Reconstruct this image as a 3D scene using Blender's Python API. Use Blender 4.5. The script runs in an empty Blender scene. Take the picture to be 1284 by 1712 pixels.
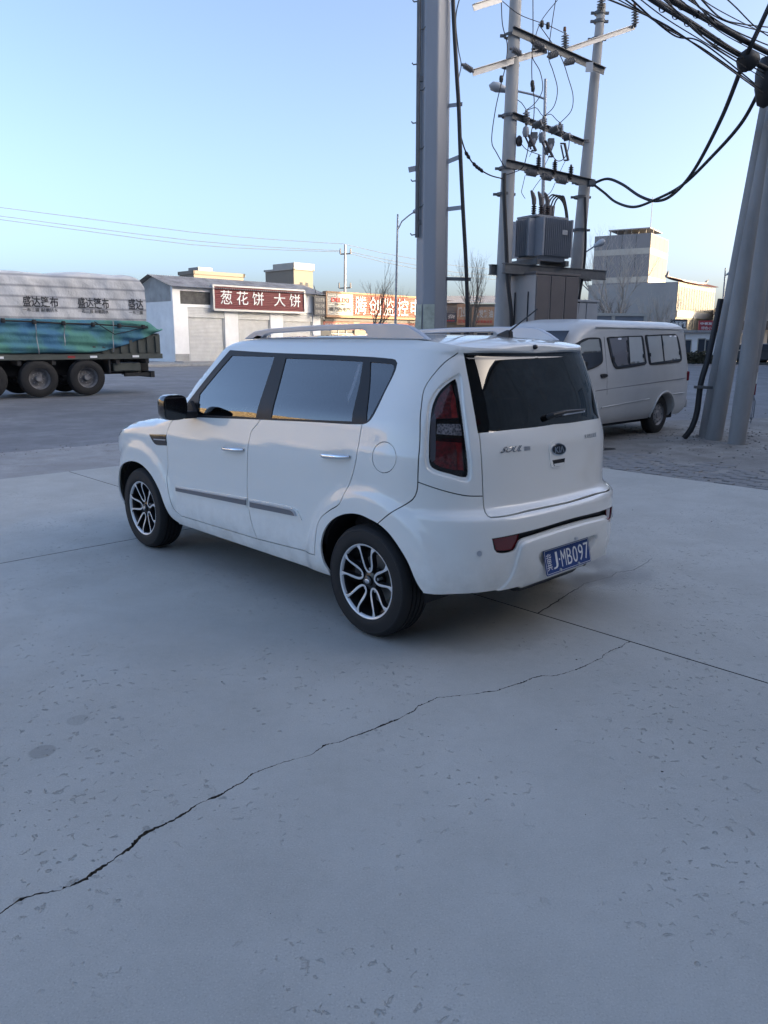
import bpy, bmesh, math, random
import numpy as np
from mathutils import Vector, Matrix
from mathutils.bvhtree import BVHTree
from mathutils.geometry import delaunay_2d_cdt
R = math.radians
scn = bpy.context.scene
col = scn.collection
random.seed(5)
rng = np.random.default_rng(7)

# ------------------------------------------------------------------ camera
W, H = 1284, 1712                       # pixel frame of the photograph
F, PITCH, ROLL, CAMH = 1289.7, R(12.62), R(.30), 1.602
_c, _s = math.cos(PITCH), math.sin(PITCH)
_fw = Vector((0, _c, -_s)); _u0 = Vector((0, _s, _c)); _r0 = Vector((1, 0, 0))
_rt = _r0 * math.cos(ROLL) + _u0 * math.sin(ROLL)
_up = _u0 * math.cos(ROLL) - _r0 * math.sin(ROLL)
CAM = Vector((0, 0, CAMH))
cd = bpy.data.cameras.new('camera'); cam = bpy.data.objects.new('camera', cd); col.objects.link(cam)
cd.sensor_fit = 'VERTICAL'; cd.sensor_height = 36; cd.sensor_width = 27; cd.lens = F / H * 36
cd.clip_start = .05; cd.clip_end = 6000
cam.matrix_world = Matrix(((_rt.x, _up.x, -_fw.x, 0), (_rt.y, _up.y, -_fw.y, 0), (_rt.z, _up.z, -_fw.z, CAMH), (0, 0, 0, 1)))
scn.camera = cam

# ------------------------------------------------------------------ light
SUN_AZ, SUN_EL = R(-9), R(10.5)          # azimuth from +X, low winter sun from the right behind the camera
w = bpy.data.worlds.new('World'); scn.world = w; w.use_nodes = True
nt = w.node_tree; nt.nodes.clear()
o_ = nt.nodes.new('ShaderNodeOutputWorld'); bg = nt.nodes.new('ShaderNodeBackground'); sk = nt.nodes.new('ShaderNodeTexSky')
sk.sky_type = 'NISHITA'; sk.sun_disc = False; sk.sun_elevation = SUN_EL; sk.sun_rotation = R(90) - SUN_AZ
sk.air_density = .53; sk.dust_density = 4.2; sk.ozone_density = 3.2; sk.altitude = 0
bg.inputs[1].default_value = .14
nt.links.new(sk.outputs[0], bg.inputs[0]); nt.links.new(bg.outputs[0], o_.inputs[0])
sd = bpy.data.lights.new('sun', 'SUN'); sd.energy = 2.0; sd.angle = R(.53); sd.color = (1, .85, .68)
sun = bpy.data.objects.new('sun', sd); col.objects.link(sun)
SDIR = Vector((math.cos(SUN_AZ) * math.cos(SUN_EL), math.sin(SUN_AZ) * math.cos(SUN_EL), math.sin(SUN_EL)))
sun.rotation_euler = SDIR.to_track_quat('Z', 'Y').to_euler(); sun.location = (20, -12, 30)
vs = scn.view_settings; vs.view_transform = 'Standard'; vs.look = 'None'; vs.exposure = 2.55; vs.gamma = 1
vs.use_curve_mapping = False
vs.use_white_balance = True; vs.white_balance_temperature = 9000; vs.white_balance_tint = 12
scn.render.engine = 'CYCLES'
scn.cycles.max_bounces = 8; scn.cycles.transparent_max_bounces = 16; scn.cycles.use_denoising = True
scn.cycles.caustics_reflective = False; scn.cycles.caustics_refractive = False

# ------------------------------------------------------------------ pixel -> place
def pray(x, y):
    return (_fw + _rt * ((x - W / 2) / F) - _up * ((y - H / 2) / F)).normalized()
def gnd(x, y, z=0.):
    d = pray(x, y); return CAM + d * ((z - CAMH) / d.z)
def at(x, y, depth):                    # point seen at pixel (x, y) whose world Y is depth
    d = pray(x, y); return CAM + d * (depth / d.y)

# ------------------------------------------------------------------ naming
def tag(o, label=None, cat=None, group=None, kind=None):
    if label: o['label'] = label
    if cat: o['category'] = cat
    if group: o['group'] = group
    if kind: o['kind'] = kind
    return o
def empty(name, loc=(0, 0, 0), rz=0., parent=None):
    o = bpy.data.objects.new(name, None); col.objects.link(o); o.location = loc; o.rotation_euler = (0, 0, rz)
    o.empty_display_size = .1
    if parent: o.parent = parent
    return o
def link(name, me, mat=None, parent=None):
    if mat is not None:
        me.materials.clear(); me.materials.append(mat)
    o = bpy.data.objects.new(name, me); col.objects.link(o)
    if parent: o.parent = parent
    return o
def copy_tree(o, parent=None):
    c = o.copy(); col.objects.link(c)
    if parent: c.parent = parent
    for ch in list(o.children): copy_tree(ch, c)
    return c
def smooth_by_angle(me, ang=40):
    me.polygons.foreach_set('use_smooth', [True] * len(me.polygons))
    me.set_sharp_from_angle(angle=R(ang))

# ------------------------------------------------------------------ mesh builder
class MB:
    def __init__(s): s.v = []; s.f = []; s.M = Matrix.Identity(4)
    def add(s, vs, fs):
        b = len(s.v)
        s.v += [tuple(s.M @ Vector(p)) for p in vs]; s.f += [tuple(i + b for i in q) for q in fs]
        return s
    def box(s, c, d, rz=0., rx=0., ry=0.):
        x, y, z = d[0] / 2, d[1] / 2, d[2] / 2
        m = Matrix.Translation(c) @ Matrix.Rotation(rz, 4, 'Z') @ Matrix.Rotation(ry, 4, 'Y') @ Matrix.Rotation(rx, 4, 'X')
        p = [m @ Vector(q) for q in ((-x, -y, -z), (x, -y, -z), (x, y, -z), (-x, y, -z), (-x, -y, z), (x, -y, z), (x, y, z), (-x, y, z))]
        return s.add(p, [(0, 3, 2, 1), (4, 5, 6, 7), (0, 1, 5, 4), (1, 2, 6, 5), (2, 3, 7, 6), (3, 0, 4, 7)])
    def beam(s, a, b, wd, ht, up=(0, 0, 1)):
        a, b = Vector(a), Vector(b); t = (b - a).normalized(); r = t.cross(Vector(up)).normalized(); u = r.cross(t)
        p = [q + r * i * wd / 2 + u * j * ht / 2 for q in (a, b) for i, j in ((-1, -1), (1, -1), (1, 1), (-1, 1))]
        return s.add(p, [(0, 3, 2, 1), (4, 5, 6, 7), (0, 1, 5, 4), (1, 2, 6, 5), (2, 3, 7, 6), (3, 0, 4, 7)])
    def tube(s, pts, r, n=8, cap=True):
        pts = [Vector(p) for p in pts]; rs = r if isinstance(r, (list, tuple)) else [r] * len(pts)
        vs, fs = [], []; pu = None
        for i, p in enumerate(pts):
            t = (pts[min(i + 1, len(pts) - 1)] - pts[max(i - 1, 0)]).normalized()
            if pu is None:
                pu = t.orthogonal().normalized()
            else:
                pu = pu - t * pu.dot(t)
                pu = pu.normalized() if pu.length > 1e-6 else t.orthogonal().normalized()
            b = t.cross(pu)
            for k in range(n):
                a = 2 * math.pi * k / n; vs.append(p + (pu * math.cos(a) + b * math.sin(a)) * rs[i])
        for i in range(len(pts) - 1):
            for k in range(n): fs.append((i * n + k, i * n + (k + 1) % n, (i + 1) * n + (k + 1) % n, (i + 1) * n + k))
        if cap:
            fs.append(tuple(range(n))[::-1]); fs.append(tuple((len(pts) - 1) * n + k for k in range(n)))
        return s.add(vs, fs)
    def lathe(s, prof, n=24, M=None, a0=0., a1=2 * math.pi):
        """prof: (radius, height) pairs turned about local Z"""
        full = abs(a1 - a0 - 2 * math.pi) < 1e-6; m = n if full else n + 1
        vs = [Vector((r * math.cos(a0 + (a1 - a0) * k / n), r * math.sin(a0 + (a1 - a0) * k / n), h)) for r, h in prof for k in range(m)]
        if M is not None: vs = [M @ v for v in vs]
        fs = []
        for i in range(len(prof) - 1):
            for k in range(n): fs.append((i * m + k, i * m + (k + 1) % m, (i + 1) * m + (k + 1) % m, (i + 1) * m + k))
        return s.add(vs, fs)
    def prism(s, poly, O, U, V, N, t, holes=()):
        """polygon (2D) in the frame O,U,V; thickness t along N"""
        O, U, V, N = Vector(O), Vector(U), Vector(V), Vector(N)
        loops = [list(poly)] + [list(h) for h in holes]
        pts = [Vector(p) for l in loops for p in l]; ed = []; k = 0
        for l in loops:
            ed += [(k + i, k + (i + 1) % len(l)) for i in range(len(l))]; k += len(l)
        if holes:
            vo, eo, fo, *_ = delaunay_2d_cdt(pts, ed, [], 0, 1e-7)
            keep = []
            for f in fo:
                c = sum((vo[i] for i in f), Vector((0, 0))) / len(f)
                if inside(c, loops[0]) and not any(inside(c, h) for h in loops[1:]): keep.append(f)
        else:
            vo = pts; keep = [tuple(range(len(pts)))]
        n = len(vo)
        A = [O + U * p[0] + V * p[1] for p in vo]
        area = sum(poly[i][0] * poly[(i + 1) % len(poly)][1] - poly[(i + 1) % len(poly)][0] * poly[i][1] for i in range(len(poly)))
        flip = (area < 0) != (U.cross(V).dot(N) < 0)
        B = [a + N * t for a in A]
        fs = []
        from collections import Counter
        cnt = {}
        for f in keep:
            f = tuple(f)
            if holes:
                ar = sum(vo[f[i]][0] * vo[f[(i + 1) % len(f)]][1] - vo[f[(i + 1) % len(f)]][0] * vo[f[i]][1] for i in range(len(f)))
                if (ar < 0) != (U.cross(V).dot(N) < 0): f = f[::-1]
            elif flip: f = f[::-1]
            fs.append(tuple(i + n for i in f)); fs.append(f[::-1])
            for i in range(len(f)):
                a, b = f[i], f[(i + 1) % len(f)]
                if (b, a) in cnt: del cnt[(b, a)]
                else: cnt[(a, b)] = 1
        for a, b in cnt: fs.append((a, b, b + n, a + n))
        return s.add(A + B, fs)
    def build(s, name, mat, parent=None, smooth=None, bevel=0., seg=2):
        me = bpy.data.meshes.new(name); me.from_pydata(s.v, [], s.f); me.update()
        if smooth: smooth_by_angle(me, smooth)
        o = link(name, me, mat, parent)
        if bevel:
            m = o.modifiers.new('bevel', 'BEVEL'); m.width = bevel; m.segments = seg; m.limit_method = 'ANGLE'; m.angle_limit = R(35)
            me.polygons.foreach_set('use_smooth', [True] * len(me.polygons)); me.set_sharp_from_angle(angle=R(60))
            m.harden_normals = True
        return o
def inside(p, poly):
    x, y = p[0], p[1]; r = False; n = len(poly)
    for i in range(n):
        x1, y1 = poly[i][0], poly[i][1]; x2, y2 = poly[(i + 1) % n][0], poly[(i + 1) % n][1]
        if (y1 > y) != (y2 > y) and x < (x2 - x1) * (y - y1) / (y2 - y1) + x1: r = not r
    return r
def np_inside(P, poly):
    poly = np.asarray(poly)[:, :2]; x, y = P[:, 0], P[:, 1]; r = np.zeros(len(P), bool)
    x1, y1 = poly[:, 0], poly[:, 1]; x2, y2 = np.roll(x1, -1), np.roll(y1, -1)
    for i in range(len(poly)):
        if y1[i] == y2[i]: continue
        r ^= ((y1[i] > y) != (y2[i] > y)) & (x < (x2[i] - x1[i]) * (y - y1[i]) / (y2[i] - y1[i]) + x1[i])
    return r
def np_dist(P, line, closed=True):
    line = np.asarray(line, float)[:, :2]; B = np.roll(line, -1, 0) if closed else line[1:]; A = line if closed else line[:-1]
    d = np.full(len(P), 1e9)
    for a, b in zip(A, B):
        ab = b - a; L = ab @ ab + 1e-12; t = np.clip(((P - a) @ ab) / L, 0, 1)
        d = np.minimum(d, np.hypot(*(P - a - t[:, None] * ab).T))
    return d
def spline(pts, step, closed=False):
    """Catmull-Rom through pts; a third entry of 1 marks a sharp corner"""
    P = [np.array(p[:2], float) for p in pts]; C = [len(p) > 2 and p[2] == 1 for p in pts]; n = len(P)
    out = []; rngs = range(n if closed else n - 1)
    for i in rngs:
        p1, p2 = P[i], P[(i + 1) % n]
        p0 = P[i - 1] if (closed or i > 0) and not C[i] else 2 * p1 - p2
        p3 = P[(i + 2) % n] if (closed or i + 2 < n) and not C[(i + 1) % n] else 2 * p2 - p1
        L = np.linalg.norm(p2 - p1); k = max(1, int(round(L / step)))
        if C[i] and C[(i + 1) % n]:
            for j in range(k): out.append(p1 + (p2 - p1) * j / k)
            continue
        # centripetal-ish: scale tangents to chord length
        m1 = (p2 - p0) / max(np.linalg.norm(p2 - p1) + np.linalg.norm(p1 - p0), 1e-9) * L
        m2 = (p3 - p1) / max(np.linalg.norm(p3 - p2) + np.linalg.norm(p2 - p1), 1e-9) * L
        for j in range(k):
            t = j / k; t2, t3 = t * t, t ** 3
            out.append((2 * t3 - 3 * t2 + 1) * p1 + (t3 - 2 * t2 + t) * m1 + (3 * t2 - 2 * t3) * p2 + (t3 - t2) * m2)
    if not closed: out.append(P[-1])
    return out

# ------------------------------------------------------------------ materials
def mat(name, color, rough=.6, metal=0., spec=.5, coat=0., var=0., scale=6., bump=0., bscale=40., detail=6, col2=None, stretch=None, sheen=0., coatr=.03, ior=1.5):
    """procedural: base colour broken up by noise, optional relief"""
    m = bpy.data.materials.new(name); m.use_nodes = True; n = m.node_tree.nodes; l = m.node_tree.links
    b = n['Principled BSDF']; b.inputs['Base Color'].default_value = (*color, 1); b.inputs['Roughness'].default_value = rough
    b.inputs['Metallic'].default_value = metal; b.inputs['Specular IOR Level'].default_value = spec; b.inputs['IOR'].default_value = ior
    b.inputs['Coat Weight'].default_value = coat; b.inputs['Coat Roughness'].default_value = coatr
    tc = n.new('ShaderNodeTexCoord'); vec = tc.outputs['Object']
    if stretch:
        mp = n.new('ShaderNodeMapping'); mp.inputs['Scale'].default_value = stretch; l.new(vec, mp.inputs[0]); vec = mp.outputs[0]
    if var or col2:
        t = n.new('ShaderNodeTexNoise'); t.inputs['Scale'].default_value = scale; t.inputs['Detail'].default_value = detail; t.inputs['Roughness'].default_value = .62
        l.new(vec, t.inputs['Vector'])
        r = n.new('ShaderNodeValToRGB'); l.new(t.outputs['Fac'], r.inputs[0])
        c2 = col2 or tuple(min(1, c * (1 + var)) for c in color); c1 = color if col2 else tuple(c * (1 - var) for c in color)
        r.color_ramp.elements[0].position = .32; r.color_ramp.elements[1].position = .68
        r.color_ramp.elements[0].color = (*c1, 1); r.color_ramp.elements[1].color = (*c2, 1)
        l.new(r.outputs[0], b.inputs['Base Color'])
        rr = n.new('ShaderNodeMapRange'); rr.inputs[3].default_value = max(0, rough - .08); rr.inputs[4].default_value = min(1, rough + .08)
        l.new(t.outputs['Fac'], rr.inputs[0]); l.new(rr.outputs[0], b.inputs['Roughness'])
    if bump:
        t2 = n.new('ShaderNodeTexNoise'); t2.inputs['Scale'].default_value = bscale; t2.inputs['Detail'].default_value = 5; l.new(vec, t2.inputs['Vector'])
        bp = n.new('ShaderNodeBump'); bp.inputs['Strength'].default_value = min(1, bump); bp.inputs['Distance'].default_value = .01 * max(1, bump)
        l.new(t2.outputs['Fac'], bp.inputs['Height']); l.new(bp.outputs[0], b.inputs['Normal'])
    return m
def glass_mat(name, tint=(.3, .33, .36), ior=1.5, refl=1., rough=.0, dust=0.):
    """thin pane: fresnel mirror over tinted clear glass"""
    m = bpy.data.materials.new(name); m.use_nodes = True; n = m.node_tree.nodes; l = m.node_tree.links; n.clear()
    out = n.new('ShaderNodeOutputMaterial'); mx = n.new('ShaderNodeMixShader'); tr = n.new('ShaderNodeBsdfTransparent'); gl = n.new('ShaderNodeBsdfGlossy')
    fr = n.new('ShaderNodeFresnel'); fr.inputs['IOR'].default_value = ior
    tr.inputs[0].default_value = (*tint, 1); gl.inputs['Color'].default_value = (1, 1, 1, 1); gl.inputs['Roughness'].default_value = rough
    mu = n.new('ShaderNodeMath'); mu.operation = 'MULTIPLY'; mu.inputs[1].default_value = refl; mu.use_clamp = True
    l.new(fr.outputs[0], mu.inputs[0]); l.new(mu.outputs[0], mx.inputs[0]); l.new(tr.outputs[0], mx.inputs[1]); l.new(gl.outputs[0], mx.inputs[2])
    if dust:
        df = n.new('ShaderNodeBsdfDiffuse'); df.inputs[0].default_value = (.45, .45, .44, 1); m2 = n.new('ShaderNodeMixShader')
        t = n.new('ShaderNodeTexNoise'); t.inputs['Scale'].default_value = 5; mr = n.new('ShaderNodeMapRange'); mr.inputs[3].default_value = dust * .4; mr.inputs[4].default_value = dust * 1.4
        l.new(t.outputs[0], mr.inputs[0]); l.new(mr.outputs[0], m2.inputs[0]); l.new(mx.outputs[0], m2.inputs[1]); l.new(df.outputs[0], m2.inputs[2]); l.new(m2.outputs[0], out.inputs[0])
    else: l.new(mx.outputs[0], out.inputs[0])
    return m
M = {}
M['paint_white'] = mat('white car paint', (.87, .855, .805), .24, coat=1., coatr=.012, spec=.5)
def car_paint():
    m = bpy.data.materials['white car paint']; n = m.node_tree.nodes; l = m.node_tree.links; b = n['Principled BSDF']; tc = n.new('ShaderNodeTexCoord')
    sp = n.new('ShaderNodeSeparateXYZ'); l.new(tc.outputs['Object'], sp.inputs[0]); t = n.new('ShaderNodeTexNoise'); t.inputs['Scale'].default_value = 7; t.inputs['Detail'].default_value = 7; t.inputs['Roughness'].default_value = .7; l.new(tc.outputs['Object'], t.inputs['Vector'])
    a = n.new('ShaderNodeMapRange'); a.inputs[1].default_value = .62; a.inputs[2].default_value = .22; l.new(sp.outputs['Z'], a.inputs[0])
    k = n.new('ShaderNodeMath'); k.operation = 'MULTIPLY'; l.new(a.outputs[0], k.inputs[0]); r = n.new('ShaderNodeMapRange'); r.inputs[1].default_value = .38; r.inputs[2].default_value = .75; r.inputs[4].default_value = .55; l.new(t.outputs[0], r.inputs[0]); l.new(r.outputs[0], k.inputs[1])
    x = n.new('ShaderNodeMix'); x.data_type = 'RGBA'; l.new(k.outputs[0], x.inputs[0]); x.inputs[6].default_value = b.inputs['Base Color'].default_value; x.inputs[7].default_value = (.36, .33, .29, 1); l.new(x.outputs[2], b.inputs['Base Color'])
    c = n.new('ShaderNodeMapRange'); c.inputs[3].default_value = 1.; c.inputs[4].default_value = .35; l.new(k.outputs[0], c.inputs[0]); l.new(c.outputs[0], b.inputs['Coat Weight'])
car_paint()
M['gap'] = mat('panel gap', (.01, .01, .011), .8)
M['trim_black'] = mat('black window trim', (.014, .015, .017), .42, spec=.3)
M['rubber'] = mat('black rubber', (.018, .018, .02), .7, var=.2, scale=30, bump=.15, bscale=120)
M['tyre'] = mat('tyre rubber', (.011, .011, .012), .72, var=.25, scale=25, bump=.1, bscale=150)
M['plastic_black'] = mat('black plastic', (.02, .02, .022), .45, var=.1, scale=40)
M['gloss_black'] = mat('gloss black', (.008, .008, .009), .12, coat=.6)
M['alloy'] = mat('polished alloy', (.74, .75, .76), .36, metal=.45)
M['alloy_dark'] = mat('black alloy', (.012, .012, .014), .3, coat=.4)
M['chrome'] = mat('chrome', (.85, .86, .87), .08, metal=1.)
M['silver'] = mat('satin silver', (.55, .57, .60), .33, metal=.75)
M['silver_rail'] = mat('silver rail paint', (.50, .52, .56), .35, metal=.4, coat=.3)
M['grey_strip'] = mat('grey strip', (.16, .17, .19), .45, metal=.2)
M['glass_side'] = glass_mat('tinted side glass', (.22, .24, .27), 1.6, 2.0)
M['glass_rear'] = glass_mat('dark rear glass', (.06, .06, .065), 1.5, 1.7)
M['glass_clear'] = glass_mat('clear glass', (.75, .78, .78), 1.5, 1.2)
M['interior'] = mat('dark interior', (.035, .034, .036), .8, var=.2, scale=12)
M['seat'] = mat('seat fabric', (.05, .045, .05), .9, var=.25, scale=40)
M['brake'] = mat('brake disc', (.25, .24, .23), .45, metal=.9, var=.15, scale=20)
M['white_text'] = mat('white lettering', (.82, .82, .80), .6, var=.06, scale=12)
M['plate_blue'] = mat('plate blue', (.008, .045, .19), .35, var=.08, scale=30)
# ---- flat lettering
def text_mesh(txt, bold=.0, shear=0., ext=0., res=3, font_spacing=1.):
    c = bpy.data.curves.new('lettering', 'FONT'); c.body = txt; c.size = 1; c.offset = bold; c.shear = shear; c.extrude = ext; c.resolution_u = res; c.space_character = font_spacing
    c.align_x = 'LEFT'; o = bpy.data.objects.new('lettering', c); col.objects.link(o)
    bpy.context.view_layer.update(); dg = bpy.context.evaluated_depsgraph_get(); me = bpy.data.meshes.new_from_object(o.evaluated_get(dg)); bpy.data.objects.remove(o); bpy.data.curves.remove(c)
    return me
def text(name, txt, O, U, V, wd, ht, material, parent=None, bold=.0, shear=0., ext=.002, spacing=1., fn=None, lift=.0, keep_aspect=False):
    """lettering fitted into the rectangle O + U*wd + V*ht; thickness ext along U x V; fn maps (u,v)->point"""
    me = text_mesh(txt, bold, shear, .0, font_spacing=spacing); n = len(me.vertices); a = np.empty(n * 3); me.vertices.foreach_get('co', a); a = a.reshape(-1, 3)
    mn, mx = a[:, :2].min(0), a[:, :2].max(0); q = (a[:, :2] - mn) / (mx - mn + 1e-9)
    O, U, V = Vector(O), Vector(U).normalized(), Vector(V).normalized(); N = U.cross(V)
    fs = [tuple(p.vertices) for p in me.polygons]
    if fn is None: vv = [O + U * float(p[0] * wd) + V * float(p[1] * ht) + N * lift for p in q]; NNs = [N] * n
    else:
        vv, NNs = [], []
        for p in q: r_, nn = fn(float(p[0]), float(p[1])); vv.append(r_ + nn * lift); NNs.append(nn)
    bpy.data.meshes.remove(me)
    g = MB(); top = [v + m_ * ext for v, m_ in zip(vv, NNs)]
    ed = {}
    for f in fs:
        for i in range(len(f)):
            e = (f[i], f[(i + 1) % len(f)])
            if (e[1], e[0]) in ed: del ed[(e[1], e[0])]
            else: ed[e] = 1
    g.add(top + vv, fs + [(e[1], e[0], e[0] + n, e[1] + n) for e in ed])
    return g.build(name, material, parent)
def pchip(xs, ys):
    xs = np.array(xs, float); ys = np.array(ys, float); h = np.diff(xs); d = np.diff(ys) / h; m = np.zeros(len(xs))
    for i in range(1, len(xs) - 1):
        if d[i - 1] * d[i] > 0:
            w1, w2 = 2 * h[i] + h[i - 1], h[i] + 2 * h[i - 1]; m[i] = (w1 + w2) / (w1 / d[i - 1] + w2 / d[i])
    m[0], m[-1] = d[0], d[-1]
    def f(t):
        t = np.clip(t, xs[0], xs[-1]); i = np.clip(np.searchsorted(xs, t) - 1, 0, len(xs) - 2); u = (t - xs[i]) / h[i]
        return (2 * u ** 3 - 3 * u ** 2 + 1) * ys[i] + (u ** 3 - 2 * u ** 2 + u) * h[i] * m[i] + (3 * u ** 2 - 2 * u ** 3) * ys[i + 1] + (u ** 3 - u ** 2) * h[i] * m[i + 1]
    return f
def sstep(t): t = np.clip(t, 0, 1); return t * t * (3 - 2 * t)
# ================================================================== ground
FWD = Vector((math.cos(R(134.107)), math.sin(R(134.107)), 0)); QD = Vector((FWD.y, -FWD.x, 0))   # along the yard joints
def qt(q, t, z=0.): p = QD * q + FWD * t; return Vector((p.x, p.y, z))
def to_qt(p): p = Vector((p[0], p[1], 0)); return p.dot(QD), p.dot(FWD)
def concrete(name, base, dirt, pits=1., stain=None, patchy=1.):
    m = bpy.data.materials.new(name); m.use_nodes = True; n = m.node_tree.nodes; l = m.node_tree.links; b = n['Principled BSDF']
    tc = n.new('ShaderNodeTexCoord'); V = tc.outputs['Object']
    def noise(sc, det=5, rough=.6, dist=0.):
        t = n.new('ShaderNodeTexNoise'); t.inputs['Scale'].default_value = sc; t.inputs['Detail'].default_value = det; t.inputs['Roughness'].default_value = rough; t.inputs['Distortion'].default_value = dist; l.new(V, t.inputs['Vector']); return t.outputs['Fac']
    def ramp(f, a, b_, lo=0., hi=1.):
        r = n.new('ShaderNodeMapRange'); r.inputs[1].default_value = a; r.inputs[2].default_value = b_; r.inputs[3].default_value = lo; r.inputs[4].default_value = hi; l.new(f, r.inputs[0]); return r.outputs[0]
    def mul(a, b_, op='MULTIPLY'):
        r = n.new('ShaderNodeMath'); r.operation = op
        for i, q in enumerate((a, b_)):
            if isinstance(q, (int, float)): r.inputs[i].default_value = q
            else: l.new(q, r.inputs[i])
        return r.outputs[0]
    def mixc(f, a, b_):
        r = n.new('ShaderNodeMix'); r.data_type = 'RGBA'
        l.new(f, r.inputs[0])
        for i, q in ((6, a), (7, b_)):
            if isinstance(q, tuple): r.inputs[i].default_value = (*q, 1)
            else: l.new(q, r.inputs[i])
        return r.outputs[2]
    big, mid, fine, grit = noise(.55, 4), noise(2.6, 7, .65, .4), noise(22, 6, .7), noise(170, 3, .7)
    c = mixc(ramp(big, .35, .68), tuple(k * (1 - .18 * patchy) for k in base), tuple(k * (1 + .10 * patchy) for k in base))
    c = mixc(mul(ramp(mid, .42, .72), .6 * patchy), c, dirt)
    c = mixc(mul(ramp(fine, .35, .75), .22), c, tuple(k * 1.22 for k in base))
    c = mixc(mul(ramp(grit, .55, .72), .5), c, tuple(k * 1.4 for k in base)); c = mixc(mul(ramp(grit, .45, .30), .5), c, tuple(k * .55 for k in base))
    # pock marks: gathered in patches, dirty at the bottom
    p1 = noise(27.0, 4, .6, .5); p2 = noise(1.1, 2); msk = ramp(p2, .45, .62)
    pit = mul(mul(ramp(p1, .62, .66), msk), pits); p3 = noise(11.0, 5, .62, .8); pit = mul(pit, mul(mul(ramp(p3, .672, .705), ramp(noise(.8, 2), .50, .63)), pits), 'MAXIMUM')
    sp = n.new('ShaderNodeTexVoronoi'); sp.inputs['Scale'].default_value = 13; sp.inputs['Randomness'].default_value = 1; l.new(V, sp.inputs['Vector'])
    dn = mul(ramp(noise(70, 2), 0, 1, -.07, .07), sp.outputs['Distance'], 'ADD')
    spot = mul(mul(ramp(dn, .12, .08), ramp(noise(1.3, 2), .54, .62)), pits); pit = mul(pit, spot, 'MAXIMUM')
    c = mixc(mul(pit, .38), c, tuple(k * .40 for k in dirt))
    if stain:
        for (sx, sy, sr, st) in stain:
            vm = n.new('ShaderNodeVectorMath'); vm.operation = 'DISTANCE'; l.new(V, vm.inputs[0]); vm.inputs[1].default_value = (sx, sy, 0)
            dd = mul(vm.outputs['Value'], ramp(noise(7, 3), 0, 1, -.35 * sr, .35 * sr), 'ADD'); c = mixc(mul(ramp(dd, sr, sr * .8), st), c, tuple(k * .55 for k in dirt))
    l.new(c, b.inputs['Base Color']); b.inputs['Specular IOR Level'].default_value = .35
    l.new(ramp(mid, .3, .7, .62, .85), b.inputs['Roughness'])
    h = mul(mul(grit, .12), mul(fine, .25), 'ADD'); h = mul(h, mul(pit, -.9), 'ADD')
    bp = n.new('ShaderNodeBump'); bp.inputs['Strength'].default_value = .7; bp.inputs['Distance'].default_value = .014; l.new(h, bp.inputs['Height']); l.new(bp.outputs[0], b.inputs['Normal'])
    return m
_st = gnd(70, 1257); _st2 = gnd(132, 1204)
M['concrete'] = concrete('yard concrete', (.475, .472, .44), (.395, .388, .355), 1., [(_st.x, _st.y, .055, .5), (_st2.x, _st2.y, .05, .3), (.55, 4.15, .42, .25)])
M['concrete_worn'] = concrete('worn concrete', (.36, .35, .34), (.28, .265, .25), 1., None, 1.8)
M['asphalt'] = concrete('dusty asphalt', (.22, .222, .23), (.17, .17, .175), .15, None, 1.6)
M['dirt'] = concrete('dusty earth', (.30, .285, .265), (.19, .175, .16), 1., None, 2.)
M['earth'] = concrete('far earth', (.22, .20, .175), (.16, .145, .12), .3, None, 2.)
M['kerb'] = mat('kerb stone', (.33, .33, .32), .8, var=.15, scale=3, bump=.3)
M['paver'] = mat('paving block', (.25, .245, .24), .85, var=.22, scale=5, bump=.4, bscale=90)
g = MB(); g.add([(-2500, -600, -.09), (2500, -600, -.09), (2500, 4000, -.09), (-2500, 4000, -.09)], [(0, 1, 2, 3)]); tag(g.build('ground', M['earth']), kind='structure')
g = MB(); g.add([(-140, -60, -.022), (120, -60, -.022), (120, 120, -.022), (-140, 120, -.022)], [(0, 1, 2, 3)]); tag(g.build('road', M['asphalt']), kind='structure')
yard = empty('concrete_yard'); tag(yard, kind='structure')
def slab(poly, m, top=0., th=.07, name='slab'):
    a = sum(poly[i][0] * poly[(i + 1) % len(poly)][1] - poly[(i + 1) % len(poly)][0] * poly[i][1] for i in range(len(poly)))
    if a < 0: poly = poly[::-1]
    g = MB(); v = [Vector(p) for p in poly]; n = len(v)
    vo, _, fo, *_ = delaunay_2d_cdt([Vector((p[0], p[1])) for p in poly], [(i, (i + 1) % n) for i in range(n)], [], 1, 1e-6)
    vv = [(q.x, q.y, top) for q in vo] + [(p[0], p[1], top) for p in poly] + [(p[0], p[1], top - th) for p in poly]; m0 = len(vo)
    g.add(vv, [tuple(f) for f in fo] + [(m0 + i, m0 + n + i, m0 + n + (i + 1) % n, m0 + (i + 1) % n) for i in range(n)])
    o = g.build(name, m, yard); o.data.materials.append(M['joint_dirt']); nt_ = len(fo)
    for p in o.data.polygons:
        if p.index >= nt_: p.material_index = 1
    return o
M['joint_dirt'] = mat('dirt in the joints', (.075, .07, .062), .95, var=.4, scale=60)
J = .005
def rect(q0, q1, t0, t1): return [tuple(qt(a, b)[:2]) for a, b in ((q0 + J, t0 + J), (q1 - J, t0 + J), (q1 - J, t1 - J), (q0 + J, t1 - J))]
Q1, T1, T2, T3, QE = 3.72, 5.80, 9.40, 11.65, 8.85
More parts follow.
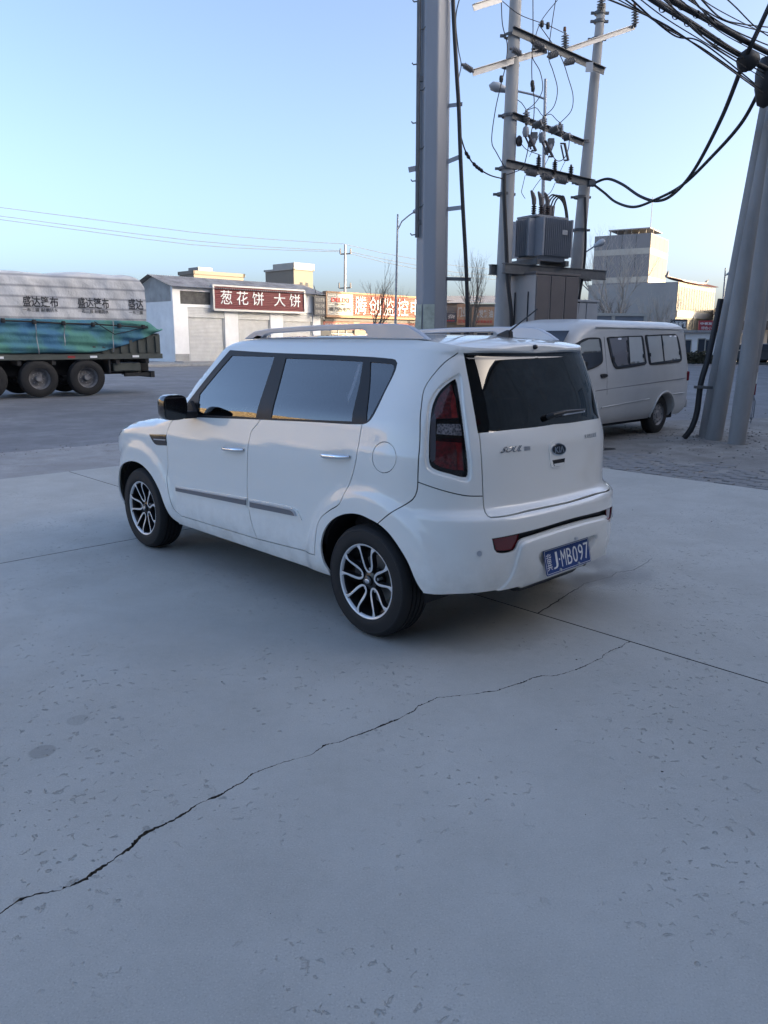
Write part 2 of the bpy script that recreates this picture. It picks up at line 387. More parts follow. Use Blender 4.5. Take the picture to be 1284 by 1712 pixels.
# the cracked slab in the foreground is two pieces either side of the crack
crk = [(0, 1526), (30, 1505), (60, 1495), (100, 1488), (140, 1472), (185, 1442), (220, 1415), (240, 1395), (290, 1372), (330, 1345), (370, 1328), (420, 1295), (470, 1275), (520, 1262), (545, 1245), (590, 1232), (640, 1212), (665, 1203), (700, 1180), (730, 1166), (770, 1162), (830, 1155), (860, 1145), (890, 1133), (940, 1127), (985, 1110), (1045, 1077)]
crq = [to_qt(gnd(*p)) for p in crk]; crq = [(-1.6, 2.02), (-.9, 2.16), (-.2, 2.06)] + crq; crq[-1] = (Q1, crq[-1][1])
def jag(line, step, amp, r):
    out = []
    for (a, b), (c, d) in zip(line[:-1], line[1:]):
        k = max(1, int(math.hypot(c - a, d - b) / step))
        for i in range(k):
            f = i / k; e = amp if 0 < i else amp * .3; out.append((a + (c - a) * f + r.uniform(-e, e), b + (d - b) * f + r.uniform(-e, e)))
    out.append(line[-1]); return out
rr = random.Random(3); mid = jag(jag(crq, .05, .010, rr), .0065, .0022, rr)
upc, loc_ = [], []; wu = wl_ = .003; pin = 1.
for i, (a, b) in enumerate(mid):
    wide = .0042 + .0075 * max(0, 1 - abs(a - 1.0) / .6) + .0045 * max(0, 1 - abs(a - 2.1) / .35)
    if i % 9 == 0: pin = rr.choice((.35, .6, 1., 1., 1.3, 1.7))
    wu += (rr.uniform(.1, 1.5) * wide * pin - wu) * .55; wl_ += (rr.uniform(.1, 1.3) * wide * pin - wl_) * .55
    upc.append((a, b + wu * .6 + (rr.uniform(.002, .009) if rr.random() < .07 else 0))); loc_.append((a, b - wl_ * .5 - (rr.uniform(.002, .006) if rr.random() < .05 else 0)))
t0_, q0_ = -.30, -1.6
far_ = [(q0_ + J, T1 - J)] + [(max(q0_ + J, min(a, Q1 - J)), b) for a, b in upc] + [(Q1 - J, T1 - J)]
near_ = [(q0_ + J, t0_ + J)] + [(max(q0_ + J, min(a, Q1 - J)), b) for a, b in loc_] + [(Q1 - J, t0_ + J)]
slab([tuple(qt(*p)[:2]) for p in far_], M['concrete']); slab([tuple(qt(*p)[:2]) for p in near_], M['concrete'])
# right-hand slab with a short crack running in from the joint
c2 = [to_qt(gnd(*p)) for p in [(980, 974.6), (1003.7, 968.7), (1022.6, 964), (1029.7, 956.9), (1058, 953.3), (1074.7, 945), (1091, 933)]]
c2 = [(Q1 + J, c2[0][1] - .12)] + c2; m2 = jag(c2, .03, .006, rr); n2 = len(m2)
slit = [(a, b - .0045 * (1 - .8 * i / n2)) for i, (a, b) in enumerate(m2)] + [(a, b + .0045 * (1 - .8 * i / n2)) for i, (a, b) in enumerate(m2)][::-1][1:]
sl2 = [(Q1 + J, t0_ + J)] + slit + [(Q1 + J, T1 - J), (QE, T1 - J), (QE, t0_ + J)]
slab([tuple(qt(*p)[:2]) for p in sl2], M['concrete'])
for q0, q1, t0, t1, mm in ((q0_, Q1, T1, T2, 'concrete'), (Q1, QE, T1, T2, 'concrete'), (-7, q0_, T1, T2, 'concrete'), (-7, q0_, t0_, T1, 'concrete'), (q0_, Q1, -6, t0_, 'concrete'), (Q1, QE, -6, t0_, 'concrete'), (-7, q0_, -6, t0_, 'concrete'), (-13, -7, -6, T1, 'concrete'), (-13, -7, T1, T2, 'concrete'), (QE, 14.5, -12, t0_ - .5, 'concrete'), (-13, QE, -16, -6, 'concrete')):
    slab(rect(q0, q1, t0, t1), M[mm])
# worn apron along the road, ragged outer edge
rag = jag([(-13, T3), (Q1 - 2, T3), (QE + 1.2, T3 - .15)], .16, .05, rr)
slab([tuple(qt(*p)[:2]) for p in [(-13, T2 + J)] + rag + [(QE + 1.2, T2 + J)]], M['concrete_worn'], top=-.006)
# filler bed below the joints
g = MB(); g.add([qt(-13.5, -16.5, -.0185), qt(15, -16.5, -.0185), qt(15, T2, -.0185), qt(-13.5, T2, -.0185)], [(0, 1, 2, 3)]); g.build('joint_bed', mat('joint bed', (.022, .021, .02), .95, var=.3, scale=20), yard)
# dusty verge on the right with paving blocks
verge = empty('verge'); tag(verge, kind='structure')
def vz(x, y):                                # low mound of dust round the poles
    d = math.hypot(x - 5.6, (y - 12.6) * .8); return -.012 + .07 * math.exp(-(d / 1.5) ** 2) + .012 * math.sin(x * 2.3) * math.sin(y * 1.9 + 1)
g = MB(); vs, fs = [], []; nx, ny = 90, 70
for i in range(nx + 1):
    for j in range(ny + 1):
        f, k = i / nx, j / ny
        a = qt(QE + .004, -.8 + f * 11.5); y1 = 18.6 + .35 * math.sin(f * 19) + .2 * math.sin(f * 47)
        b = Vector((a.x + 1.5 + 9 * k * 1.0, a.y, 0))
        p = a + (Vector((14 - 4 * f, y1 if f > .45 else a.y + (y1 - a.y) * (f / .45), 0)) - a) * 0
        x = a.x + (13.5 - a.x) * k; y = a.y + (max(a.y, 18.6 + .3 * math.sin(x * 1.7) - .25 * (x - 6)) - a.y) * k ** 1.0 * 1.
        z = vz(x, y) + rng.normal() * .004
        if k == 0: z = -.002
        if k == 1: z = -.028
        vs.append((x, y, z))
for i in range(nx):
    for j in range(ny): q = i * (ny + 1) + j; fs.append((q, q + 1, q + ny + 2, q + ny + 1))
g.add(vs, fs); g.build('dust_bed', M['dirt'], verge, smooth=60)
pm = None; npv = 0; rp_ = random.Random(11)
for r_ in range(14):
    for c_ in range(26):
        q = QE + .06 + r_ * .112 + (.02 if c_ % 2 else 0); t = 2.9 + c_ * .222 + (.11 if r_ % 2 else 0); p = qt(q, t)
        if (p - Vector((5.3, 12.2, 0))).length < 1.0 or rp_.random() < .04 + .028 * r_: continue
        if pm is None:
            gg = MB(); gg.box((0, 0, 0), (.212, .102, .06)); o = gg.build('paving_block', M['paver'], verge, bevel=.008); pm = o
        else: o = pm.copy(); col.objects.link(o)
        zz_ = max(vz(p.x, p.y), -.012) - .030 + .016 - .0010 * r_ + rp_.uniform(-.005, .004); o.location = (p.x, p.y, zz_); o.rotation_euler = (rp_.uniform(-.03, .03), rp_.uniform(-.03, .03), math.atan2(FWD.y, FWD.x) + rp_.uniform(-.04, .04)); npv += 1
# loose stones and crumbs on the verge and along the road edge
def scatter(name, n, fn, smin, smax, material, seed, label, parent=None):
    r = random.Random(seed); g = MB(); ico = [(0, 0, 1), (.9, 0, .3), (.2, .85, .3), (-.75, .5, .25), (-.7, -.55, .3), (.3, -.85, .35), (0, 0, -.3)]
    fc = [(0, 1, 2), (0, 2, 3), (0, 3, 4), (0, 4, 5), (0, 5, 1), (6, 2, 1), (6, 3, 2), (6, 4, 3), (6, 5, 4), (6, 1, 5)]
    for i in range(n):
        p = fn(r); s = smin + (smax - smin) * r.random() ** 2.5; a = r.random() * 6.28
        g.add([(p[0] + s * (math.cos(a) * x * r.uniform(.7, 1.3) - math.sin(a) * y), p[1] + s * (math.sin(a) * x + math.cos(a) * y * r.uniform(.6, 1.3)), p[2] + s * z * r.uniform(.4, .9)) for x, y, z in ico], fc)
    o = g.build(name, material, parent)
    tag(o, label, 'stones', kind='stuff'); return o
def fv(r):
    while True:
        x = r.uniform(3, 13); y = r.uniform(8.5, 18.5); q, t = to_qt((x, y))
        if q > QE + .1: break
    if r.random() < .5: x = 5.7 + r.gauss(0, .9); y = 12.8 + r.gauss(0, 1.1)
    return (x, y, vz(x, y))
scatter('gravel', 1500, fv, .006, .032, mat('grey gravel', (.22, .21, .2), .9, var=.4, scale=9), 1, 'scattered gravel and clods on the dusty verge')
def fr(r): p = qt(r.uniform(-8, QE), T3 + r.gauss(-.15, .22)); return (p.x, p.y, -.006)
scatter('road_edge_grit', 700, fr, .004, .022, mat('pale grit', (.26, .25, .24), .9, var=.4, scale=9), 2, 'loose grit along the ragged road edge')
def fy(r): p = qt(r.uniform(.2, 8.5), r.uniform(.3, 9.2)); return (p.x, p.y, .0)
scatter('yard_crumbs', 140, fy, .002, .007, mat('dark crumbs', (.07, .065, .06), .9), 4, 'tiny dark crumbs on the concrete yard')
# far pavement with kerb
ED = Vector((.70, .714, 0))
pv = MB(); kl = [Vector((-60, -1.5, 0)), Vector((-11.6, 46.8, 0)), Vector((5, 60.5, 0)), Vector((24, 57.0, 0)), Vector((90, 36, 0))]
back = [Vector((90, 130, 0)), Vector((-120, 130, 0)), Vector((-120, -1, 0))]
g = MB(); poly = [(p.x, p.y) for p in kl + back]; g.prism(poly[::-1], (0, 0, -.05), (1, 0, 0), (0, 1, 0), (0, 0, 1), .17); fp = tag(g.build('far_pavement', concrete('pavement concrete', (.30, .295, .285), (.24, .23, .21), .4, None, 1.5)), kind='structure')
for i in range(len(kl) - 1):
    a, b = kl[i], kl[i + 1]; L = (b - a).length; n = int(L / 1.0)
    g = MB(); d = (b - a) / L; g.beam(a + Vector((0, 0, .055)) - d * 0, b + Vector((0, 0, .055)), .22, .16); g.build('kerb', M['kerb'], fp, bevel=.02)
# ================================================================== buildings
M['whitewash'] = mat('whitewashed wall', (.80, .80, .79), .85, var=.10, scale=.9, bump=.2, bscale=12)
M['old_render'] = mat('old grey render', (.34, .34, .33), .9, var=.22, scale=1.2, bump=.2, bscale=10)
M['cream_wall'] = mat('cream wall', (.27, .25, .21), .85, var=.08, scale=.8)
M['pale_wall'] = mat('pale grey wall', (.36, .35, .33), .85, var=.08, scale=.5)
M['beige_wall'] = mat('beige wall', (.205, .187, .16), .85, var=.06, scale=.4)
M['clad_grey'] = mat('grey cladding', (.21, .213, .225), .6, var=.05, scale=.3)
M['roof_sheet'] = mat('weathered roof sheet', (.30, .29, .285), .75, var=.35, scale=1.5)
M['roof_rust'] = mat('red brown roof tiles', (.20, .085, .06), .75, var=.25, scale=3)
M['shutter'] = mat('roller shutter', (.55, .555, .545), .5, var=.10, scale=2.5, metal=.1)
M['sign_red'] = mat('maroon sign sheet', (.17, .028, .035), .55, var=.1, scale=4)
M['sign_red2'] = mat('sunfaded red sign sheet', (.30, .075, .055), .6, var=.1, scale=4)
M['sign_pink'] = mat('faded pink banner', (.34, .12, .09), .7, var=.12, scale=5)
M['sign_frame'] = mat('sign frame', (.42, .43, .44), .45, metal=.4)
M['sign_white'] = mat('white sign sheet', (.45, .435, .39), .6, var=.08, scale=3)
M['sign_orange'] = mat('faded orange sign sheet', (.36, .21, .13), .7, var=.12, scale=4)
M['red_text'] = mat('red lettering', (.55, .03, .03), .6)
M['dark_text'] = mat('dark lettering', (.05, .05, .055), .7)
M['dark'] = mat('dark opening', (.02, .02, .022), .8)
M['dark_board'] = mat('dark sign board', (.06, .062, .07), .6, var=.2, scale=4)
M['steel_dark'] = mat('dark steel', (.06, .062, .066), .55, metal=.3, var=.2, scale=6)
M['window_pane'] = mat('window pane', (.05, .06, .075), .08, spec=.8)
M['concrete_wall'] = mat('concrete wall', (.33, .325, .315), .85, var=.15, scale=.7, bump=.2, bscale=8)
class Face:
    """vertical facade: origin O, direction U along it, N out of it"""
    def __init__(s, O, U):
        s.O = Vector(O); s.U = Vector(U).normalized(); s.V = Vector((0, 0, 1)); s.N = s.U.cross(s.V).normalized()
        if s.N.dot(Vector((0, 0, 0)) - s.O) < 0: s.N = -s.N
    def uv(s, px, py):
        d = pray(px, py); k = (s.O - CAM).dot(s.N) / d.dot(s.N); p = CAM + d * k - s.O
        return p.dot(s.U), p.z
    def p(s, u, z, n=0.): return s.O + s.U * u + s.N * n + Vector((0, 0, z - s.O.z))
    def rect(s, g, u0, u1, z0, z1, n0, n1):
        v = [s.p(u, z, n) for n in (n0, n1) for u, z in ((u0, z0), (u1, z0), (u1, z1), (u0, z1))]
        f = [(0, 1, 2, 3), (7, 6, 5, 4), (0, 4, 5, 1), (1, 5, 6, 2), (2, 6, 7, 3), (3, 7, 4, 0)]
        if (v[1] - v[0]).cross(v[3] - v[0]).dot(s.N) > 0 and n1 > n0: f = [q[::-1] for q in f]
        return g.add(v, f)
    def ribs(s, g, u0, u1, z0, z1, n, pitch, depth):
        """horizontal ribbed sheet"""
        k = max(2, int((z1 - z0) / pitch)); vs = []
        for i in range(k):
            a, b = z0 + (z1 - z0) * i / k, z0 + (z1 - z0) * (i + 1) / k; h = b - a
            for z, d in ((a, -depth), (a + h * .25, 0), (a + h * .8, 0), (b - 1e-4, -depth)): vs += [s.p(u0, z, n + d), s.p(u1, z, n + d)]
        fs = [(2 * i, 2 * i + 1, 2 * i + 3, 2 * i + 2) for i in range(len(vs) // 2 - 1)]
        if s.U.cross(s.V).dot(s.N) < 0: fs = [f[::-1] for f in fs]
        return g.add(vs, fs)
    def text(s, name, txt, u0, u1, z0, z1, n, m, parent, **k): return text(name, txt, s.p(u0, z0, n), s.U, s.V, u1 - u0, z1 - z0, m, parent, **k)

M['brick_dark'] = mat('dark grey render', (.13, .125, .12), .85, var=.2, scale=1.2)
def shutter(F_, u0, u1, z0, z1, parent, m=None, n=-.12, box=True):
    g = MB(); F_.ribs(g, u0, u1, z0, z1, n, .085, .018); o = g.build('roller_shutter', m or M['shutter'], parent)
    g = MB(); F_.rect(g, u0 + .05, u1 - .05, z0 + .005, z0 + .10, n - .02, n + .03); g.build('bottom_rail', m or M['shutter'], o)
    for u in (u0, u1): g = MB(); F_.rect(g, u - .05, u + .05, z0, z1, n - .03, n + .05); g.build('guide_rail', M['sign_frame'], o)
    return o
# ---------------- white shop with the maroon sign
FA = Face((-13.3, 50.0, .12), ED); uv = FA.uv
LA = 12.2; eave = uv(291, 475)[1]; DEP = 4.6
shop = empty('shop_building', FA.O); tag(shop, 'whitewashed single storey shop with three roller shutters and a maroon sign', 'shop')
def loc(o): o.matrix_parent_inverse = Matrix.Translation(-FA.O); return o
class PP:                                      # build parts in world coordinates under an empty standing elsewhere
    pass
def fit(root):
    for o in root.children: o.matrix_parent_inverse = Matrix.Translation(root.location).inverted()
holes = []; SH = []
for (x0, x1, yt) in ((314, 375.5, 527), (398, 452, 530.6), (473, 523, 534)):
    a = uv(x0, yt); b = uv(x1, yt); SH.append((a[0], b[0], a[1])); holes.append([(a[0], .125), (b[0], .125), (b[0], a[1] + .62), (a[0], a[1] + .62)])
va = uv(300, 476)[0], uv(354, 476)[0]; holes.append([(va[0], eave - 1.05), (va[1] + 2, eave - 1.05), (va[1] + 2, eave - .25), (va[0], eave - .25)])
g = MB(); g.prism([(0, .12), (LA, .12), (LA, eave), (0, eave)], FA.p(0, 0, -.24), FA.U, (0, 0, 1), FA.N, .24, holes); g.build('front_wall', M['whitewash'], shop)
ridge = eave + .80
gw = Face(FA.p(0, .12, 0), -FA.N)
g = MB(); g.prism([(0.25, .12), (DEP, .12), (DEP, eave), (DEP / 2, ridge - .1), (0.25, eave)], FA.p(0, 0, 0), -FA.N, (0, 0, 1), FA.U, .24); g.build('gable_wall', M['whitewash'], shop)
g = MB(); g.prism([(0.2, eave - .9), (DEP - .1, eave - .9), (DEP - .1, eave - .02), (DEP / 2, ridge - .13), (0.2, eave - .02)], FA.p(-.012, 0, 0), -FA.N, (0, 0, 1), FA.U, .011); g.build('gable_render', M['old_render'], shop)
g = MB(); g.prism([(0.25, .12), (DEP, .12), (DEP, eave), (DEP / 2, ridge - .1), (0.25, eave)], FA.p(LA - .24, 0, 0), -FA.N, (0, 0, 1), FA.U, .24); g.build('end_wall', M['whitewash'], shop)
g = MB(); FA.rect(g, 0.3, LA - .3, .12, eave - .3, -1.6, -1.5); g.build('inner_wall', M['dark'], shop)
g = MB(); FA.rect(g, va[0], va[1] + 2, eave - 1.02, eave - .28, -.14, -.10)
for k in range(5): FA.rect(g, va[0], va[1] + 2, eave - 1.0 + k * .15, eave - .93 + k * .15, -.10, -.06)
g.build('wooden_vent', mat('grey boards', (.10, .10, .10), .85, var=.3, scale=3), shop)
def corrugated(name, F_, u0, u1, z0, n0, z1, n1, m, parent, per=.17, amp=.022):
    g = MB(); k = int((u1 - u0) / per * 4); vs, fs = [], []
    for i in range(k + 1):
        u = u0 + (u1 - u0) * i / k; w_ = amp * math.sin(2 * math.pi * i / 4)
        vs += [F_.p(u, z0 + w_, n0), F_.p(u, z1 + w_, n1)]
    fs = [(2 * i, 2 * i + 2, 2 * i + 3, 2 * i + 1) for i in range(k)]
    if F_.U.cross(F_.V).dot(F_.N) < 0: fs = [f[::-1] for f in fs]
    return g.add(vs, fs).build(name, m, parent, smooth=80)
corrugated('roof_front', FA, -.35, LA + .3, eave - .02, .45, ridge, -DEP / 2, M['roof_sheet'], shop)
corrugated('roof_back', FA, -.35, LA + .3, eave - .02, -DEP - .4, ridge, -DEP / 2, M['roof_sheet'], shop)
for (a, b, t) in SH:
    s_ = shutter(FA, a + .05, b - .05, .13, t, shop)
    g = MB(); FA.ribs(g, a, b, t + .02, t + .60, -.04, .085, .012); FA.rect(g, a, b, t + .0, t + .05, -.16, -.02); g.build('shutter_box', M['shutter'], shop)
g = MB(); FA.rect(g, -.02, SH[0][0] - .02, .12, .62, 0, .012); g.build('plinth_patch', M['old_render'], shop)
g = MB(); FA.rect(g, -.1, LA, .0, .17, .0, 1.1); g.build('doorstep', M['concrete_wall'], shop)
sg = empty('shop_sign', FA.p(2, 3.5, .2)); tag(sg, 'maroon ribbed shop sign with big white characters above the roller shutters', 'sign')
s0, sz0 = uv(354, 513); s0b = uv(354, 474)[1]; s1 = uv(503, 505)[0]; za, zb = sz0, s0b - .05
g = MB(); FA.ribs(g, s0, s1, za, zb, .30, .115, .02); g.build('sign_sheet', M['sign_red'], sg)
g = MB()
for (a, b, c, d) in ((s0 - .09, s1 + .09, za - .13, za), (s0 - .09, s1 + .09, zb, zb + .10), (s0 - .11, s0, za - .1, zb + .1), (s1, s1 + .11, za - .1, zb + .1)): FA.rect(g, a, b, c, d, .02, .38)
g.build('sign_frame', M['sign_frame'], sg)
HS = zb - za
for ch, x0, x1 in (('葱', 364, 383), ('花', 391, 410), ('饼', 417, 436), ('大', 453, 472), ('饼', 479, 497)):
    a, b = uv(x0, 495)[0], uv(x1, 495)[0]; FA.text('sign_character', ch, a, b, za + HS * .22, za + HS * .84, .31, M['white_text'], sg, bold=.0, ext=.03)
# ---------------- sunlit shop row to the right
UB0, UB1 = LA + .05, 29.
row = empty('shop_row', FA.p(UB0, .12)); tag(row, 'sunlit cream shop row under a long red sign board', 'shop')
hB = uv(545, 487)[1] - .15
g = MB(); dh = [[(u, .125), (u + 2.4, .125), (u + 2.4, 2.55), (u, 2.55)] for u in (UB0 + 1.0, UB0 + 4.6, UB0 + 8.2, UB0 + 12.0)]
g.prism([(UB0, .12), (UB1, .12), (UB1, hB), (UB0, hB)], FA.p(0, 0, -.24), FA.U, (0, 0, 1), FA.N, .24, dh); g.build('front_wall', M['cream_wall'], row)
g = MB(); FA.rect(g, UB0 + .02, UB1, .12, hB - .02, -7.5, -1.2); g.build('shop_body', M['cream_wall'], row)
corrugated('roof', FA, UB0 - .1, UB1 + .2, hB + .12, .25, hB + .75, -7.6, M['roof_sheet'], row)
for d in dh:
    o = MB(); FA.rect(o, d[0][0], d[1][0], .125, 2.55, -.16, -.13); w_ = o.build('shop_window', M['window_pane'], row)
    o = MB()
    for k in range(4): FA.rect(o, d[0][0] + k * .8 - .03, d[0][0] + k * .8 + .03, .125, 2.55, -.13, -.08)
    FA.rect(o, d[0][0], d[1][0], 1.95, 2.02, -.128, -.082); o.build('window_frame', M['sign_white'], w_)
sg = empty('shop_sign', FA.p(18, 3.5, .2)); tag(sg, 'long sun-bleached red sign board with white characters and a pale panel at its left', 'sign')
u0, u1, uM = uv(541, 500)[0], uv(706, 510)[0] + 1.2, uv(585, 500)[0]; za = uv(545, 524)[1]; zb = uv(545, 487)[1]
g = MB(); FA.ribs(g, uM, u1, za, zb, .34, .13, .025); g.build('sign_sheet', M['sign_red2'], sg)
g = MB(); FA.ribs(g, u0, uM, za, zb, .345, .13, .025); g.build('pale_panel', M['sign_white'], sg)
g = MB()
for (a, b, c, d) in ((u0 - .1, u1 + .1, za - .16, za), (u0 - .1, u1 + .1, zb, zb + .12), (u0 - .12, u0, za - .1, zb + .1), (u1, u1 + .1, za - .1, zb + .1)): FA.rect(g, a, b, c, d, .02, .42)
g.build('sign_frame', M['sign_orange'], sg)
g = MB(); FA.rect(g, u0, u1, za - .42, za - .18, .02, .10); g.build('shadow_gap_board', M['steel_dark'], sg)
HS = zb - za
for ch, x0, x1 in (('腾', 588, 607), ('创', 611, 631), ('监', 636, 653), ('控', 659, 676.5), ('电', 681, 698)):
    a, b = uv(x0, 508)[0], uv(x1, 508)[0]; FA.text('sign_character', ch, a, b, za + HS * .08, za + HS * .92, .37, M['white_text'], sg, bold=.0, ext=.03)
FA.text('sign_letters', 'DELIXI', u0 + (uM - u0) * .16, u0 + (uM - u0) * .84, za + HS * .60, za + HS * .80, .36, M['red_text'], sg, bold=.03, ext=.01)
FA.text('sign_letters', 'ELECTRIC', u0 + (uM - u0) * .30, u0 + (uM - u0) * .70, za + HS * .46, za + HS * .54, .36, M['dark_text'], sg, bold=.0, ext=.01)
FA.text('sign_letters', '德力西电气', u0 + (uM - u0) * .08, u0 + (uM - u0) * .92, za + HS * .18, za + HS * .38, .36, M['dark_text'], sg, bold=.01, ext=.01)
for i, (x0, x1, lb) in enumerate(((540, 591, 'faded red banner below the pale end of the long sign board'), (602, 648, 'faded red banner in the middle below the long sign board'), (664, 704, 'faded red banner beside the street lamp below the long sign board'))):
    a, b = uv(x0, 535)[0], uv(x1, 535)[0]; bz0, bz1 = za - 1.05, za - .45
    bn = MB(); FA.rect(bn, a, b, bz0, bz1, .01, .03); o = bn.build('banner', M['sign_pink'], None); tag(o, lb, 'banner')
    FA.text('banner_characters', ('监控安防网络', '灯具五金电料', '电脑维修耗材')[i], a + .15, b - .15, bz0 + .15, bz1 - .12, .035, M['sign_white'], o, ext=.01)
# dark board between the two signs
a0, a1 = uv(520, 505)[0], uv(539.5, 505)[0]; z0, z1 = uv(530, 525)[1], uv(530, 492)[1]
g = MB(); FA.rect(g, a0, a1, z0, z1, .25, .36); bd = g.build('dark_sign_board', M['dark_board']); tag(bd, 'small dark sign board with rows of pale print between the two long signs', 'sign')
for k in range(4): FA.text('board_print', ('烟酒百货', '饮料小吃', '日用五金', '电话充值')[k], a0 + .12, a1 - .12, z1 - .42 * (k + 1), z1 - .42 * (k + 1) + .26, .362, M['sign_white'], bd, ext=.006)
g = MB(); g.tube([FA.p(a0 + .3, z1, .3), FA.p(a0 + .3, z1 + .7, 0)], .03, 6); g.build('bracket', M['steel_dark'], bd)
# ---------------- further shops right of the tall pole
FC = Face((3.6, 68.0, .12), (.985, -.17, 0)); row2 = empty('shop_row', FC.p(0, .12)); tag(row2, 'sunlit low shop block with faded orange signs behind the tall steel pole', 'shop')
c0, c1 = FC.uv(738, 510)[0], FC.uv(868, 510)[0]; zt_ = FC.uv(780, 506)[1]
g = MB(); FC.rect(g, c0, c1, .12, zt_, -7, 0); g.build('shop_body', M['cream_wall'], row2)
corrugated('roof', FC, c0 - .2, c1 + .2, zt_ + .08, .4, zt_ + 1.05, -7.2, M['roof_sheet'], row2)
for k in range(6):
    o = MB(); uu = c0 + .8 + k * 1.15; FC.rect(o, uu, uu + .9, .9, 2.2, .0, .02); w_ = o.build('shop_window', M['window_pane'], row2)
    o = MB(); FC.rect(o, uu - .05, uu + .95, 2.2, 2.27, .0, .05); o.build('window_head', M['sign_white'], w_); o = MB(); FC.rect(o, uu - .05, uu + .95, .82, .9, .0, .06); o.build('window_sill', M['sign_white'], w_)
for i, (x0, x1, y0, y1, m_, tx, tm, lb) in enumerate(((738, 764, 521, 537, 'dark_board', '日杂', 'sign_white', 'dark shop sign right beside the tall steel pole'), (765, 783, 506, 541, 'sign_orange', '门业', 'sign_white', 'narrow orange shop sign behind the black cable'), (790, 828, 511, 541, 'sign_orange', '大发粮油', 'sign_white', 'wide orange shop sign left of the concrete transformer pole'))):
    a, b = FC.uv(x0, 520)[0], FC.uv(x1, 520)[0]; z0, z1 = FC.uv(780, y1)[1], FC.uv(780, y0)[1]
    s_ = MB(); FC.rect(s_, a, b, z0, z1, .42, .60); o = s_.build('shop_sign', M[m_]); tag(o, lb, 'sign')
    FC.text('sign_characters', tx, a + (b - a) * .08, b - (b - a) * .08, z0 + (z1 - z0) * .38, z0 + (z1 - z0) * .85, .605, M[tm], o, bold=.02, ext=.012)
    FC.text('sign_characters', '批发零售送货' if i != 1 else '定做', a + (b - a) * .1, b - (b - a) * .1, z0 + (z1 - z0) * .10, z0 + (z1 - z0) * .26, .605, M['red_text'], o, bold=.0, ext=.012)
# ---------------- block buildings seen over the roofs
def corner_block(name, label, pxl, pxe, pxr, ytop, depth, m, yl=None, cat='building', a=45., base_z=0.):
    """box with one corner towards the viewer at pixel pxe"""
    C = at(pxe, ytop, depth); zt = C.z; dl = Vector((-math.cos(R(a)), math.sin(R(a)), 0)); dr = Vector((math.sin(R(a)), math.cos(R(a)), 0))
    def ext(px, d):
        k = pray(px, ytop); t = (C.x * k.y - C.y * k.x) / (d.y * k.x - d.x * k.y); return abs(t)
    la, lb = ext(pxl, dl), ext(pxr, dr)
    root = empty(name, (C.x, C.y, base_z)); tag(root, label, cat)
    P = [Vector((C.x, C.y, 0)), Vector((C.x, C.y, 0)) + dr * lb, Vector((C.x, C.y, 0)) + dr * lb + dl * la, Vector((C.x, C.y, 0)) + dl * la]
    g = MB(); g.add([(p.x, p.y, z) for z in (base_z, zt) for p in P], [(0, 1, 5, 4), (1, 2, 6, 5), (2, 3, 7, 6), (3, 0, 4, 7), (4, 5, 6, 7)]); g.build('wall', m, root)
    FL = Face(P[3], P[0] - P[3]); FR = Face(P[0], P[1] - P[0]); FL.L, FR.L = la, lb
    return root, FL, FR, zt, P
def parapet(root, P, z, m, h=.35, t=.25):
    g = MB()
    for i in range(4):
        a, b = P[i], P[(i + 1) % 4]; d = (b - a).normalized() * t / 2; g.beam(a - d + Vector((0, 0, z + h / 2)), b + d + Vector((0, 0, z + h / 2)), t, h)
    g.build('parapet', m, root)
r_, FL, FR, zt, P = corner_block('flat_roof_block', 'low beige flat roofed block showing just above the white shop roof', 300, 324, 407, 458, 82, M['beige_wall']); parapet(r_, P, zt, M['beige_wall'])
g = MB(); FR.rect(g, FR.L * .12, FR.L * .40, zt + .2, zt + .75, -2.2, -.3); g.build('roof_shed', M['roof_sheet'], r_)
for k in range(3): g = MB(); FR.rect(g, FR.L * (.2 + .25 * k), FR.L * (.3 + .25 * k), zt - 2.2, zt - .9, -.02, .02); g.build('window', M['window_pane'], r_)
r_, FL, FR, zt, P = corner_block('flat_roof_block', 'pale two tone block with a raised roof corner behind the maroon sign', 443.5, 491, 523, 450.5, 88, M['beige_wall']); parapet(r_, P, zt, M['pale_wall'], .2)
g = MB(); FL.rect(g, FL.L * .25, FL.L * .99, zt, zt + .75, -3., -.1); g.build('roof_house', M['pale_wall'], r_)
for k in range(2): g = MB(); FR.rect(g, FR.L * (.3 + .3 * k), FR.L * (.44 + .3 * k), zt - 2.0, zt - 1.3, -.02, .03); g.build('window', M['window_pane'], r_)
# tall grey block on the right
r_, FL, FR, zt, P = corner_block('tall_block', 'tall windowless grey block with pale bands behind the bare trees', 995, 1089, 1119, 389, 78, M['clad_grey'], a=33.); 
for z in (zt - 1.9, zt - 4.55):
    g = MB(); FL.rect(g, .02, FL.L - .02, z, z + .55, -.03, .03); FR.rect(g, .02, FR.L, z, z + .55, -.03, .03); g.build('pale_band', M['sign_white'], r_)
for F_ in (FL, FR):
    for k in range(1, 4): g = MB(); F_.rect(g, F_.L * k / 4 - .02, F_.L * k / 4 + .02, 3, zt - .05, -.02, .015); g.build('cladding_joint', M['steel_dark'], r_)
g = MB(); FR.rect(g, 0, FR.L, zt - 7.5, zt - .1, 0, .012); g.build('end_cladding', M['beige_wall'], r_)
g = MB(); FL.rect(g, FL.L * .25, FL.L * .98, zt + .40, zt + .50, -4.5, .1); g.build('roof_canopy', M['roof_sheet'], r_)
for k in range(7): MB().tube([FL.p(FL.L * (.27 + .125 * k), zt, -.2), FL.p(FL.L * (.27 + .125 * k), zt + .42, -.2)], .05, 5).build('canopy_post', M['steel_dark'], r_)
g = MB(); g.tube([FL.p(FL.L * .93, zt + .6, -1), FL.p(FL.L * .93, zt + 3.4, -1)], .03, 5); g.build('roof_mast', M['steel_dark'], r_)
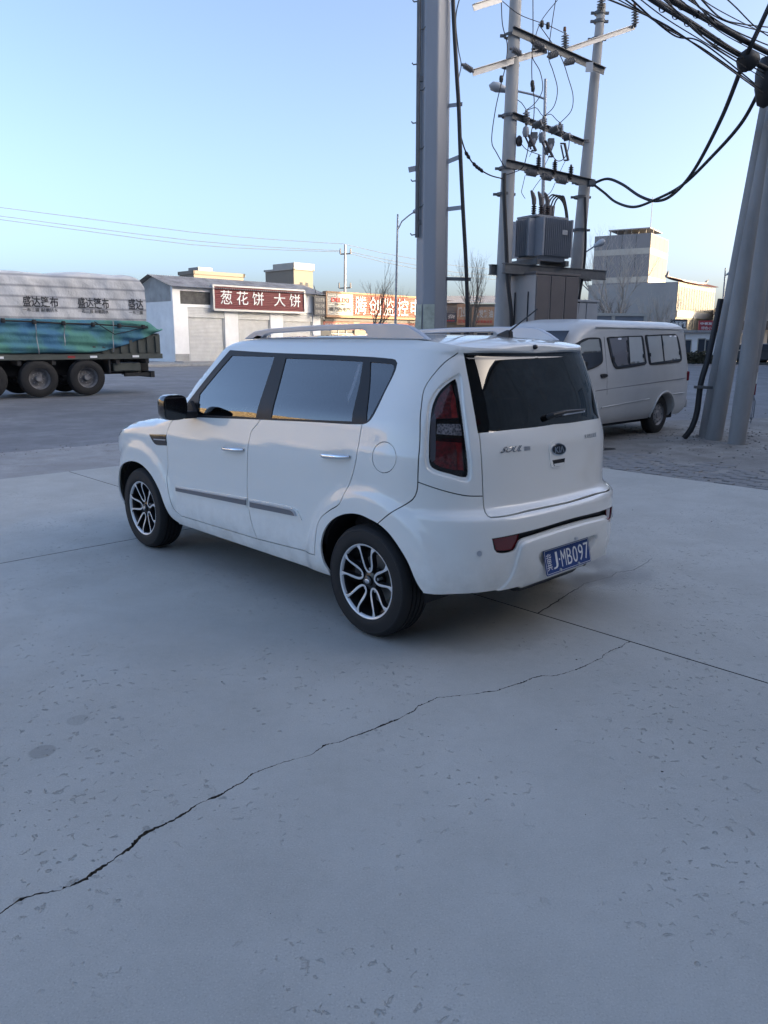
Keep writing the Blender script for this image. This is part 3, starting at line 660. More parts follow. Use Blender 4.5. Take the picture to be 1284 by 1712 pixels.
# lower hall with tiled roof and sunlit window front
r_, FL, FR, zt, P = corner_block('tiled_hall', 'two storey hall with sunlit tall windows, grey side wall and tiled eaves', 985, 1134, 1196, 471, 62, M['pale_wall'], a=38.)
g = MB(); FR.rect(g, -.05, FR.L + .05, .1, zt, 0, .05); g.build('front_cladding', mat('cream tiles', (.30, .27, .21), .6, var=.05, scale=2), r_)
nz = 15
for z0, z1 in ((zt - 2.05, zt - .35), (zt - 4.6, zt - 2.75)):
    for k in range(nz):
        u = FR.L * (k + .18) / nz; g = MB(); FR.rect(g, u, u + FR.L / nz * .62, z0, z1, .03, .075); w_ = g.build('window', mat('sunlit pane', (.14, .145, .14), .3) if 'sunlit pane' not in bpy.data.materials else bpy.data.materials['sunlit pane'], r_)
g = MB(); FR.rect(g, 0, FR.L, zt - 2.65, zt - 2.15, .05, .12); g.build('storey_band', M['pale_wall'], r_)
g = MB(); k = 40; vs, fs = [], []
for i in range(k * 2 + 1):
    u = -.15 + (FR.L + .3) * i / (k * 2); w_ = .045 * (i % 2); cur = .12 * abs(2 * i / (k * 2) - 1) ** 5
    vs += [FR.p(u, zt - .02 + w_ + cur, .28), FR.p(u, zt + .30 + w_ + cur, -.9)]
fs = [(2 * i, 2 * i + 2, 2 * i + 3, 2 * i + 1) for i in range(k * 2)]; g.add(vs, fs).build('tiled_eaves', M['roof_rust'], r_)
g = MB(); g.tube([FR.p(-.15 + (FR.L + .3) * i / 12, zt + .33 + .12 * abs(2 * i / 12 - 1) ** 6, -.9) for i in range(13)], .13, 6); g.build('roof_ridge', M['roof_sheet'], r_)
for u in (-.12, FR.L + .12): g = MB(); g.tube([FR.p(u, zt + .35, -.9), FR.p(u + (.1 if u > 0 else -.1), zt + .65, -.8), FR.p(u + (.28 if u > 0 else -.28), zt + .8, -.7)], [.12, .09, .03], 6); g.build('ridge_ornament', M['roof_sheet'], r_)
# pale hoarding with white frame
FH = Face((12.6, 47.0, .12), (.99, .14, 0)); a0, a1, aM = FH.uv(978, 530)[0], FH.uv(1079, 530)[0], FH.uv(1025, 530)[0]; z1 = FH.uv(1040, 525)[1]
hd = empty('hoarding', FH.p(a0, .12)); tag(hd, 'grey hoarding in white frames with rows of pale print beyond the van roof', 'hoarding')
g = MB(); FH.rect(g, a0, a1, .12, z1, -.12, 0); g.build('panel', mat('blue grey panel', (.20, .22, .25), .7, var=.1, scale=2), hd)
g = MB()
for u in (a0, aM, a1): FH.rect(g, u - .1, u + .1, .12, z1 + .12, -.1, .06)
FH.rect(g, a0, a1, z1, z1 + .16, -.14, .08); g.build('frame', M['sign_white'], hd)
FH.text('panel_print', '0311 2525', a0 + .25, aM - .25, z1 - .62, z1 - .26, .004, M['white_text'], hd, ext=.01); FH.text('panel_print', '2525688', a0 + .25, aM - .25, z1 - 1.15, z1 - .78, .004, M['white_text'], hd, ext=.01)
FH.text('panel_print', '南', aM + .25, aM + .62, z1 - 1.2, z1 - .28, .004, M['white_text'], hd, bold=.03, ext=.01)
FH.text('panel_print', '承接装饰 工程设计', aM + .85, a1 - .35, z1 - .62, z1 - .30, .004, M['white_text'], hd, ext=.01); FH.text('panel_print', '欢迎来电 大展宏图', aM + .85, a1 - .35, z1 - 1.12, z1 - .80, .004, M['white_text'], hd, ext=.01)
# low white shop on the right
FW = Face((21.4, 57.5, .12), (.96, -.28, 0)); a0, a1 = FW.uv(1118, 570)[0], FW.uv(1232, 570)[0]; z1 = FW.uv(1160, 553)[1]
ws = empty('low_shop', FW.p(a0, .12)); tag(ws, 'low whitewashed shop behind the hedge beside the leaning poles', 'shop')
g = MB(); FW.rect(g, a0, a1, .12, z1, -6, 0); g.build('shop_body', M['whitewash'], ws)
g = MB(); FW.rect(g, a0 - .3, a1 + .3, z1, z1 + .16, -6.2, .35); g.build('flat_roof', M['roof_sheet'], ws)
for (x0, x1, y0, y1) in ((1146, 1155, 566, 590), (1167, 1178, 564, 592), (1180, 1186, 566, 588)):
    u0, u1 = FW.uv(x0, 575)[0], FW.uv(x1, 575)[0]; g = MB(); FW.rect(g, u0, u1, max(.15, FW.uv(x0, y1)[1]), FW.uv(x0, y0)[1], -.02, .02); w_ = g.build('window', M['window_pane'], ws)
    g = MB(); FW.rect(g, u0 - .06, u0, .2, FW.uv(x0, y0)[1] + .05, .0, .05); FW.rect(g, u1, u1 + .06, .2, FW.uv(x0, y0)[1] + .05, .0, .05); FW.rect(g, u0, u1, FW.uv(x0, y0)[1], FW.uv(x0, y0)[1] + .08, .0, .05); g.build('window_frame', M['sign_white'], w_)
u0, u1 = FW.uv(1121, 540)[0], FW.uv(1149, 540)[0]; z0, z1b = FW.uv(1135, 549)[1], FW.uv(1135, 531)[1]
g = MB(); FW.rect(g, u0, u1, z0, z1b, -.3, -.15)
for u in (u0 + .1, u1 - .1): FW.rect(g, u - .04, u + .04, z1, z0, -.3, -.2)
o = g.build('roof_sign', M['dark_board']); tag(o, 'dark rooftop sign with four pale characters on the low white shop', 'sign'); FW.text('sign_characters', '山西面馆', u0 + .08, u1 - .08, z0 + .2, z1b - .12, -.145, M['white_text'], o, bold=.02, ext=.02)
u0, u1 = FW.uv(1168, 540)[0], FW.uv(1214, 540)[0]; z0, z1b = FW.uv(1180, 553)[1] + .1, FW.uv(1180, 533)[1]
g = MB(); FW.rect(g, u0, u1, z0, z1b, -.1, .2); o = g.build('roof_sign', mat('bright red sign', (.42, .04, .05), .5, var=.08, scale=3)); tag(o, 'red rooftop sign with white characters beside the leaning poles', 'sign')
FW.text('sign_characters', '中老友麻辣烫', u0 + .1, u1 - .1, z0 + .42, z1b - .12, .205, M['white_text'], o, bold=.02, ext=.02); FW.text('sign_characters', '特色小吃 凉菜', u0 + .2, u1 - .2, z0 + .1, z0 + .32, .205, M['white_text'], o, ext=.02)
# two storey block seen between and beyond the leaning poles
FD = Face((33.5, 63.0, .12), (.93, -.36, 0)); sb = empty('street_block', FD.p(0, .12)); tag(sb, 'grey street block with rows of windows at the right edge behind the poles', 'building')
a0, a1, z1 = FD.uv(1196, 560)[0], FD.uv(1400, 560)[0], FD.uv(1240, 518)[1]
g = MB(); FD.rect(g, a0, a1, .12, z1, -9, 0); g.build('wall', M['pale_wall'], sb)
g = MB(); FD.rect(g, a0 - .2, a1, z1, z1 + .3, -9.2, .25); g.build('cornice', M['roof_sheet'], sb)
for k in range(8):
    for z0, h in ((z1 - 1.9, 1.3),):
        u = a0 + .5 + k * 1.75; g = MB(); FD.rect(g, u, u + 1.15, z0, z0 + h, -.02, .02); w_ = g.build('window', M['window_pane'], sb)
        g = MB(); FD.rect(g, u - .06, u + 1.21, z0 - .08, z0, 0, .08); FD.rect(g, u + .55, u + .6, z0, z0 + h, .0, .04); g.build('window_frame', M['sign_white'], w_)
    u = a0 + .4 + k * 1.75; g = MB(); FD.rect(g, u, u + 1.4, .14, 2.4, -.02, .02); g.build('shop_front', M['window_pane'], sb)
g = MB(); FD.rect(g, a0, a1, 2.5, 3.2, 0, .5); g.build('fascia', M['steel_dark'], sb)
# ---------------- long workshop on the right that shades the yard (out of frame, seen in the car's glass)
A, B = Vector((22.0, -46, -.02)), Vector((28.8, 53.6, -.02)); FS = Face(A, B - A); LS = (B - A).length
wk = empty('workshop', A); tag(wk, 'long grey workshop with roller shutters along the right of the yard', 'workshop')
HW = 14.6; n = 13; hl = []
for k in range(n):
    u = 2.2 + k * (LS - 3) / n; hl.append([(u, .0), (u + 4.2, .0), (u + 4.2, 3.9), (u, 3.9)]); hl.append([(u + .4, 5.6), (u + 3.8, 5.6), (u + 3.8, 7.3), (u + .4, 7.3)])
g = MB(); g.prism([(0, -.02), (LS, -.02), (LS, HW), (0, HW)], FS.p(0, 0, -.3), FS.U, (0, 0, 1), FS.N, .3, hl); g.build('front_wall', M['concrete_wall'], wk)
g = MB(); FS.rect(g, .1, LS - .1, 0, HW - .05, -11, -.9); g.build('workshop_body', M['concrete_wall'], wk)
g = MB(); FS.rect(g, -.3, LS + .3, HW, HW + .35, -11.3, .35); g.build('roof_slab', M['roof_sheet'], wk)
for i, h_ in enumerate(hl):
    if i % 2 == 0: shutter(FS, h_[0][0] + .05, h_[1][0] - .05, .0, 3.9, wk, M['clad_grey'])
    else:
        g = MB(); FS.rect(g, h_[0][0], h_[1][0], 5.6, 7.3, -.2, -.16); w_ = g.build('window', M['window_pane'], wk)
        g = MB()
        for k in range(4): FS.rect(g, h_[0][0] + k * 3.4 / 3 - .03, h_[0][0] + k * 3.4 / 3 + .03, 5.6, 7.3, -.16, -.1)
        g.build('window_frame', M['sign_white'], w_)
for k in range(n): g = MB(); FS.rect(g, 1.4 + k * (LS - 3) / n, 1.75 + k * (LS - 3) / n, 0, HW, 0, .18); g.build('pillar', M['pale_wall'], wk)
g = MB(); FS.rect(g, .3, LS - .3, 4.15, 4.32, .0, 1.5); g.build('canopy', M['steel_dark'], wk)
# ---------------- garage close behind on the right (mirrored in the tailgate and rear glass)
A, B = Vector((-13.2, -23.0, -.02)), Vector((10.2, .4, -.02)); FG = Face(A, B - A); FG.N = Vector((-FG.U.y, FG.U.x, 0)); LG = (B - A).length
gr = empty('garage', A); tag(gr, 'dark garage with roller doors close behind on the right of the yard', 'garage')
gh = [[(u, -.01), (u + 3.2, -.01), (u + 3.2, 3.6), (u, 3.6)] for u in (1.5, 5.5, 9.5, 13.5, 17.5, 21.5, 25.5, 29.3)]
g = MB(); g.prism([(0, -.02), (LG, -.02), (LG, 9.6), (0, 9.6)], FG.p(0, 0, -.3), FG.U, (0, 0, 1), FG.N, .3, gh); g.build('front_wall', M['brick_dark'], gr)
g = MB(); FG.rect(g, .05, LG - .05, 0, 9.5, -7, -3.5); g.build('garage_body', M['brick_dark'], gr)
g = MB(); FG.rect(g, -.3, LG + .3, 9.6, 9.85, -7.2, 1.2); g.build('roof_slab', M['roof_sheet'], gr)
for h_ in gh[1:]: shutter(FG, h_[0][0] + .05, h_[1][0] - .05, .0, 3.6, gr, M['shutter'])
g = MB(); FG.rect(g, .2, LG - .2, 4.0, 5.0, .0, .12); sgn = g.build('fascia_board', M['sign_red'], gr)
A, B = Vector((46, 20, -.02)), Vector((50, 54.0, -.02)); FS2 = Face(A, B - A); LS2 = (B - A).length
wh = empty('warehouse', A); tag(wh, 'low grey warehouse beyond the right hand road', 'warehouse')
g = MB(); FS2.rect(g, 0, LS2, 0, 7.6, -14, 0); g.build('wall', M['concrete_wall'], wh)
g = MB(); FS2.rect(g, -.4, LS2 + .4, 7.6, 7.95, -14.4, .5); g.build('roof_slab', M['roof_sheet'], wh)
for k in range(6): g = MB(); FS2.rect(g, 2 + k * 5.4, 5 + k * 5.4, 3.8, 5.2, -.02, .03); g.build('window', M['window_pane'], wh)
# ---------------- tiled houses far to the left (outside the frame, mirrored in the door glass)
FT = Face((-46, 12.0, .12), (.62, .78, 0)); th = empty('tiled_house_row', FT.p(0, .12)); tag(th, 'long sunlit cream house row with tiled roof left of the lorry', 'house')
g = MB(); FT.rect(g, -18, 24, .12, 7.4, -8, 0); g.build('wall', M['cream_wall'], th)
g = MB(); vs = []
for i in range(169): u = -18.5 + 43 * i / 168; w_ = .06 * (i % 2); vs += [FT.p(u, 7.2 + w_, .9), FT.p(u, 11.2 + w_, -4)]
g.add(vs, [(2 * i, 2 * i + 2, 2 * i + 3, 2 * i + 1) for i in range(168)]); g.build('tiled_roof', mat('sand tiles', (.42, .32, .19), .7, var=.15, scale=2), th)
for k in range(12): g = MB(); FT.rect(g, -16.5 + k * 3.4, -14.9 + k * 3.4, 1.0, 2.9, -.02, .03); g.build('window', M['window_pane'], th)
for r0 in (shop, row, row2, hd, ws, sb, wk, th): pass
for o in [q for q in col.objects if q.type == 'EMPTY' and q.parent is None and q.name.split('.')[0] in ('shop_building', 'shop_sign', 'shop_row', 'flat_roof_block', 'tall_block', 'tiled_hall', 'hoarding', 'low_shop', 'street_block', 'workshop', 'garage', 'warehouse', 'tiled_house_row')]:
    for ch in o.children: ch.matrix_parent_inverse = Matrix.Translation(o.location).inverted()
# ================================================================== poles, transformer, cables
M['pole_concrete'] = mat('pole concrete', (.40, .39, .375), .85, var=.12, scale=3, bump=.25, bscale=25, stretch=(1, 1, .35))
M['galv'] = mat('galvanised steel', (.30, .31, .33), .5, metal=.55, var=.15, scale=4)
M['galv_pole'] = mat('galvanised pole', (.27, .285, .31), .5, metal=.25, var=.12, scale=1.2, stretch=(1, 1, .2))
M['angle'] = mat('angle steel', (.13, .135, .14), .6, metal=.4, var=.2, scale=6)
M['porcelain'] = mat('grey porcelain', (.20, .19, .185), .35, var=.1, scale=10)
M['porcelain_dark'] = mat('brown porcelain', (.045, .03, .028), .3)
M['cable'] = mat('black cable', (.014, .014, .016), .55)
M['rust'] = mat('rusty cap', (.16, .075, .04), .8, var=.3, scale=20)
M['trafo'] = mat('transformer paint', (.24, .255, .28), .45, var=.08, scale=3)
M['cab_cream'] = mat('cream cabinet', (.50, .45, .42), .5, var=.06, scale=2)
M['cab_brown'] = mat('grey brown cabinet door', (.15, .13, .125), .5, var=.06, scale=3)
M['cab_grey'] = mat('grey cabinet', (.36, .38, .40), .5, var=.06, scale=3)
def insul(g, a, b, r=.055, n=5, neck=.025, caps=None):
    """ribbed insulator from a to b"""
    a, b = Vector(a), Vector(b); L = (b - a).length; q = Matrix.Translation(a) @ (b - a).to_track_quat('Z', 'Y').to_matrix().to_4x4(); prof = [(neck * .8, 0), (neck * 1.2, L * .12)]
    for i in range(n):
        z = L * (.16 + .70 * i / n); h = L * .70 / n; prof += [(neck, z), (r, z + h * .25), (r, z + h * .5), (neck, z + h * .9)]
    prof += [(neck * 1.1, L * .9), (neck * .7, L), (0, L)]; g.lathe(prof, 12, q); return g
def axis_pole(name, pa, pb, depth, ra, rb, m, parent, n=24, top=None):
    """tapered pole through two pixels at a depth, carried down to the ground"""
    a, b = at(*pa, depth), at(*pb, depth); d = (b - a); k = (-.3 - a.z) / d.z; base_ = a + d * k; t = top if top is not None else 0.; A_ = a - d * t
    rr_ = lambda p: ra + (rb - ra) * ((a.z - p.z) / (a.z - b.z)); g = MB(); g.tube([base_, A_], [rr_(base_), rr_(A_)], n); return g.build(name, m, parent, smooth=50), base_, A_, rr_
def wire(name, pts, r, label, cat='cable', m=None, group=None, parent=None, n=6, step=.06):
    """pts: (px, py, depth) way points"""
    P = [at(*p) for p in pts]; out = []
    for i in range(len(P) - 1):
        p0, p1, p2, p3 = P[max(i - 1, 0)], P[i], P[i + 1], P[min(i + 2, len(P) - 1)]
        k = max(2, min(14, int((p2 - p1).length / step)))
        for j in range(k):
            t = j / k; out.append(.5 * ((2 * p1) + (p2 - p0) * t + (2 * p0 - 5 * p1 + 4 * p2 - p3) * t * t + (3 * p1 - p0 - 3 * p2 + p3) * t ** 3))
    out.append(P[-1]); g = MB(); g.tube(out, r, n); o = g.build(name, m or M['cable'], parent, smooth=60)
    if parent is None: tag(o, label, cat, group)
    return o
M['line'] = mat('weathered line', (.10, .11, .12), .8)
def rebase(root):
    for ch in root.children: ch.matrix_parent_inverse = Matrix.Translation(root.location).inverted()
# ---------------- H-frame transformer platform
hf = empty('transformer_platform', (2.9, 18, 0)); tag(hf, 'two concrete poles joined by steel crossarms and insulators carrying the transformer', 'utility pole')
DL, DR = 18.0, 19.3
_, LB, LT, lr = axis_pole('pole', (862, 0), (843, 440), DL, .122, .165, M['pole_concrete'], hf, top=.12)
_, RB, RT, rr2 = axis_pole('pole', (1001, 60), (966, 430), DR, .100, .150, M['pole_concrete'], hf, top=.13)
def arm(pa, da, pb, db, w_=.075, ob='crossarm', m=None):
    a, b = at(*pa, da), at(*pb, db); g = MB(); g.beam(a, b, .012, w_ * 1.25); d = (b - a).normalized(); s_ = d.cross(Vector((0, 0, 1))).normalized(); g.beam(a + Vector((0, 0, w_ * .6)) + s_ * .03, b + Vector((0, 0, w_ * .6)) + s_ * .03, .07, .012); return g.build(ob, m or M['angle'], hf)
arm((857, 51), 17.78, (1010, 120), 19.05, .11); arm((790, 122), 17.3, (914, 84), 18.35, .10, m=M['galv']); arm((948, 84), 18.7, (1061, 45), 19.6, .085, m=M['galv']); arm((791, 13), 17.4, (838, -2), 17.8, .10, m=M['galv']); arm((856, 193), 17.8, (976, 240), 19.1, .09); arm((846, 273), 17.75, (992, 307), 19.05, .12)
for (x, y, d, r0) in ((854, 60, DL, .13), (850, 110, DL, .135), (996, 115, DR, .115), (998, 66, DR, .11), (851, 194, DL, .14), (977, 238, DR, .13), (846, 282, DL, .145), (973, 306, DR, .14), (843, 325, DL, .15), (971, 330, DR, .14), (969, 385, DR, .148), (1003, 22, DR, .105), (1002, 36, DR, .105)):
    p = at(x, y, d); g = MB(); g.lathe([(r0 + .012, -.03), (r0 + .018, -.03), (r0 + .018, .03), (r0 + .012, .03)], 20, Matrix.Translation(p)); g.box((p.x - r0 - .05, p.y, p.z), (.09, .05, .05)); g.box((p.x + r0 + .05, p.y, p.z), (.09, .05, .05)); g.build('pole_clamp', M['angle'], hf)
for (a, b, da, r, n) in (((792, 120), (772, 107), 17.3, .05, 6), ((873, 92), (852, 80), 17.7, .055, 6), ((912, 82), (888, 70), 18.2, .06, 6), ((913, 84), (889, 82), 18.35, .06, 5), ((934, 88), (915, 95), 18.4, .06, 5), ((962, 101), (942, 105), 18.6, .06, 5), ((945, 84), (945, 53), 18.9, .075, 5), ((1062, 46), (1062, 12), 19.55, .075, 5), ((1005, 18), (1006, -14), 19.2, .085, 5),
                        ((880, 210), (880, 183), 18.0, .065, 5), ((909, 219), (909, 194), 18.3, .065, 5), ((937, 228), (936, 204), 18.6, .065, 5), ((890, 213), (910, 203), 17.95, .068, 6), ((917, 221), (937, 212), 18.25, .068, 6), ((940, 231), (957, 227), 18.55, .068, 5), ((900, 291), (877, 287), 18.1, .062, 6), ((925, 298), (903, 294), 18.35, .062, 6), ((950, 304), (927, 300), 18.6, .062, 6)):
    g = MB(); insul(g, at(*a, da), at(*b, da - .12), r * 1.2, n, .03); g.build('insulator', M['porcelain'], hf, smooth=25)
for (a, b, da) in (((900, 285), (901, 259), 18.1), ((927, 292), (928, 267), 18.4), ((954, 300), (955, 275), 18.65)): g = MB(); insul(g, at(*a, da), at(*b, da), .058, 6, .026); g.build('surge_arrester', M['porcelain_dark'], hf, smooth=50)
for (x, y, d) in ((944, 52, 18.9), (1061, 11, 19.55)): g = MB(); p = at(x, y, d); g.lathe([(.0, .09), (.03, .08), (.035, 0)], 10, Matrix.Translation(p)); g.build('insulator_cap', M['rust'], hf)
for (a, b, da) in (((884, 226), (896, 252), 17.85), ((912, 236), (924, 262), 18.15), ((944, 240), (950, 268), 18.5)):
    A_, B_ = at(*a, da), at(*b, da - .1); g = MB(); g.tube([A_, B_], .03, 8); g.tube([A_.lerp(B_, .1) + Vector((-.09, 0, 0)), A_.lerp(B_, .9) + Vector((-.09, 0, 0))], .018, 6); g.beam(A_ + Vector((-.1, 0, 0)), A_, .03, .03); g.beam(B_ + Vector((-.1, 0, 0)), B_, .03, .03); g.build('fuse_cutout', M['porcelain_dark'], hf)
for (x, y, d) in ((893, 228, 17.9), (921, 238, 18.2)):
    p = at(x, y, d); g = MB(); g.box(tuple(p), (.14, .10, .16)); g.build('fuse_bracket', M['angle'], hf, bevel=.015)
# drop-out fuse bodies hanging under the middle arm
for (x, y, d) in ((879, 219, 17.8), (906, 229, 18.1), (868, 235, 17.95)):
    p = at(x, y, d); g = MB(); g.lathe([(0, -.12), (.05, -.11), (.075, -.03), (.06, .06), (.02, .1), (0, .1)], 12, Matrix.Translation(p)); g.build('fuse_cover', M['porcelain_dark'] if x == 868 else M['trafo'], hf, smooth=50)
for (x0, y0, x1, y1, d) in ((884, 245, 898, 228, 17.9), (911, 258, 926, 236, 18.2)):
    a, b = at(x0, y0, d), at(x1, y1, d); g = MB(); g.tube([a, a.lerp(b, .3), a.lerp(b, .55), b], [.03, .075, .07, .03], 10); g.build('fuse_holder', M['trafo'], hf, smooth=50)
p = at(989, 307, 19.0); g = MB(); g.box(tuple(p), (.18, .16, .12)); g.build('cable_clamp', M['angle'], hf, bevel=.02)
p0, p1 = at(818, 110, 18), at(0, 0, 18)
a, b = at(985, 111, 18.8), at(985, 111, 18.8); g = MB(); g.box((a.x, a.y - .02, a.z - .02), (.16, .01, .2)); g.build('warning_plate', M['sign_frame'], hf)
# steel channels that carry the transformer
AX = Vector((.83, .557, 0)); NX = Vector((.557, -.83, 0))
PL = at(822, 452, 17.45); PL2 = PL + AX * 2.95; zP = 3.13; PL = Vector((LB.x, LB.y, zP)) * 0 + Vector((2.83, 18.0, zP)) - AX * .45
for s_ in (.22, -.22): g = MB(); g.beam(PL + NX * s_, PL + NX * s_ + AX * 3.25, .07, .20); g.beam(PL + NX * s_ + Vector((0, 0, .1)), PL + NX * s_ + AX * 3.25 + Vector((0, 0, .1)), .12, .02); g.beam(PL + NX * s_ - Vector((0, 0, .1)), PL + NX * s_ + AX * 3.25 - Vector((0, 0, .1)), .12, .02); g.build('platform_channel', M['angle'], hf)
for u in (.85, 1.75): g = MB(); g.beam(PL + AX * u + NX * .42 + Vector((0, 0, .17)), PL + AX * u - NX * .42 + Vector((0, 0, .17)), .10, .12); g.build('platform_bearer', M['angle'], hf)
rebase(hf)
# ---------------- transformer
TC = PL + AX * 1.32 + Vector((0, 0, .20)); tf = empty('transformer', TC); tag(tf, 'grey finned oil transformer standing on the steel platform between two poles', 'transformer')
tf.rotation_euler = (0, 0, math.atan2(AX.y, AX.x))
g = MB(); g.box((0, 0, .52), (.80, .46, .84)); g.build('tank', M['trafo'], tf, bevel=.02)
g = MB(); g.box((0, 0, .06), (.84, .70, .12)); g.build('skid', M['trafo'], tf, bevel=.01)
g = MB(); g.box((0, 0, .95), (1.0, .62, .05)); g.build('lid', M['trafo'], tf, bevel=.008)
def fin(c, d):
    g = MB(); g.box(c, d); g.build('cooling_fin', M['trafo'], tf)
for sy in (-1, 1):
    for k in range(13): fin((-.36 + k * .06, sy * .37, .50), (.012, .28, .78))
    [MB().box((sx * .44, sy * .37, .50), (.05, .28, .80)).build('fin_end', M['trafo'], tf) for sx in (-1, 1)]
for sx in (-1, 1):
    for k in range(7): fin((sx * .52, -.17 + k * .0567, .50), (.24, .012, .78))
    g = MB(); g.box((sx * .52, -.225, .50), (.24, .05, .80)); g.build('fin_end', M['trafo'], tf)
g = MB(); g.box((.2, -.515, .62), (.16, .006, .1)); g.build('rating_plate', M['sign_frame'], tf)
for k, x in enumerate((-.36, -.14, .06)):
    g = MB(); insul(g, (x, -.08, 0.97), (x, -.08, 1.23), .06, 4, .03); g.build('bushing', M['porcelain_dark'], tf, smooth=50)
    g = MB(); g.tube([(x, -.08, 1.21), (x - .01, -.08, 1.33), (x - .06, -.08, 1.43), (x - .11, -.08, 1.49)], [.05, .055, .045, .02], 10); g.build('bushing_boot', M['cab_brown'], tf, smooth=50)
for k, x in enumerate((.14, .23, .32, .41)):
    g = MB(); g.tube([(x, .12, 0.97), (x, .12, 1.11), (x + .02, .12, 1.21), (x + .05, .12, 1.28)], [.05, .055, .045, .03], 10); g.build('bushing_boot', M['cab_brown'], tf, smooth=50)
    g = MB(); P_ = [(x + .05, .12, 1.28), (x + .13, .12, 1.43), (x + .26, .08, 1.51), (.62 + .02 * k, .0, 1.36 + .02 * k), (.70 + .02 * k, -.05, 1.01), (.72 + .015 * k, -.06, .6)]
    pts_ = [Vector(p) for p in P_]; out = []
    for i in range(len(pts_) - 1):
        q0, q1, q2, q3 = pts_[max(i - 1, 0)], pts_[i], pts_[i + 1], pts_[min(i + 2, len(pts_) - 1)]
        for j in range(6): t = j / 6; out.append(.5 * ((2 * q1) + (q2 - q0) * t + (2 * q0 - 5 * q1 + 4 * q2 - q3) * t * t + (3 * q1 - q0 - 3 * q2 + q3) * t ** 3))
    g.tube(out + [pts_[-1]], .017, 8); g.build('low_voltage_lead', M['cable'], tf, smooth=60)
# ---------------- switch cabinets
def cabinet(name, label, corner_px, depth, L, Wd, z0, z1, m_side, m_front, nd, plinth=True):
    c = at(*corner_px, depth); c.z = 0; root = empty(name, c); tag(root, label, 'cabinet'); root.rotation_euler = (0, 0, math.atan2(AX.y, AX.x))
    # local: +x along AX (front runs right), -y towards NX (front); corner at origin, body at x>0,y>0
    g = MB(); g.box((L / 2, Wd / 2, (z0 + z1) / 2), (L, Wd, z1 - z0)); g.build('body', m_side, root, bevel=.012)
    g = MB(); g.box((L / 2, Wd / 2, z1 + .02), (L + .06, Wd + .08, .05)); g.build('roof', m_front, root, bevel=.008)
    for k in range(nd):
        x0 = L * k / nd + .02; x1 = L * (k + 1) / nd - .015; g = MB(); g.box(((x0 + x1) / 2, -.012, (z0 + z1) / 2), (x1 - x0, .03, z1 - z0 - .06)); d = g.build('door', m_front, root, bevel=.006)
        g = MB(); g.box((x1 - .07, -.035, z0 + (z1 - z0) * .42), (.03, .02, .2)); g.build('door_handle', M['sign_frame'] if nd == 3 else M['dark'], d, bevel=.004)
    if plinth: g = MB(); g.box((L / 2, Wd / 2, z0 / 2), (L + .1, Wd + .1, z0)); g.build('plinth', M['concrete_wall'], root)
    return root
cb = cabinet('switch_cabinet', 'tall switch cabinet with cream side and three grey brown doors below the transformer', (894, 500), 17.6, 1.35, .80, .35, 3.02, M['cab_cream'], M['cab_brown'], 3)
g = MB(); g.box((-.012, .2, 1.7), (.02, .02, 1.9)); g.build('door_seam', M['dark'], cb); g = MB(); g.box((-.012, .62, 1.7), (.02, .02, 1.9)); g.build('door_seam', M['dark'], cb)
cabinet('meter_cabinet', 'smaller grey metal cabinet with two doors behind the van roof', (958, 520), 18.9, .84, .5, .3, 2.50, M['cab_grey'], M['cab_grey'], 2)
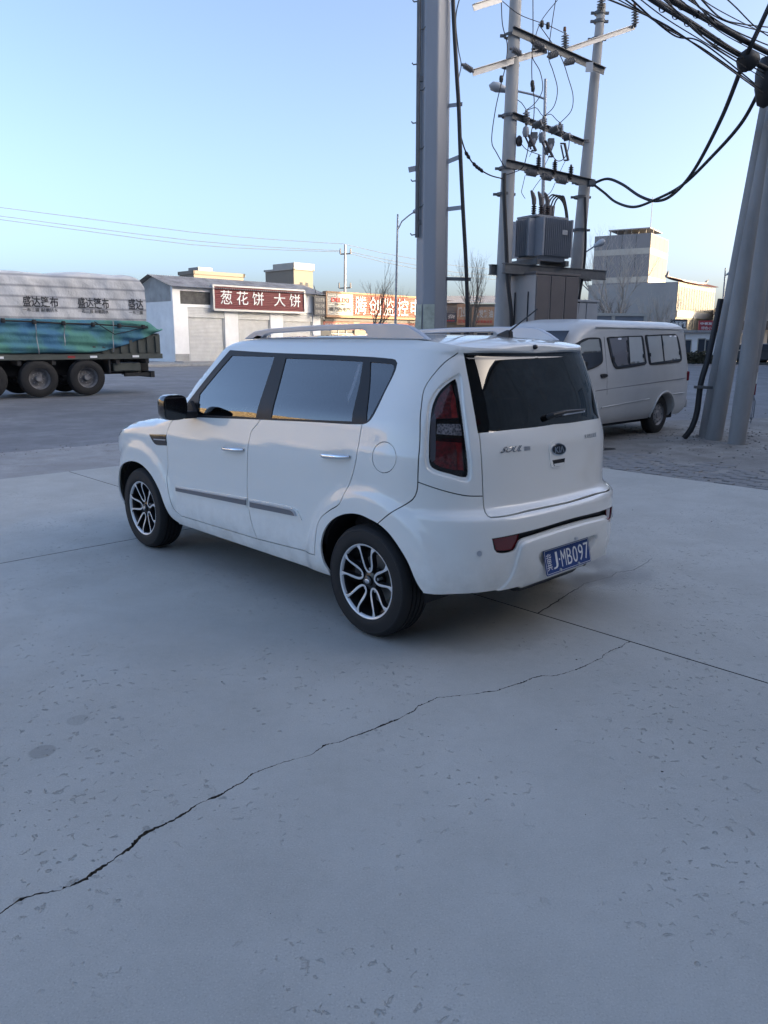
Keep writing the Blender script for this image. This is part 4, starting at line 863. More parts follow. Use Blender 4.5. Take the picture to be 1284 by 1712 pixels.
# ---------------- thin leads on the platform
G1 = 'thin leads on the transformer frame'
wl = [([(838, -5, 17.9), (840, 40, 17.9), (848, 75, 17.85), (845, 110, 17.8), (838, 140, 17.8), (828, 185, 17.75), (822, 235, 17.7), (830, 255, 17.65), (844, 280, 17.6)], .010, 'black lead dropping along the left side of the left concrete pole'),
      ([(891, -5, 18), (891, 60, 18), (889, 110, 18), (890, 142, 18), (893, 165, 18), (892, 200, 17.9), (885, 235, 17.85), (880, 262, 17.85), (872, 282, 17.8), (845, 293, 17.75)], .010, 'black lead with a clamp hanging midway between the two concrete poles'),
      ([(932, 0, 18.3), (905, 35, 18.2), (893, 70, 18), (890, 95, 18), (903, 120, 18.05), (907, 150, 18.05), (895, 172, 18.0), (880, 184, 18.0)], .009, 'black lead looping left of the street lamp to the first insulator'),
      ([(929, 0, 18.4), (920, 60, 18.4), (917, 95, 18.4), (925, 120, 18.4), (932, 150, 18.4), (926, 178, 18.35), (910, 194, 18.3)], .009, 'black lead hanging to the middle insulator'),
      ([(900, 40, 18.3), (925, 75, 18.4), (940, 100, 18.6), (950, 130, 18.6), (958, 160, 18.6), (955, 185, 18.6), (938, 204, 18.6)], .009, 'black lead bowing out to the rightmost insulator'),
      ([(863, 166, 18), (872, 172, 18), (880, 184, 18)], .008, 'short lead behind the left concrete pole'),
      ([(882, 184, 18), (896, 180, 18.1), (904, 190, 18.2), (909, 195, 18.3)], .008, 'short bridging lead between the left and middle insulators'),
      ([(911, 194, 18.3), (921, 191, 18.4), (930, 200, 18.5), (936, 205, 18.6)], .008, 'short bridging lead between the middle and right insulators'),
      ([(870, 238, 17.95), (880, 250, 17.9), (900, 258, 17.95), (905, 260, 18.1)], .008, 'lead hanging from the brown fuse cover'),
      ([(918, 250, 18.2), (930, 268, 18.3), (942, 266, 18.45), (950, 250, 18.55), (952, 230, 18.55)], .010, 'slack lead below the right end of the middle crossarm'),
      ([(878, 293, 18), (873, 315, 17.9), (872, 322, 17.8), (878, 332, 17.7)], .007, 'thin lead to the left transformer bushing'),
      ([(904, 299, 18.2), (890, 320, 18), (891, 335, 17.9), (893, 342, 17.85)], .007, 'thin lead to the middle transformer bushing'),
      ([(928, 306, 18.5), (920, 322, 18.3), (905, 333, 18.1), (903, 340, 18)], .007, 'thin lead to the right transformer bushing'),
      ([(885, 262, 17.9), (893, 245, 17.95), (905, 215, 18.1)], .006, 'thin straight lead crossing the left fuse holder'),
      ([(908, 282, 18.2), (918, 262, 18.25), (925, 245, 18.3)], .006, 'thin straight lead crossing the right fuse holder'),
      ([(935, 290, 18.5), (942, 275, 18.55), (946, 268, 18.55)], .006, 'thin straight lead below the right fuse'),
      ([(840, 2, 17.5), (870, 25, 17.8), (915, 42, 18.4), (945, 56, 18.9)], .008, 'taut line with two small insulators above the left crossarm')]
for p, r, lb in wl: wire('power_lead', p, r, lb, group=G1)
for (x, y, d) in ((838, 132, 17.8), (890, 140, 18), (891, 148, 18), (916, 43, 18.42), (906, 40, 18.3)):
    p = at(x, y, d); g = MB(); g.lathe([(0, .07), (.035, .06), (.045, .0), (.035, -.06), (0, -.07)], 8, Matrix.Translation(p)); o = g.build('lead_clamp', M['cable']); tag(o, {838: 'black clamp on the lead left of the left concrete pole', 890: 'upper black clamp on the lead between the concrete poles', 891: 'lower black clamp on the lead between the concrete poles', 916: 'right small insulator on the taut line', 906: 'left small insulator on the taut line'}[x], 'clamp')
# conduit down the left pole
wire('conduit', [(843, 290, 17.72), (843, 330, 17.68), (846, 400, 17.66), (849, 470, 17.64), (855, 530, 17.62), (853, 600, 17.62)], .045, 'thick black conduit running down the left concrete pole to the cabinet', 'conduit', n=10)
wire('power_lead', [(978, 330, 19.1), (979, 400, 19.1), (976, 450, 19.1), (968, 500, 19.0), (965, 540, 19.0)], .030, 'black cable running down the right concrete pole', group=G1)
# ---------------- tall octagonal steel pole with step irons
D8 = 14.6; mono = empty('steel_pole', tuple(at(720, 560, D8).xy) + (0,)); tag(mono, 'tall octagonal galvanised steel pole with a step rail up its left side', 'pole')
a, b = at(727, 0, D8), at(721, 545, D8); d = (b - a); base_ = a + d * ((-.2 - a.z) / d.z); topp = a - d * .25
g = MB(); vs, fs = [], []
for p, r in ((base_, .305), (topp, .275)):
    for k in range(8): an = 2 * math.pi * k / 8 + R(9); vs.append((p.x + r * math.cos(an), p.y + r * math.sin(an), p.z))
fs = [(k, (k + 1) % 8, 8 + (k + 1) % 8, 8 + k) for k in range(8)] + [tuple(range(8))[::-1], tuple(range(8, 16))]
g.add(vs, fs); g.build('shaft', M['galv_pole'], mono, bevel=.03, seg=2)
g = MB(); g.tube([at(701, -30, 14.45), at(697, 397, 14.45)], .036, 10); g.build('step_rail', M['angle'], mono, smooth=50)
for k, y in enumerate((0, 48, 105, 150, 203, 248, 300, 345, 390)):
    s_ = -1 if k % 2 == 0 else 1; x = 701 - y * .01; g = MB(); p = [at(x, y + 2, 14.45), at(x + s_ * 8, y, 14.4), at(x + s_ * 11, y - (4 if s_ > 0 else 2), 14.38)]
    if k % 2 == 0: p[1] = at(x - 9, y + 3, 14.45); p[2] = at(x - 11, y, 14.45)
    g.tube(p, .011, 6); g.build('step_iron', M['angle'], mono)
for y in (132, 372): g = MB(); g.beam(at(700, y - 1, 14.45), at(714, y + 2, 14.42), .05, .08); g.build('rail_bracket', M['angle'], mono)
g = MB(); g.beam(at(683, 284, 14.45), at(703, 280, 14.45), .012, .09); g.build('rail_bracket', M['galv'], mono)
for (x0, y0, x1, y1, w_) in ((748, 177, 773, 174, .06), (742, 273, 769, 262, .07), (746, 350, 771, 347, .07), (744, 466, 787, 467, .06)): g = MB(); g.beam(at(x0, y0, 14.5), at(x1, y1, 14.4), .02, w_); g.build('cable_bracket', M['galv'] if y0 != 466 else M['angle'], mono)
for (tl, w_, h_, m_) in (((699, 502), 15, 32, 'notice_paper'),):
    pass
M['paper'] = mat('weathered notice', (.42, .44, .36), .8, var=.2, scale=8)
# faded notices pasted on two flats of the pole
def flat_sheet(k, z0, z1, f0, f1, name, m_):
    r = .308; a0 = 2 * math.pi * k / 8 + R(9); a1 = a0 + 2 * math.pi / 8; c = base_.lerp(topp, (z0 - base_.z) / (topp.z - base_.z))
    A_ = Vector((c.x + r * math.cos(a0), c.y + r * math.sin(a0), 0)); B_ = Vector((c.x + r * math.cos(a1), c.y + r * math.sin(a1), 0)); n_ = ((A_ + B_) / 2 - Vector((c.x, c.y, 0))).normalized() * .004
    p0, p1 = A_.lerp(B_, f0) + n_, A_.lerp(B_, f1) + n_; gg = MB(); gg.prism([(0, z0), ((p1 - p0).length, z0), ((p1 - p0).length, z1), (0, z1)], p0, (p1 - p0).normalized(), (0, 0, 1), n_.normalized(), .003); return gg.build(name, m_, mono), p0 + n_, (p1 - p0).normalized()
for k in (4, 5): flat_sheet(k, 1.78, 2.22, .08, .95, 'notice', M['paper'])
rebase(mono)
wire('riser_cable', [(757, -10, 14.4), (759, 40, 14.4), (764, 130, 14.4), (767, 180, 14.4), (770, 265, 14.4), (774, 348, 14.4), (779, 440, 14.4), (781, 500, 14.4), (781, 560, 14.4)], .036, 'thick black riser cable clipped beside the tall steel pole', n=10)
wire('power_lead', [(769, -5, 14.5), (762, 30, 14.6), (766, 80, 15.4), (771, 107, 17.2), (768, 125, 16), (764, 140, 14.5)], .010, 'thin black lead looping from the riser cable to the end insulator', group=G1)
o = wire('power_lead', [(771, 230, 14.5), (778, 252, 15.0), (790, 272, 15.8), (805, 285, 16.5), (822, 294, 17.1), (842, 299, 17.7)], .014, 'black lead with collars sagging from the riser cable to the left concrete pole', group=G1)
for (x, y, d) in ((780, 257, 15.2), (783, 262, 15.4), (793, 275, 15.9), (797, 279, 16.1), (801, 282, 16.3), (805, 285, 16.5)):
    p = at(x, y, d); g = MB(); g.lathe([(.02, -.03), (.05, -.012), (.05, .012), (.02, .03)], 10, Matrix.Translation(p) @ Matrix.Rotation(R(50), 4, 'Y')); g.build('collar', M['cable'], o)
# ---------------- the leaning concrete poles at the right edge
M['pole_concrete2'] = mat('pale pole concrete', (.27, .265, .26), .85, var=.2, scale=2.5, bump=.25, bscale=20, stretch=(1, 1, .25))
for i, (bx_, tx_, dp, r0, r1, lb) in enumerate((((1183, 733), (1262, 300), 12.7, .150, .112, 'leftmost leaning concrete pole, half hidden behind the middle one'), ((1192, 740), (1267, 330), 12.35, .128, .108, 'middle leaning concrete pole at the right edge'), ((1230, 750), (1288, 330), 11.9, .128, .110, 'front leaning concrete pole at the right edge'), ((1236, 722), (1294, 400), 13.6, .125, .110, 'dark leaning concrete pole behind the front one at the right edge'))):
    a = at(*tx_, dp); b = at(*bx_, dp); d = b - a; base_p = a + d * ((-.3 - a.z) / d.z); top_p = a - d * (.75 if i == 0 else .55)
    g = MB(); g.tube([base_p, base_p.lerp(top_p, .5), top_p], [r0, (r0 + r1) / 2, r1 * .9], 26); o = g.build('leaning_pole', M['pole_concrete2'], smooth=50); tag(o, lb, 'utility pole')
    if i == 1: POLE_T = top_p
wire('ground_conduit', [(1205, 500, 12.55), (1186, 590, 12.5), (1172, 640, 12.45), (1165, 690, 12.45), (1155, 718, 12.45), (1144, 732, 12.5)], .045, 'black flexible conduit curving into the ground beside the leaning poles', 'conduit', n=12)
p = at(1172, 649, 12.4); g = MB(); g.beam(at(1161, 647, 12.35), at(1191, 648, 12.4), .05, .045); o = g.build('conduit_bracket', M['angle'], bevel=.008); tag(o, 'steel bracket holding the black conduit to the leaning pole', 'bracket')
# guy wire with red and white guard and turnbuckle
gy = empty('guy_wire', gnd(1255, 706)); tag(gy, 'guy wire with red and white guard rods right of the leaning poles', 'guy wire')
g0 = gnd(1255, 708); gt = at(1283, 480, 15.2); dv = (gt - g0)
g = MB(); g.tube([g0 - dv * .02, g0 + dv * 2.], .008, 6); g.build('wire', M['galv'], gy)
for k in range(9):
    f0 = .22 + k * .085; g = MB(); g.tube([g0 + dv * f0, g0 + dv * (f0 + .083)], .021, 8); g.build('guard_section', (mat('guard red', (.20, .02, .03), .6) if k == 0 else bpy.data.materials['guard red']) if k % 2 == 0 else M['white_text'], gy, smooth=50)
for s_ in (-1, 1): g = MB(); g.tube([g0 + dv * .03, g0 + dv * .05 + Vector((.035 * s_, 0, 0)), g0 + dv * .17 + Vector((.035 * s_, 0, 0)), g0 + dv * .2], .012, 6); g.build('turnbuckle_bar', M['galv'], gy)
rebase(gy)
# ---------------- overhead bundles at the upper right
G2 = 'cables of the overhead bundle'
E1 = (1286, 128, 11.6)
for i, (p, r, lb) in enumerate((([(1040, -40, 8.4), (1090, -2, 9.0), (1160, 42, 10.0), (1225, 85, 10.9), (1292, 120, 11.6)], .034, 'lower of the two thick black overhead cables'), ([(1075, -40, 8.4), (1120, -2, 9.0), (1185, 34, 9.9), (1245, 68, 10.7), (1292, 92, 11.4)], .034, 'upper of the two thick black overhead cables'))): wire('overhead_cable', p, r, lb, group=G2, n=8)
ends = [((1020, -8), (1100, 36), (1170, 80), (1240, 128), 9.6), ((1035, -8), (1110, 45), (1180, 84), (1272, 150), 9.7), ((1048, -8), (1125, 58), (1175, 72), (1262, 140), 9.9), ((1062, -8), (1115, 32), (1190, 78), (1278, 132), 9.5), ((1102, -8), (1150, 36), (1190, 75), (1246, 112), 9.4), ((1110, -8), (1140, 30), (1192, 74), (1284, 126), 9.8), ((1128, -8), (1175, 30), (1215, 60), (1284, 96), 9.8), ((1140, -8), (1180, 18), (1220, 38), (1290, 56), 9.9), ((1150, -8), (1176, 18), (1225, 50), (1290, 78), 10.), ((1166, -8), (1190, 10), (1230, 32), (1290, 62), 10.2), ((1208, -8), (1230, 12), (1262, 44), (1290, 64), 10.4), ((1168, -6), (1205, 30), (1240, 40), (1290, 46), 10.1), ((1155, -8), (1178, 22), (1200, 44), (1240, 72), 9.6), ((1085, -8), (1120, 18), (1180, 56), (1260, 108), 9.3), ((1000, -8), (1090, 30), (1150, 66), (1276, 156), 9.2)]
WLAB = ['lowest thin wire leaving the frame top just left of the steel bracket insulator', 'second lowest thin wire sagging under the thick overhead cables', 'thin wire with a deep sag touching the lowest wire under the bundle', 'thin wire crossing the capped insulator at the right pole head', 'thin wire ending at the round splice closure', 'thin wire running straight under the lower thick cable to the pole head', 'thin wire between the two thick overhead cables', 'topmost slack thin wire above the thick cables at the right edge', 'second slack thin wire above the thick cables', 'third slack thin wire above the thick cables', 'steep thin wire falling to the right edge near the frame corner', 'flat thin wire kinking along the top right edge', 'short thin wire dropping from the upper thick cable to the splice closure', 'thin wire hugging the lower thick cable', 'outermost thin wire starting furthest left at the frame top']
for i, (a, b, c, d, dp) in enumerate(ends): wire('overhead_wire', [(*a, dp - 1.2), (*b, dp - .4), (*c, dp + .5), (*d, dp + 1.8)], .006 + .0015 * (i % 3), WLAB[i], group='thin wires of the overhead bundle')
for i, (x, y, dp) in enumerate(((1108, 14, 9.3), (1130, 26, 9.6), (1150, 38, 9.85), (1172, 52, 10.1), (1200, 70, 10.5), (1140, 10, 9.3), (1165, 24, 9.6), (1190, 38, 9.95))):
    p = at(x, y, dp); g = MB(); g.lathe([(.038, -.025), (.042, 0), (.038, .025)], 12, Matrix.Translation(p) @ (at(x + 10, y + 6.5, dp + .15) - p).to_track_quat('Z', 'Y').to_matrix().to_4x4()); o = g.build('cable_tie', M['cable'], smooth=60); tag(o, ('first', 'second', 'third', 'fourth', 'fifth')[i % 5 if i < 5 else i - 5] + (' black tie from the top on the lower thick overhead cable' if i < 5 else ' black tie from the top on the upper thick overhead cable'), 'cable tie', 'ties on the overhead cables')
p = at(1250, 101, 10.9); g = MB(); rb = random.Random(9); vs = []; 
for i in range(9):
    la = -math.pi / 2 + math.pi * i / 8
    for k in range(14): lo = 2 * math.pi * k / 14; r = .135 * (1 + .10 * rb.uniform(-1, 1)); vs.append((p.x + r * math.cos(la) * math.cos(lo), p.y + r * math.cos(la) * math.sin(lo), p.z + .95 * r * math.sin(la)))
fs = [(i * 14 + k, i * 14 + (k + 1) % 14, (i + 1) * 14 + (k + 1) % 14, (i + 1) * 14 + k) for i in range(8) for k in range(14)]
o = g.add(vs, fs).build('splice_closure', M['cable'], smooth=60); tag(o, 'round black splice closure in the overhead bundle', 'splice closure')
p = at(1281, 135, 11.6); g = MB(); g.lathe([(0, -.35), (.09, -.3), (.14, -.1), (.15, .1), (.1, .28), (0, .3)], 14, Matrix.Translation(p)); o = g.build('cable_coil', M['cable'], smooth=50); tag(o, 'black lump of coiled cable on the leaning pole head at the right edge', 'cable')
wire('service_cable', [(1300, -20, 10.6), (1270, 45, 10.7), (1245, 100, 10.9), (1205, 200, 12.5), (1160, 285, 14.5), (1125, 325, 16), (1098, 336, 16.8), (1070, 328, 17.4), (1040, 308, 18.2), (1015, 299, 18.7), (992, 307, 19.0)], .030, 'thick black service cable looping down from the splice closure to the transformer frame', n=8)
wire('service_cable', [(1275, 140, 11.5), (1240, 205, 12.5), (1190, 262, 14), (1140, 310, 15.5), (1095, 334, 16.6), (1060, 346, 17.4), (1030, 338, 18.2), (1010, 322, 18.7), (993, 309, 19.0)], .028, 'thinner black service cable crossing below the other one to the transformer frame', n=8)
# ---------------- street lamps
def lamp(name, label, base_px, top_px, depth, arm_px, head_px, head_sc=1., r=.09):
    t, b = at(*top_px, depth), at(*base_px, depth); root = empty(name, (b.x, b.y, 0)); tag(root, label, 'street lamp')
    d = b - t; b2 = t + d * ((0 - t.z) / d.z); g = MB(); g.tube([b2, t], [r, r * .55], 12); g.build('post', M['galv'], root, smooth=50)
    if arm_px:
        g = MB(); g.tube([at(*p, depth) for p in arm_px], r * .42, 8); g.build('arm', M['galv'], root, smooth=50)
        a, c = at(*head_px[0], depth), at(*head_px[1], depth); g = MB(); q = Matrix.Translation(a) @ (c - a).to_track_quat('Z', 'Y').to_matrix().to_4x4(); L = (c - a).length
        g.lathe([(.02, 0), (.055 * head_sc, L * .05), (.075 * head_sc, L * .3), (.105 * head_sc, L * .6), (.09 * head_sc, L * .85), (.0, L)], 14, q @ Matrix.Diagonal((1.2, .75, 1, 1))); g.build('lamp_head', M['cab_grey'], root, smooth=60)
    rebase(root); return root
lamp('street_lamp', 'tall street lamp with its head reaching left behind the transformer poles', (903, 545), (912, 132), 23.5, [(910, 165), (890, 158), (868, 153), (850, 150)], ((852, 152), (817, 142)), 1.6, .07)
lamp('street_lamp', 'thin street lamp post left of the tall steel pole', (661, 548), (665, 358), 44, [(665, 384), (672, 370), (684, 360), (696, 352)], ((690, 355), (712, 345)), 2.2, .085)
lamp('street_lamp', 'street lamp head peeping out right of the right concrete pole', (968, 560), (966, 415), 42, [(968, 428), (980, 421), (995, 411)], ((993, 412), (1012, 402)), 2.2, .09)
lamp('street_lamp', 'distant thin post in front of the tiled hall beside the leaning poles', (1204, 560), (1213, 448), 55, [(1212, 462), (1216, 458)], ((1215, 459), (1222, 456)), 1.5, .08)
# ---------------- distant power pole and lines
pp = empty('power_pole', (at(577, 500, 78).x, 78, 0)); tag(pp, 'slim distant power pole standing behind the maroon sign', 'utility pole')
b, t = at(576, 600, 78), at(577, 409, 78); g = MB(); g.tube([Vector((b.x, b.y, 0)), t], [.15, .10], 10); g.build('pole', M['pole_concrete'], pp, smooth=50)
for (x0, y0, x1, y1) in ((569, 425, 586, 424), (567, 482, 586, 481)):
    g = MB(); g.beam(at(x0, y0, 78), at(x1, y1, 78), .1, .12); g.build('crossarm', M['angle'], pp)
    for x in (x0, x1): q = at(x, (y0 + y1) / 2, 78); g = MB(); g.tube([q, q + Vector((0, 0, .5))], [.09, .06], 8); g.build('insulator', M['porcelain'], pp)
rebase(pp)
for i, (p, lb) in enumerate((([(-30, 343, 62), (150, 366, 66), (320, 388, 70), (450, 400, 74), (577, 408, 78)], 'topmost line left of the distant power pole'), ([(-30, 357, 62), (150, 381, 66), (320, 402, 70), (450, 413, 74), (568, 419, 78)], 'middle line left of the distant power pole'), ([(-30, 363, 62), (150, 387, 66), (320, 409, 70), (450, 417, 74), (568, 421, 78)], 'lowest line left of the distant power pole'),
                           ([(579, 409, 78), (640, 423, 82), (700, 434, 86), (760, 444, 92), (840, 452, 98)], 'topmost line right of the distant power pole'), ([(586, 421, 78), (640, 433, 82), (700, 444, 86), (760, 455, 92), (840, 462, 98)], 'middle line right of the distant power pole'), ([(586, 424, 78), (640, 438, 82), (700, 450, 86), (760, 462, 92), (840, 468, 98)], 'lowest line right of the distant power pole'))):
    wire('power_line', p, .022, lb, 'power line', m=M['line'], group='distant power lines', n=5, step=3.)
# ================================================================== white van
M['van_paint'] = mat('dusty white van paint', (.55, .55, .54), .38, coat=.5, coatr=.12, var=.07, scale=1.4)
M['van_glass'] = glass_mat('van glass', (.42, .45, .46), 1.5, 1.4, dust=.16)
M['curtain'] = mat('pale curtain', (.52, .53, .52), .9, var=.05, scale=3)
M['steel_rim'] = mat('dusty steel rim', (.30, .30, .31), .55, metal=.5, var=.15, scale=12)
VH = Vector((-.722, -.692, 0)); VL = Vector((.692, -.722, 0)); vw = gnd(1099, 725); VO = Vector((vw.x, vw.y, 0)) - VL * .76
van = empty('van', VO, math.atan2(VH.y, VH.x)); tag(van, 'dusty white van with curtained side windows parked behind the compact car', 'van')
VM = Matrix.Translation(VO) @ Matrix.Rotation(math.atan2(VH.y, VH.x), 4, 'Z'); VI = VM.inverted()
vw_ = pchip if 'pchip' in globals() else None
def lin(xs, ys): return lambda t: float(np.interp(t, xs, ys))
v_w = lin([.30, .38, .5, .7, 1.0, 1.12, 1.75, 1.82, 1.87, 1.905, 1.925], [.74, .80, .835, .845, .845, .838, .745, .72, .67, .58, .45])
v_r = lin([.30, .38, .45, .7, 1.1, 1.75, 1.85, 1.925], [-1.16, -1.20, -1.21, -1.21, -1.18, -1.06, -1.0, -.85])
v_f = lin([.30, .45, .7, 1.0, 1.1, 1.75, 1.85, 1.925], [3.52, 3.60, 3.60, 3.50, 3.38, 2.72, 2.55, 2.2])
zs_ = [.30, .34, .38, .45, .52, .6, .7, .8, .85, .9, .95, 1.0, 1.06, 1.12, 1.2, 1.35, 1.5, 1.65, 1.75, 1.79, 1.82, 1.85, 1.875, 1.895, 1.91, 1.92, 1.925]; NV_ = 96; g = MB(); vs = []
for z in zs_:
    a, b, w_ = v_r(z), v_f(z), v_w(z); cxm, hl = (a + b) / 2, (b - a) / 2
    crease = .008 * (1 if z < .86 else 0)
    for k in range(NV_):
        th = 2 * math.pi * k / NV_; c, s_ = math.cos(th), math.sin(th); n = 7.; rad = (abs(c / hl) ** n + abs(s_ / (w_ + crease)) ** n) ** (-1 / n); vs.append((cxm + rad * c, rad * s_, z))
fs = [(i * NV_ + k, i * NV_ + (k + 1) % NV_, (i + 1) * NV_ + (k + 1) % NV_, (i + 1) * NV_ + k) for i in range(len(zs_) - 1) for k in range(NV_)] + [tuple(range(NV_))[::-1], tuple((len(zs_) - 1) * NV_ + k for k in range(NV_))]
g.add(vs, fs); vb = g.build('body', M['van_paint'], van, smooth=38)
cut = MB()
for xx in (0, 2.55):
    for sy in (1, -1): cut.lathe([(0, .50), (.375, .50), (.375, 1.0), (0, 1.0)], 40, Matrix.Translation((xx, 0, .34)) @ Matrix.Rotation(R(-90 * sy), 4, 'X'))
co_ = cut.build('cutter', None if False else M['gap']); bm_ = vb.modifiers.new('b', 'BOOLEAN'); co_.parent = van; bm_.object = co_; bm_.operation = 'DIFFERENCE'; bm_.solver = 'EXACT'
bpy.context.view_layer.update(); dg = bpy.context.evaluated_depsgraph_get(); me2 = bpy.data.meshes.new_from_object(vb.evaluated_get(dg)); vb.modifiers.clear(); vb.data = me2; me2.materials.clear(); me2.materials.append(M['van_paint']); bpy.data.objects.remove(co_); smooth_by_angle(me2, 38)
def vanpt(px, py, off=0.):
    """pixel onto the left flank (y = w(z))"""
    o = VI @ CAM; d = VI.to_3x3() @ pray(px, py); t = (.84 - o.y) / d.y
    for _ in range(8): p = o + d * t; t += (v_w(p.z) - p.y) / d.y
    p = o + d * t; return p.x, p.z
def flank(name, pts, m, off, th, step=.03, sy=1, parent=van, closed=True):
    q = [vanpt(*p[:2]) + tuple(p[2:]) for p in pts]; c = [tuple(p) for p in spline(q, step, True)]
    A = np.array(c); G = np.array([(a, b) for a in np.arange(A[:, 0].min(), A[:, 0].max(), .06) for b in np.arange(A[:, 1].min(), A[:, 1].max(), .05)]); G = G[np_inside(G, A)]; G = G[np_dist(G, A) > .015] if len(G) else G
    v, _, f, *_ = delaunay_2d_cdt([Vector(p) for p in c] + [Vector(p) for p in G], [(i, (i + 1) % len(c)) for i in range(len(c))], [], 0, 1e-6)
    V2 = [(p.x, (v_w(p.y) + .008 * (p.y < .86) + off) * sy, p.y) for p in v]; V3 = [(p.x, (v_w(p.y) + off - th) * sy, p.y) for p in v]; n = len(v); ff = []
    for t in f:
        ce = sum((v[i] for i in t), Vector((0, 0))) / len(t)
        if inside(ce, c):
            t = tuple(t); ar = (v[t[1]] - v[t[0]]).cross(v[t[2]] - v[t[0]]); t = t if (ar < 0) == (sy > 0) else t[::-1]; ff.append(t)
    k = len(c); ff2 = [(i, (i + 1) % k, n + (i + 1) % k, n + i) for i in range(k)]
    return MB().add(V2 + V3, ff + ff2).build(name, m, parent, smooth=30)
wins = {'sliding_window': [(1014.5, 564.5), (1030, 562.8), (1068, 561.3), (1074, 563), (1079, 600), (1080.2, 606), (1077, 609.8), (1034, 616.6), (1028.6, 616), (1023, 606), (1015.5, 572)],
        'rear_side_window': [(1078.2, 561.8), (1085, 560.2), (1124, 558.5), (1130.5, 560), (1134.4, 570), (1139.2, 598), (1138, 603.5), (1133, 605.4), (1089, 610.2), (1085.2, 608), (1082.5, 590)],
        'door_window': [(950, 585), (968.7, 571), (980.7, 565.2), (998, 564.4), (1003.5, 567), (1006.5, 590), (1007, 604), (1002.5, 610), (988, 617), (955, 626)]}
for nm, pl in wins.items():
    for sy in (1, -1):
        fr = flank('window_rubber', pl, M['rubber'], .012, .02, sy=sy)
        c_ = np.array(pl).mean(0); inn = [tuple(c_ + (np.array(p) - c_) * np.array([.93, .91])) for p in pl]
        flank(nm, inn, M['curtain' if False else 'window_pane'], .0135, .004, sy=sy)
# curtains drawn behind the side glass: pale panels seen through the panes
def quadpx(a, b): return None
for nm, pl in {'curtain_front': [(1050, 563.5, 1), (1070.5, 563.2, 1), (1076.5, 605, 1), (1053, 608.8, 1)], 'curtain_rear_left': [(1081, 562.5, 1), (1103.5, 561.3, 1), (1108, 603.5, 1), (1087.5, 606.5, 1)], 'curtain_rear_right': [(1105.5, 561.2, 1), (1129.5, 561, 1), (1136, 600, 1), (1109.8, 603.3, 1)]}.items(): flank('curtained_pane', pl, bpy.data.materials.get('curtained glass') or mat('curtained glass', (.58, .61, .61), .12, coat=.6, var=.04, scale=4), .0145, .003)
flank('curtained_pane', [(1017.5, 566, 1), (1047.5, 563.8, 1), (1050.5, 609.2, 1), (1031.5, 612.5, 1), (1026, 603, 1)], mat('dim glass', (.20, .20, .22), .12, coat=.8), .0145, .003)
flank('curtained_pane', [(970, 573.5, 1), (983, 567.5, 1), (999.5, 567, 1), (1003.5, 588, 1), (960, 592, 1)], mat('dim pale glass', (.36, .39, .39), .12, coat=.8), .0145, .003)
for nm, a, b in (('window_divider', (1104.5, 561, 1), (1109, 603.5, 1)), ('window_divider', (1048.5, 563.6, 1), (1051.5, 609.2, 1))): flank(nm, [a, (a[0] + 1.2, a[1], 1), (b[0] + 1.2, b[1], 1), b], M['rubber'], .018, .008)
for (x, y) in ((1024, 601), (1074.5, 595), (1084.5, 593), (1135, 590)): flank('window_latch', [(x - 1.3, y - 3, 1), (x + 1.3, y - 3, 1), (x + 1.3, y + 3, 1), (x - 1.3, y + 3, 1)], M['rubber'], .03, .02)
flank('door_handle', [(1003.5, 626.5), (1008, 625), (1013.5, 626), (1014, 629), (1010, 631.2), (1004.5, 631)], M['plastic_black'], .028, .03)
# swage line, lower moulding, gutter
def stripe(name, p0, p1, h, m, off):
    a, b = vanpt(*p0), vanpt(*p1); g = MB(); pth = []
    for t in np.linspace(0, 1, 14): x, z = a[0] + (b[0] - a[0]) * t, a[1] + (b[1] - a[1]) * t; pth.append((x, v_w(z) + .008 * (z < .86) + off, z))
    g.tube(pth, h, 6); return g.build(name, m, van, smooth=60)
stripe('swage_line', (995, 653.5), (1146, 632), .007, M['clad_grey'], .001); stripe('side_moulding', (1004, 681.5), (1084, 667), .010, M['van_paint'], .006); stripe('side_moulding', (1122, 659), (1143, 656), .010, M['van_paint'], .006)
stripe('door_gap', (1010, 563), (1014, 660), .003, M['gap'], -.001)
g = MB(); g.tube([(x, v_w(1.80) + .012, 1.80) for x in np.linspace(-.80, 2.2, 20)], .012, 6); g.build('roof_gutter', M['van_paint'], van, smooth=60)
def disc(name, x, y0, y1, r0, m, z=.34):
    g = MB(); g.lathe([(0, y0), (r0, y0), (r0, y1), (0, y1)], 36, Matrix.Translation((x, 0, z)) @ Matrix.Rotation(R(-90), 4, 'X')); return g.build(name, m, van, smooth=30)
vwheel = None
for xx in (0, 2.55):
    for sy in (1, -1):
        if vwheel is None:
            vwheel = empty('wheel', parent=van); MY = Matrix.Rotation(R(-90), 4, 'X'); g = MB()
            g.lathe([(.19, -.09), (.23, -.1), (.30, -.095), (.332, -.075), (.34, -.05), (.34, -.02), (.333, -.018), (.333, -.010), (.34, -.008), (.34, .02), (.333, .022), (.333, .03), (.34, .032), (.34, .05), (.332, .075), (.30, .095), (.23, .1), (.19, .09)], 48, MY); g.build('tyre', M['tyre'], vwheel, smooth=30)
            g = MB(); g.lathe([(.205, .095), (.20, .08), (.185, .06), (.165, .05), (.15, .075), (.10, .085), (.075, .075), (.06, .09), (.0, .09)], 40, MY); g.build('rim', M['steel_rim'], vwheel, smooth=30)
            for k in range(8): a = 2 * math.pi * k / 8; g = MB(); g.lathe([(0, .0805), (.016, .0805), (.016, .07)], 10, Matrix.Translation((.125 * math.cos(a), 0, .125 * math.sin(a))) @ MY); g.build('rim_hole', M['gap'], vwheel)
            o = vwheel
        else: o = copy_tree(vwheel, van)
        o.location = (xx, (.76 - .1) * sy, .34); o.rotation_euler = (0, 0, 0 if sy > 0 else math.pi)
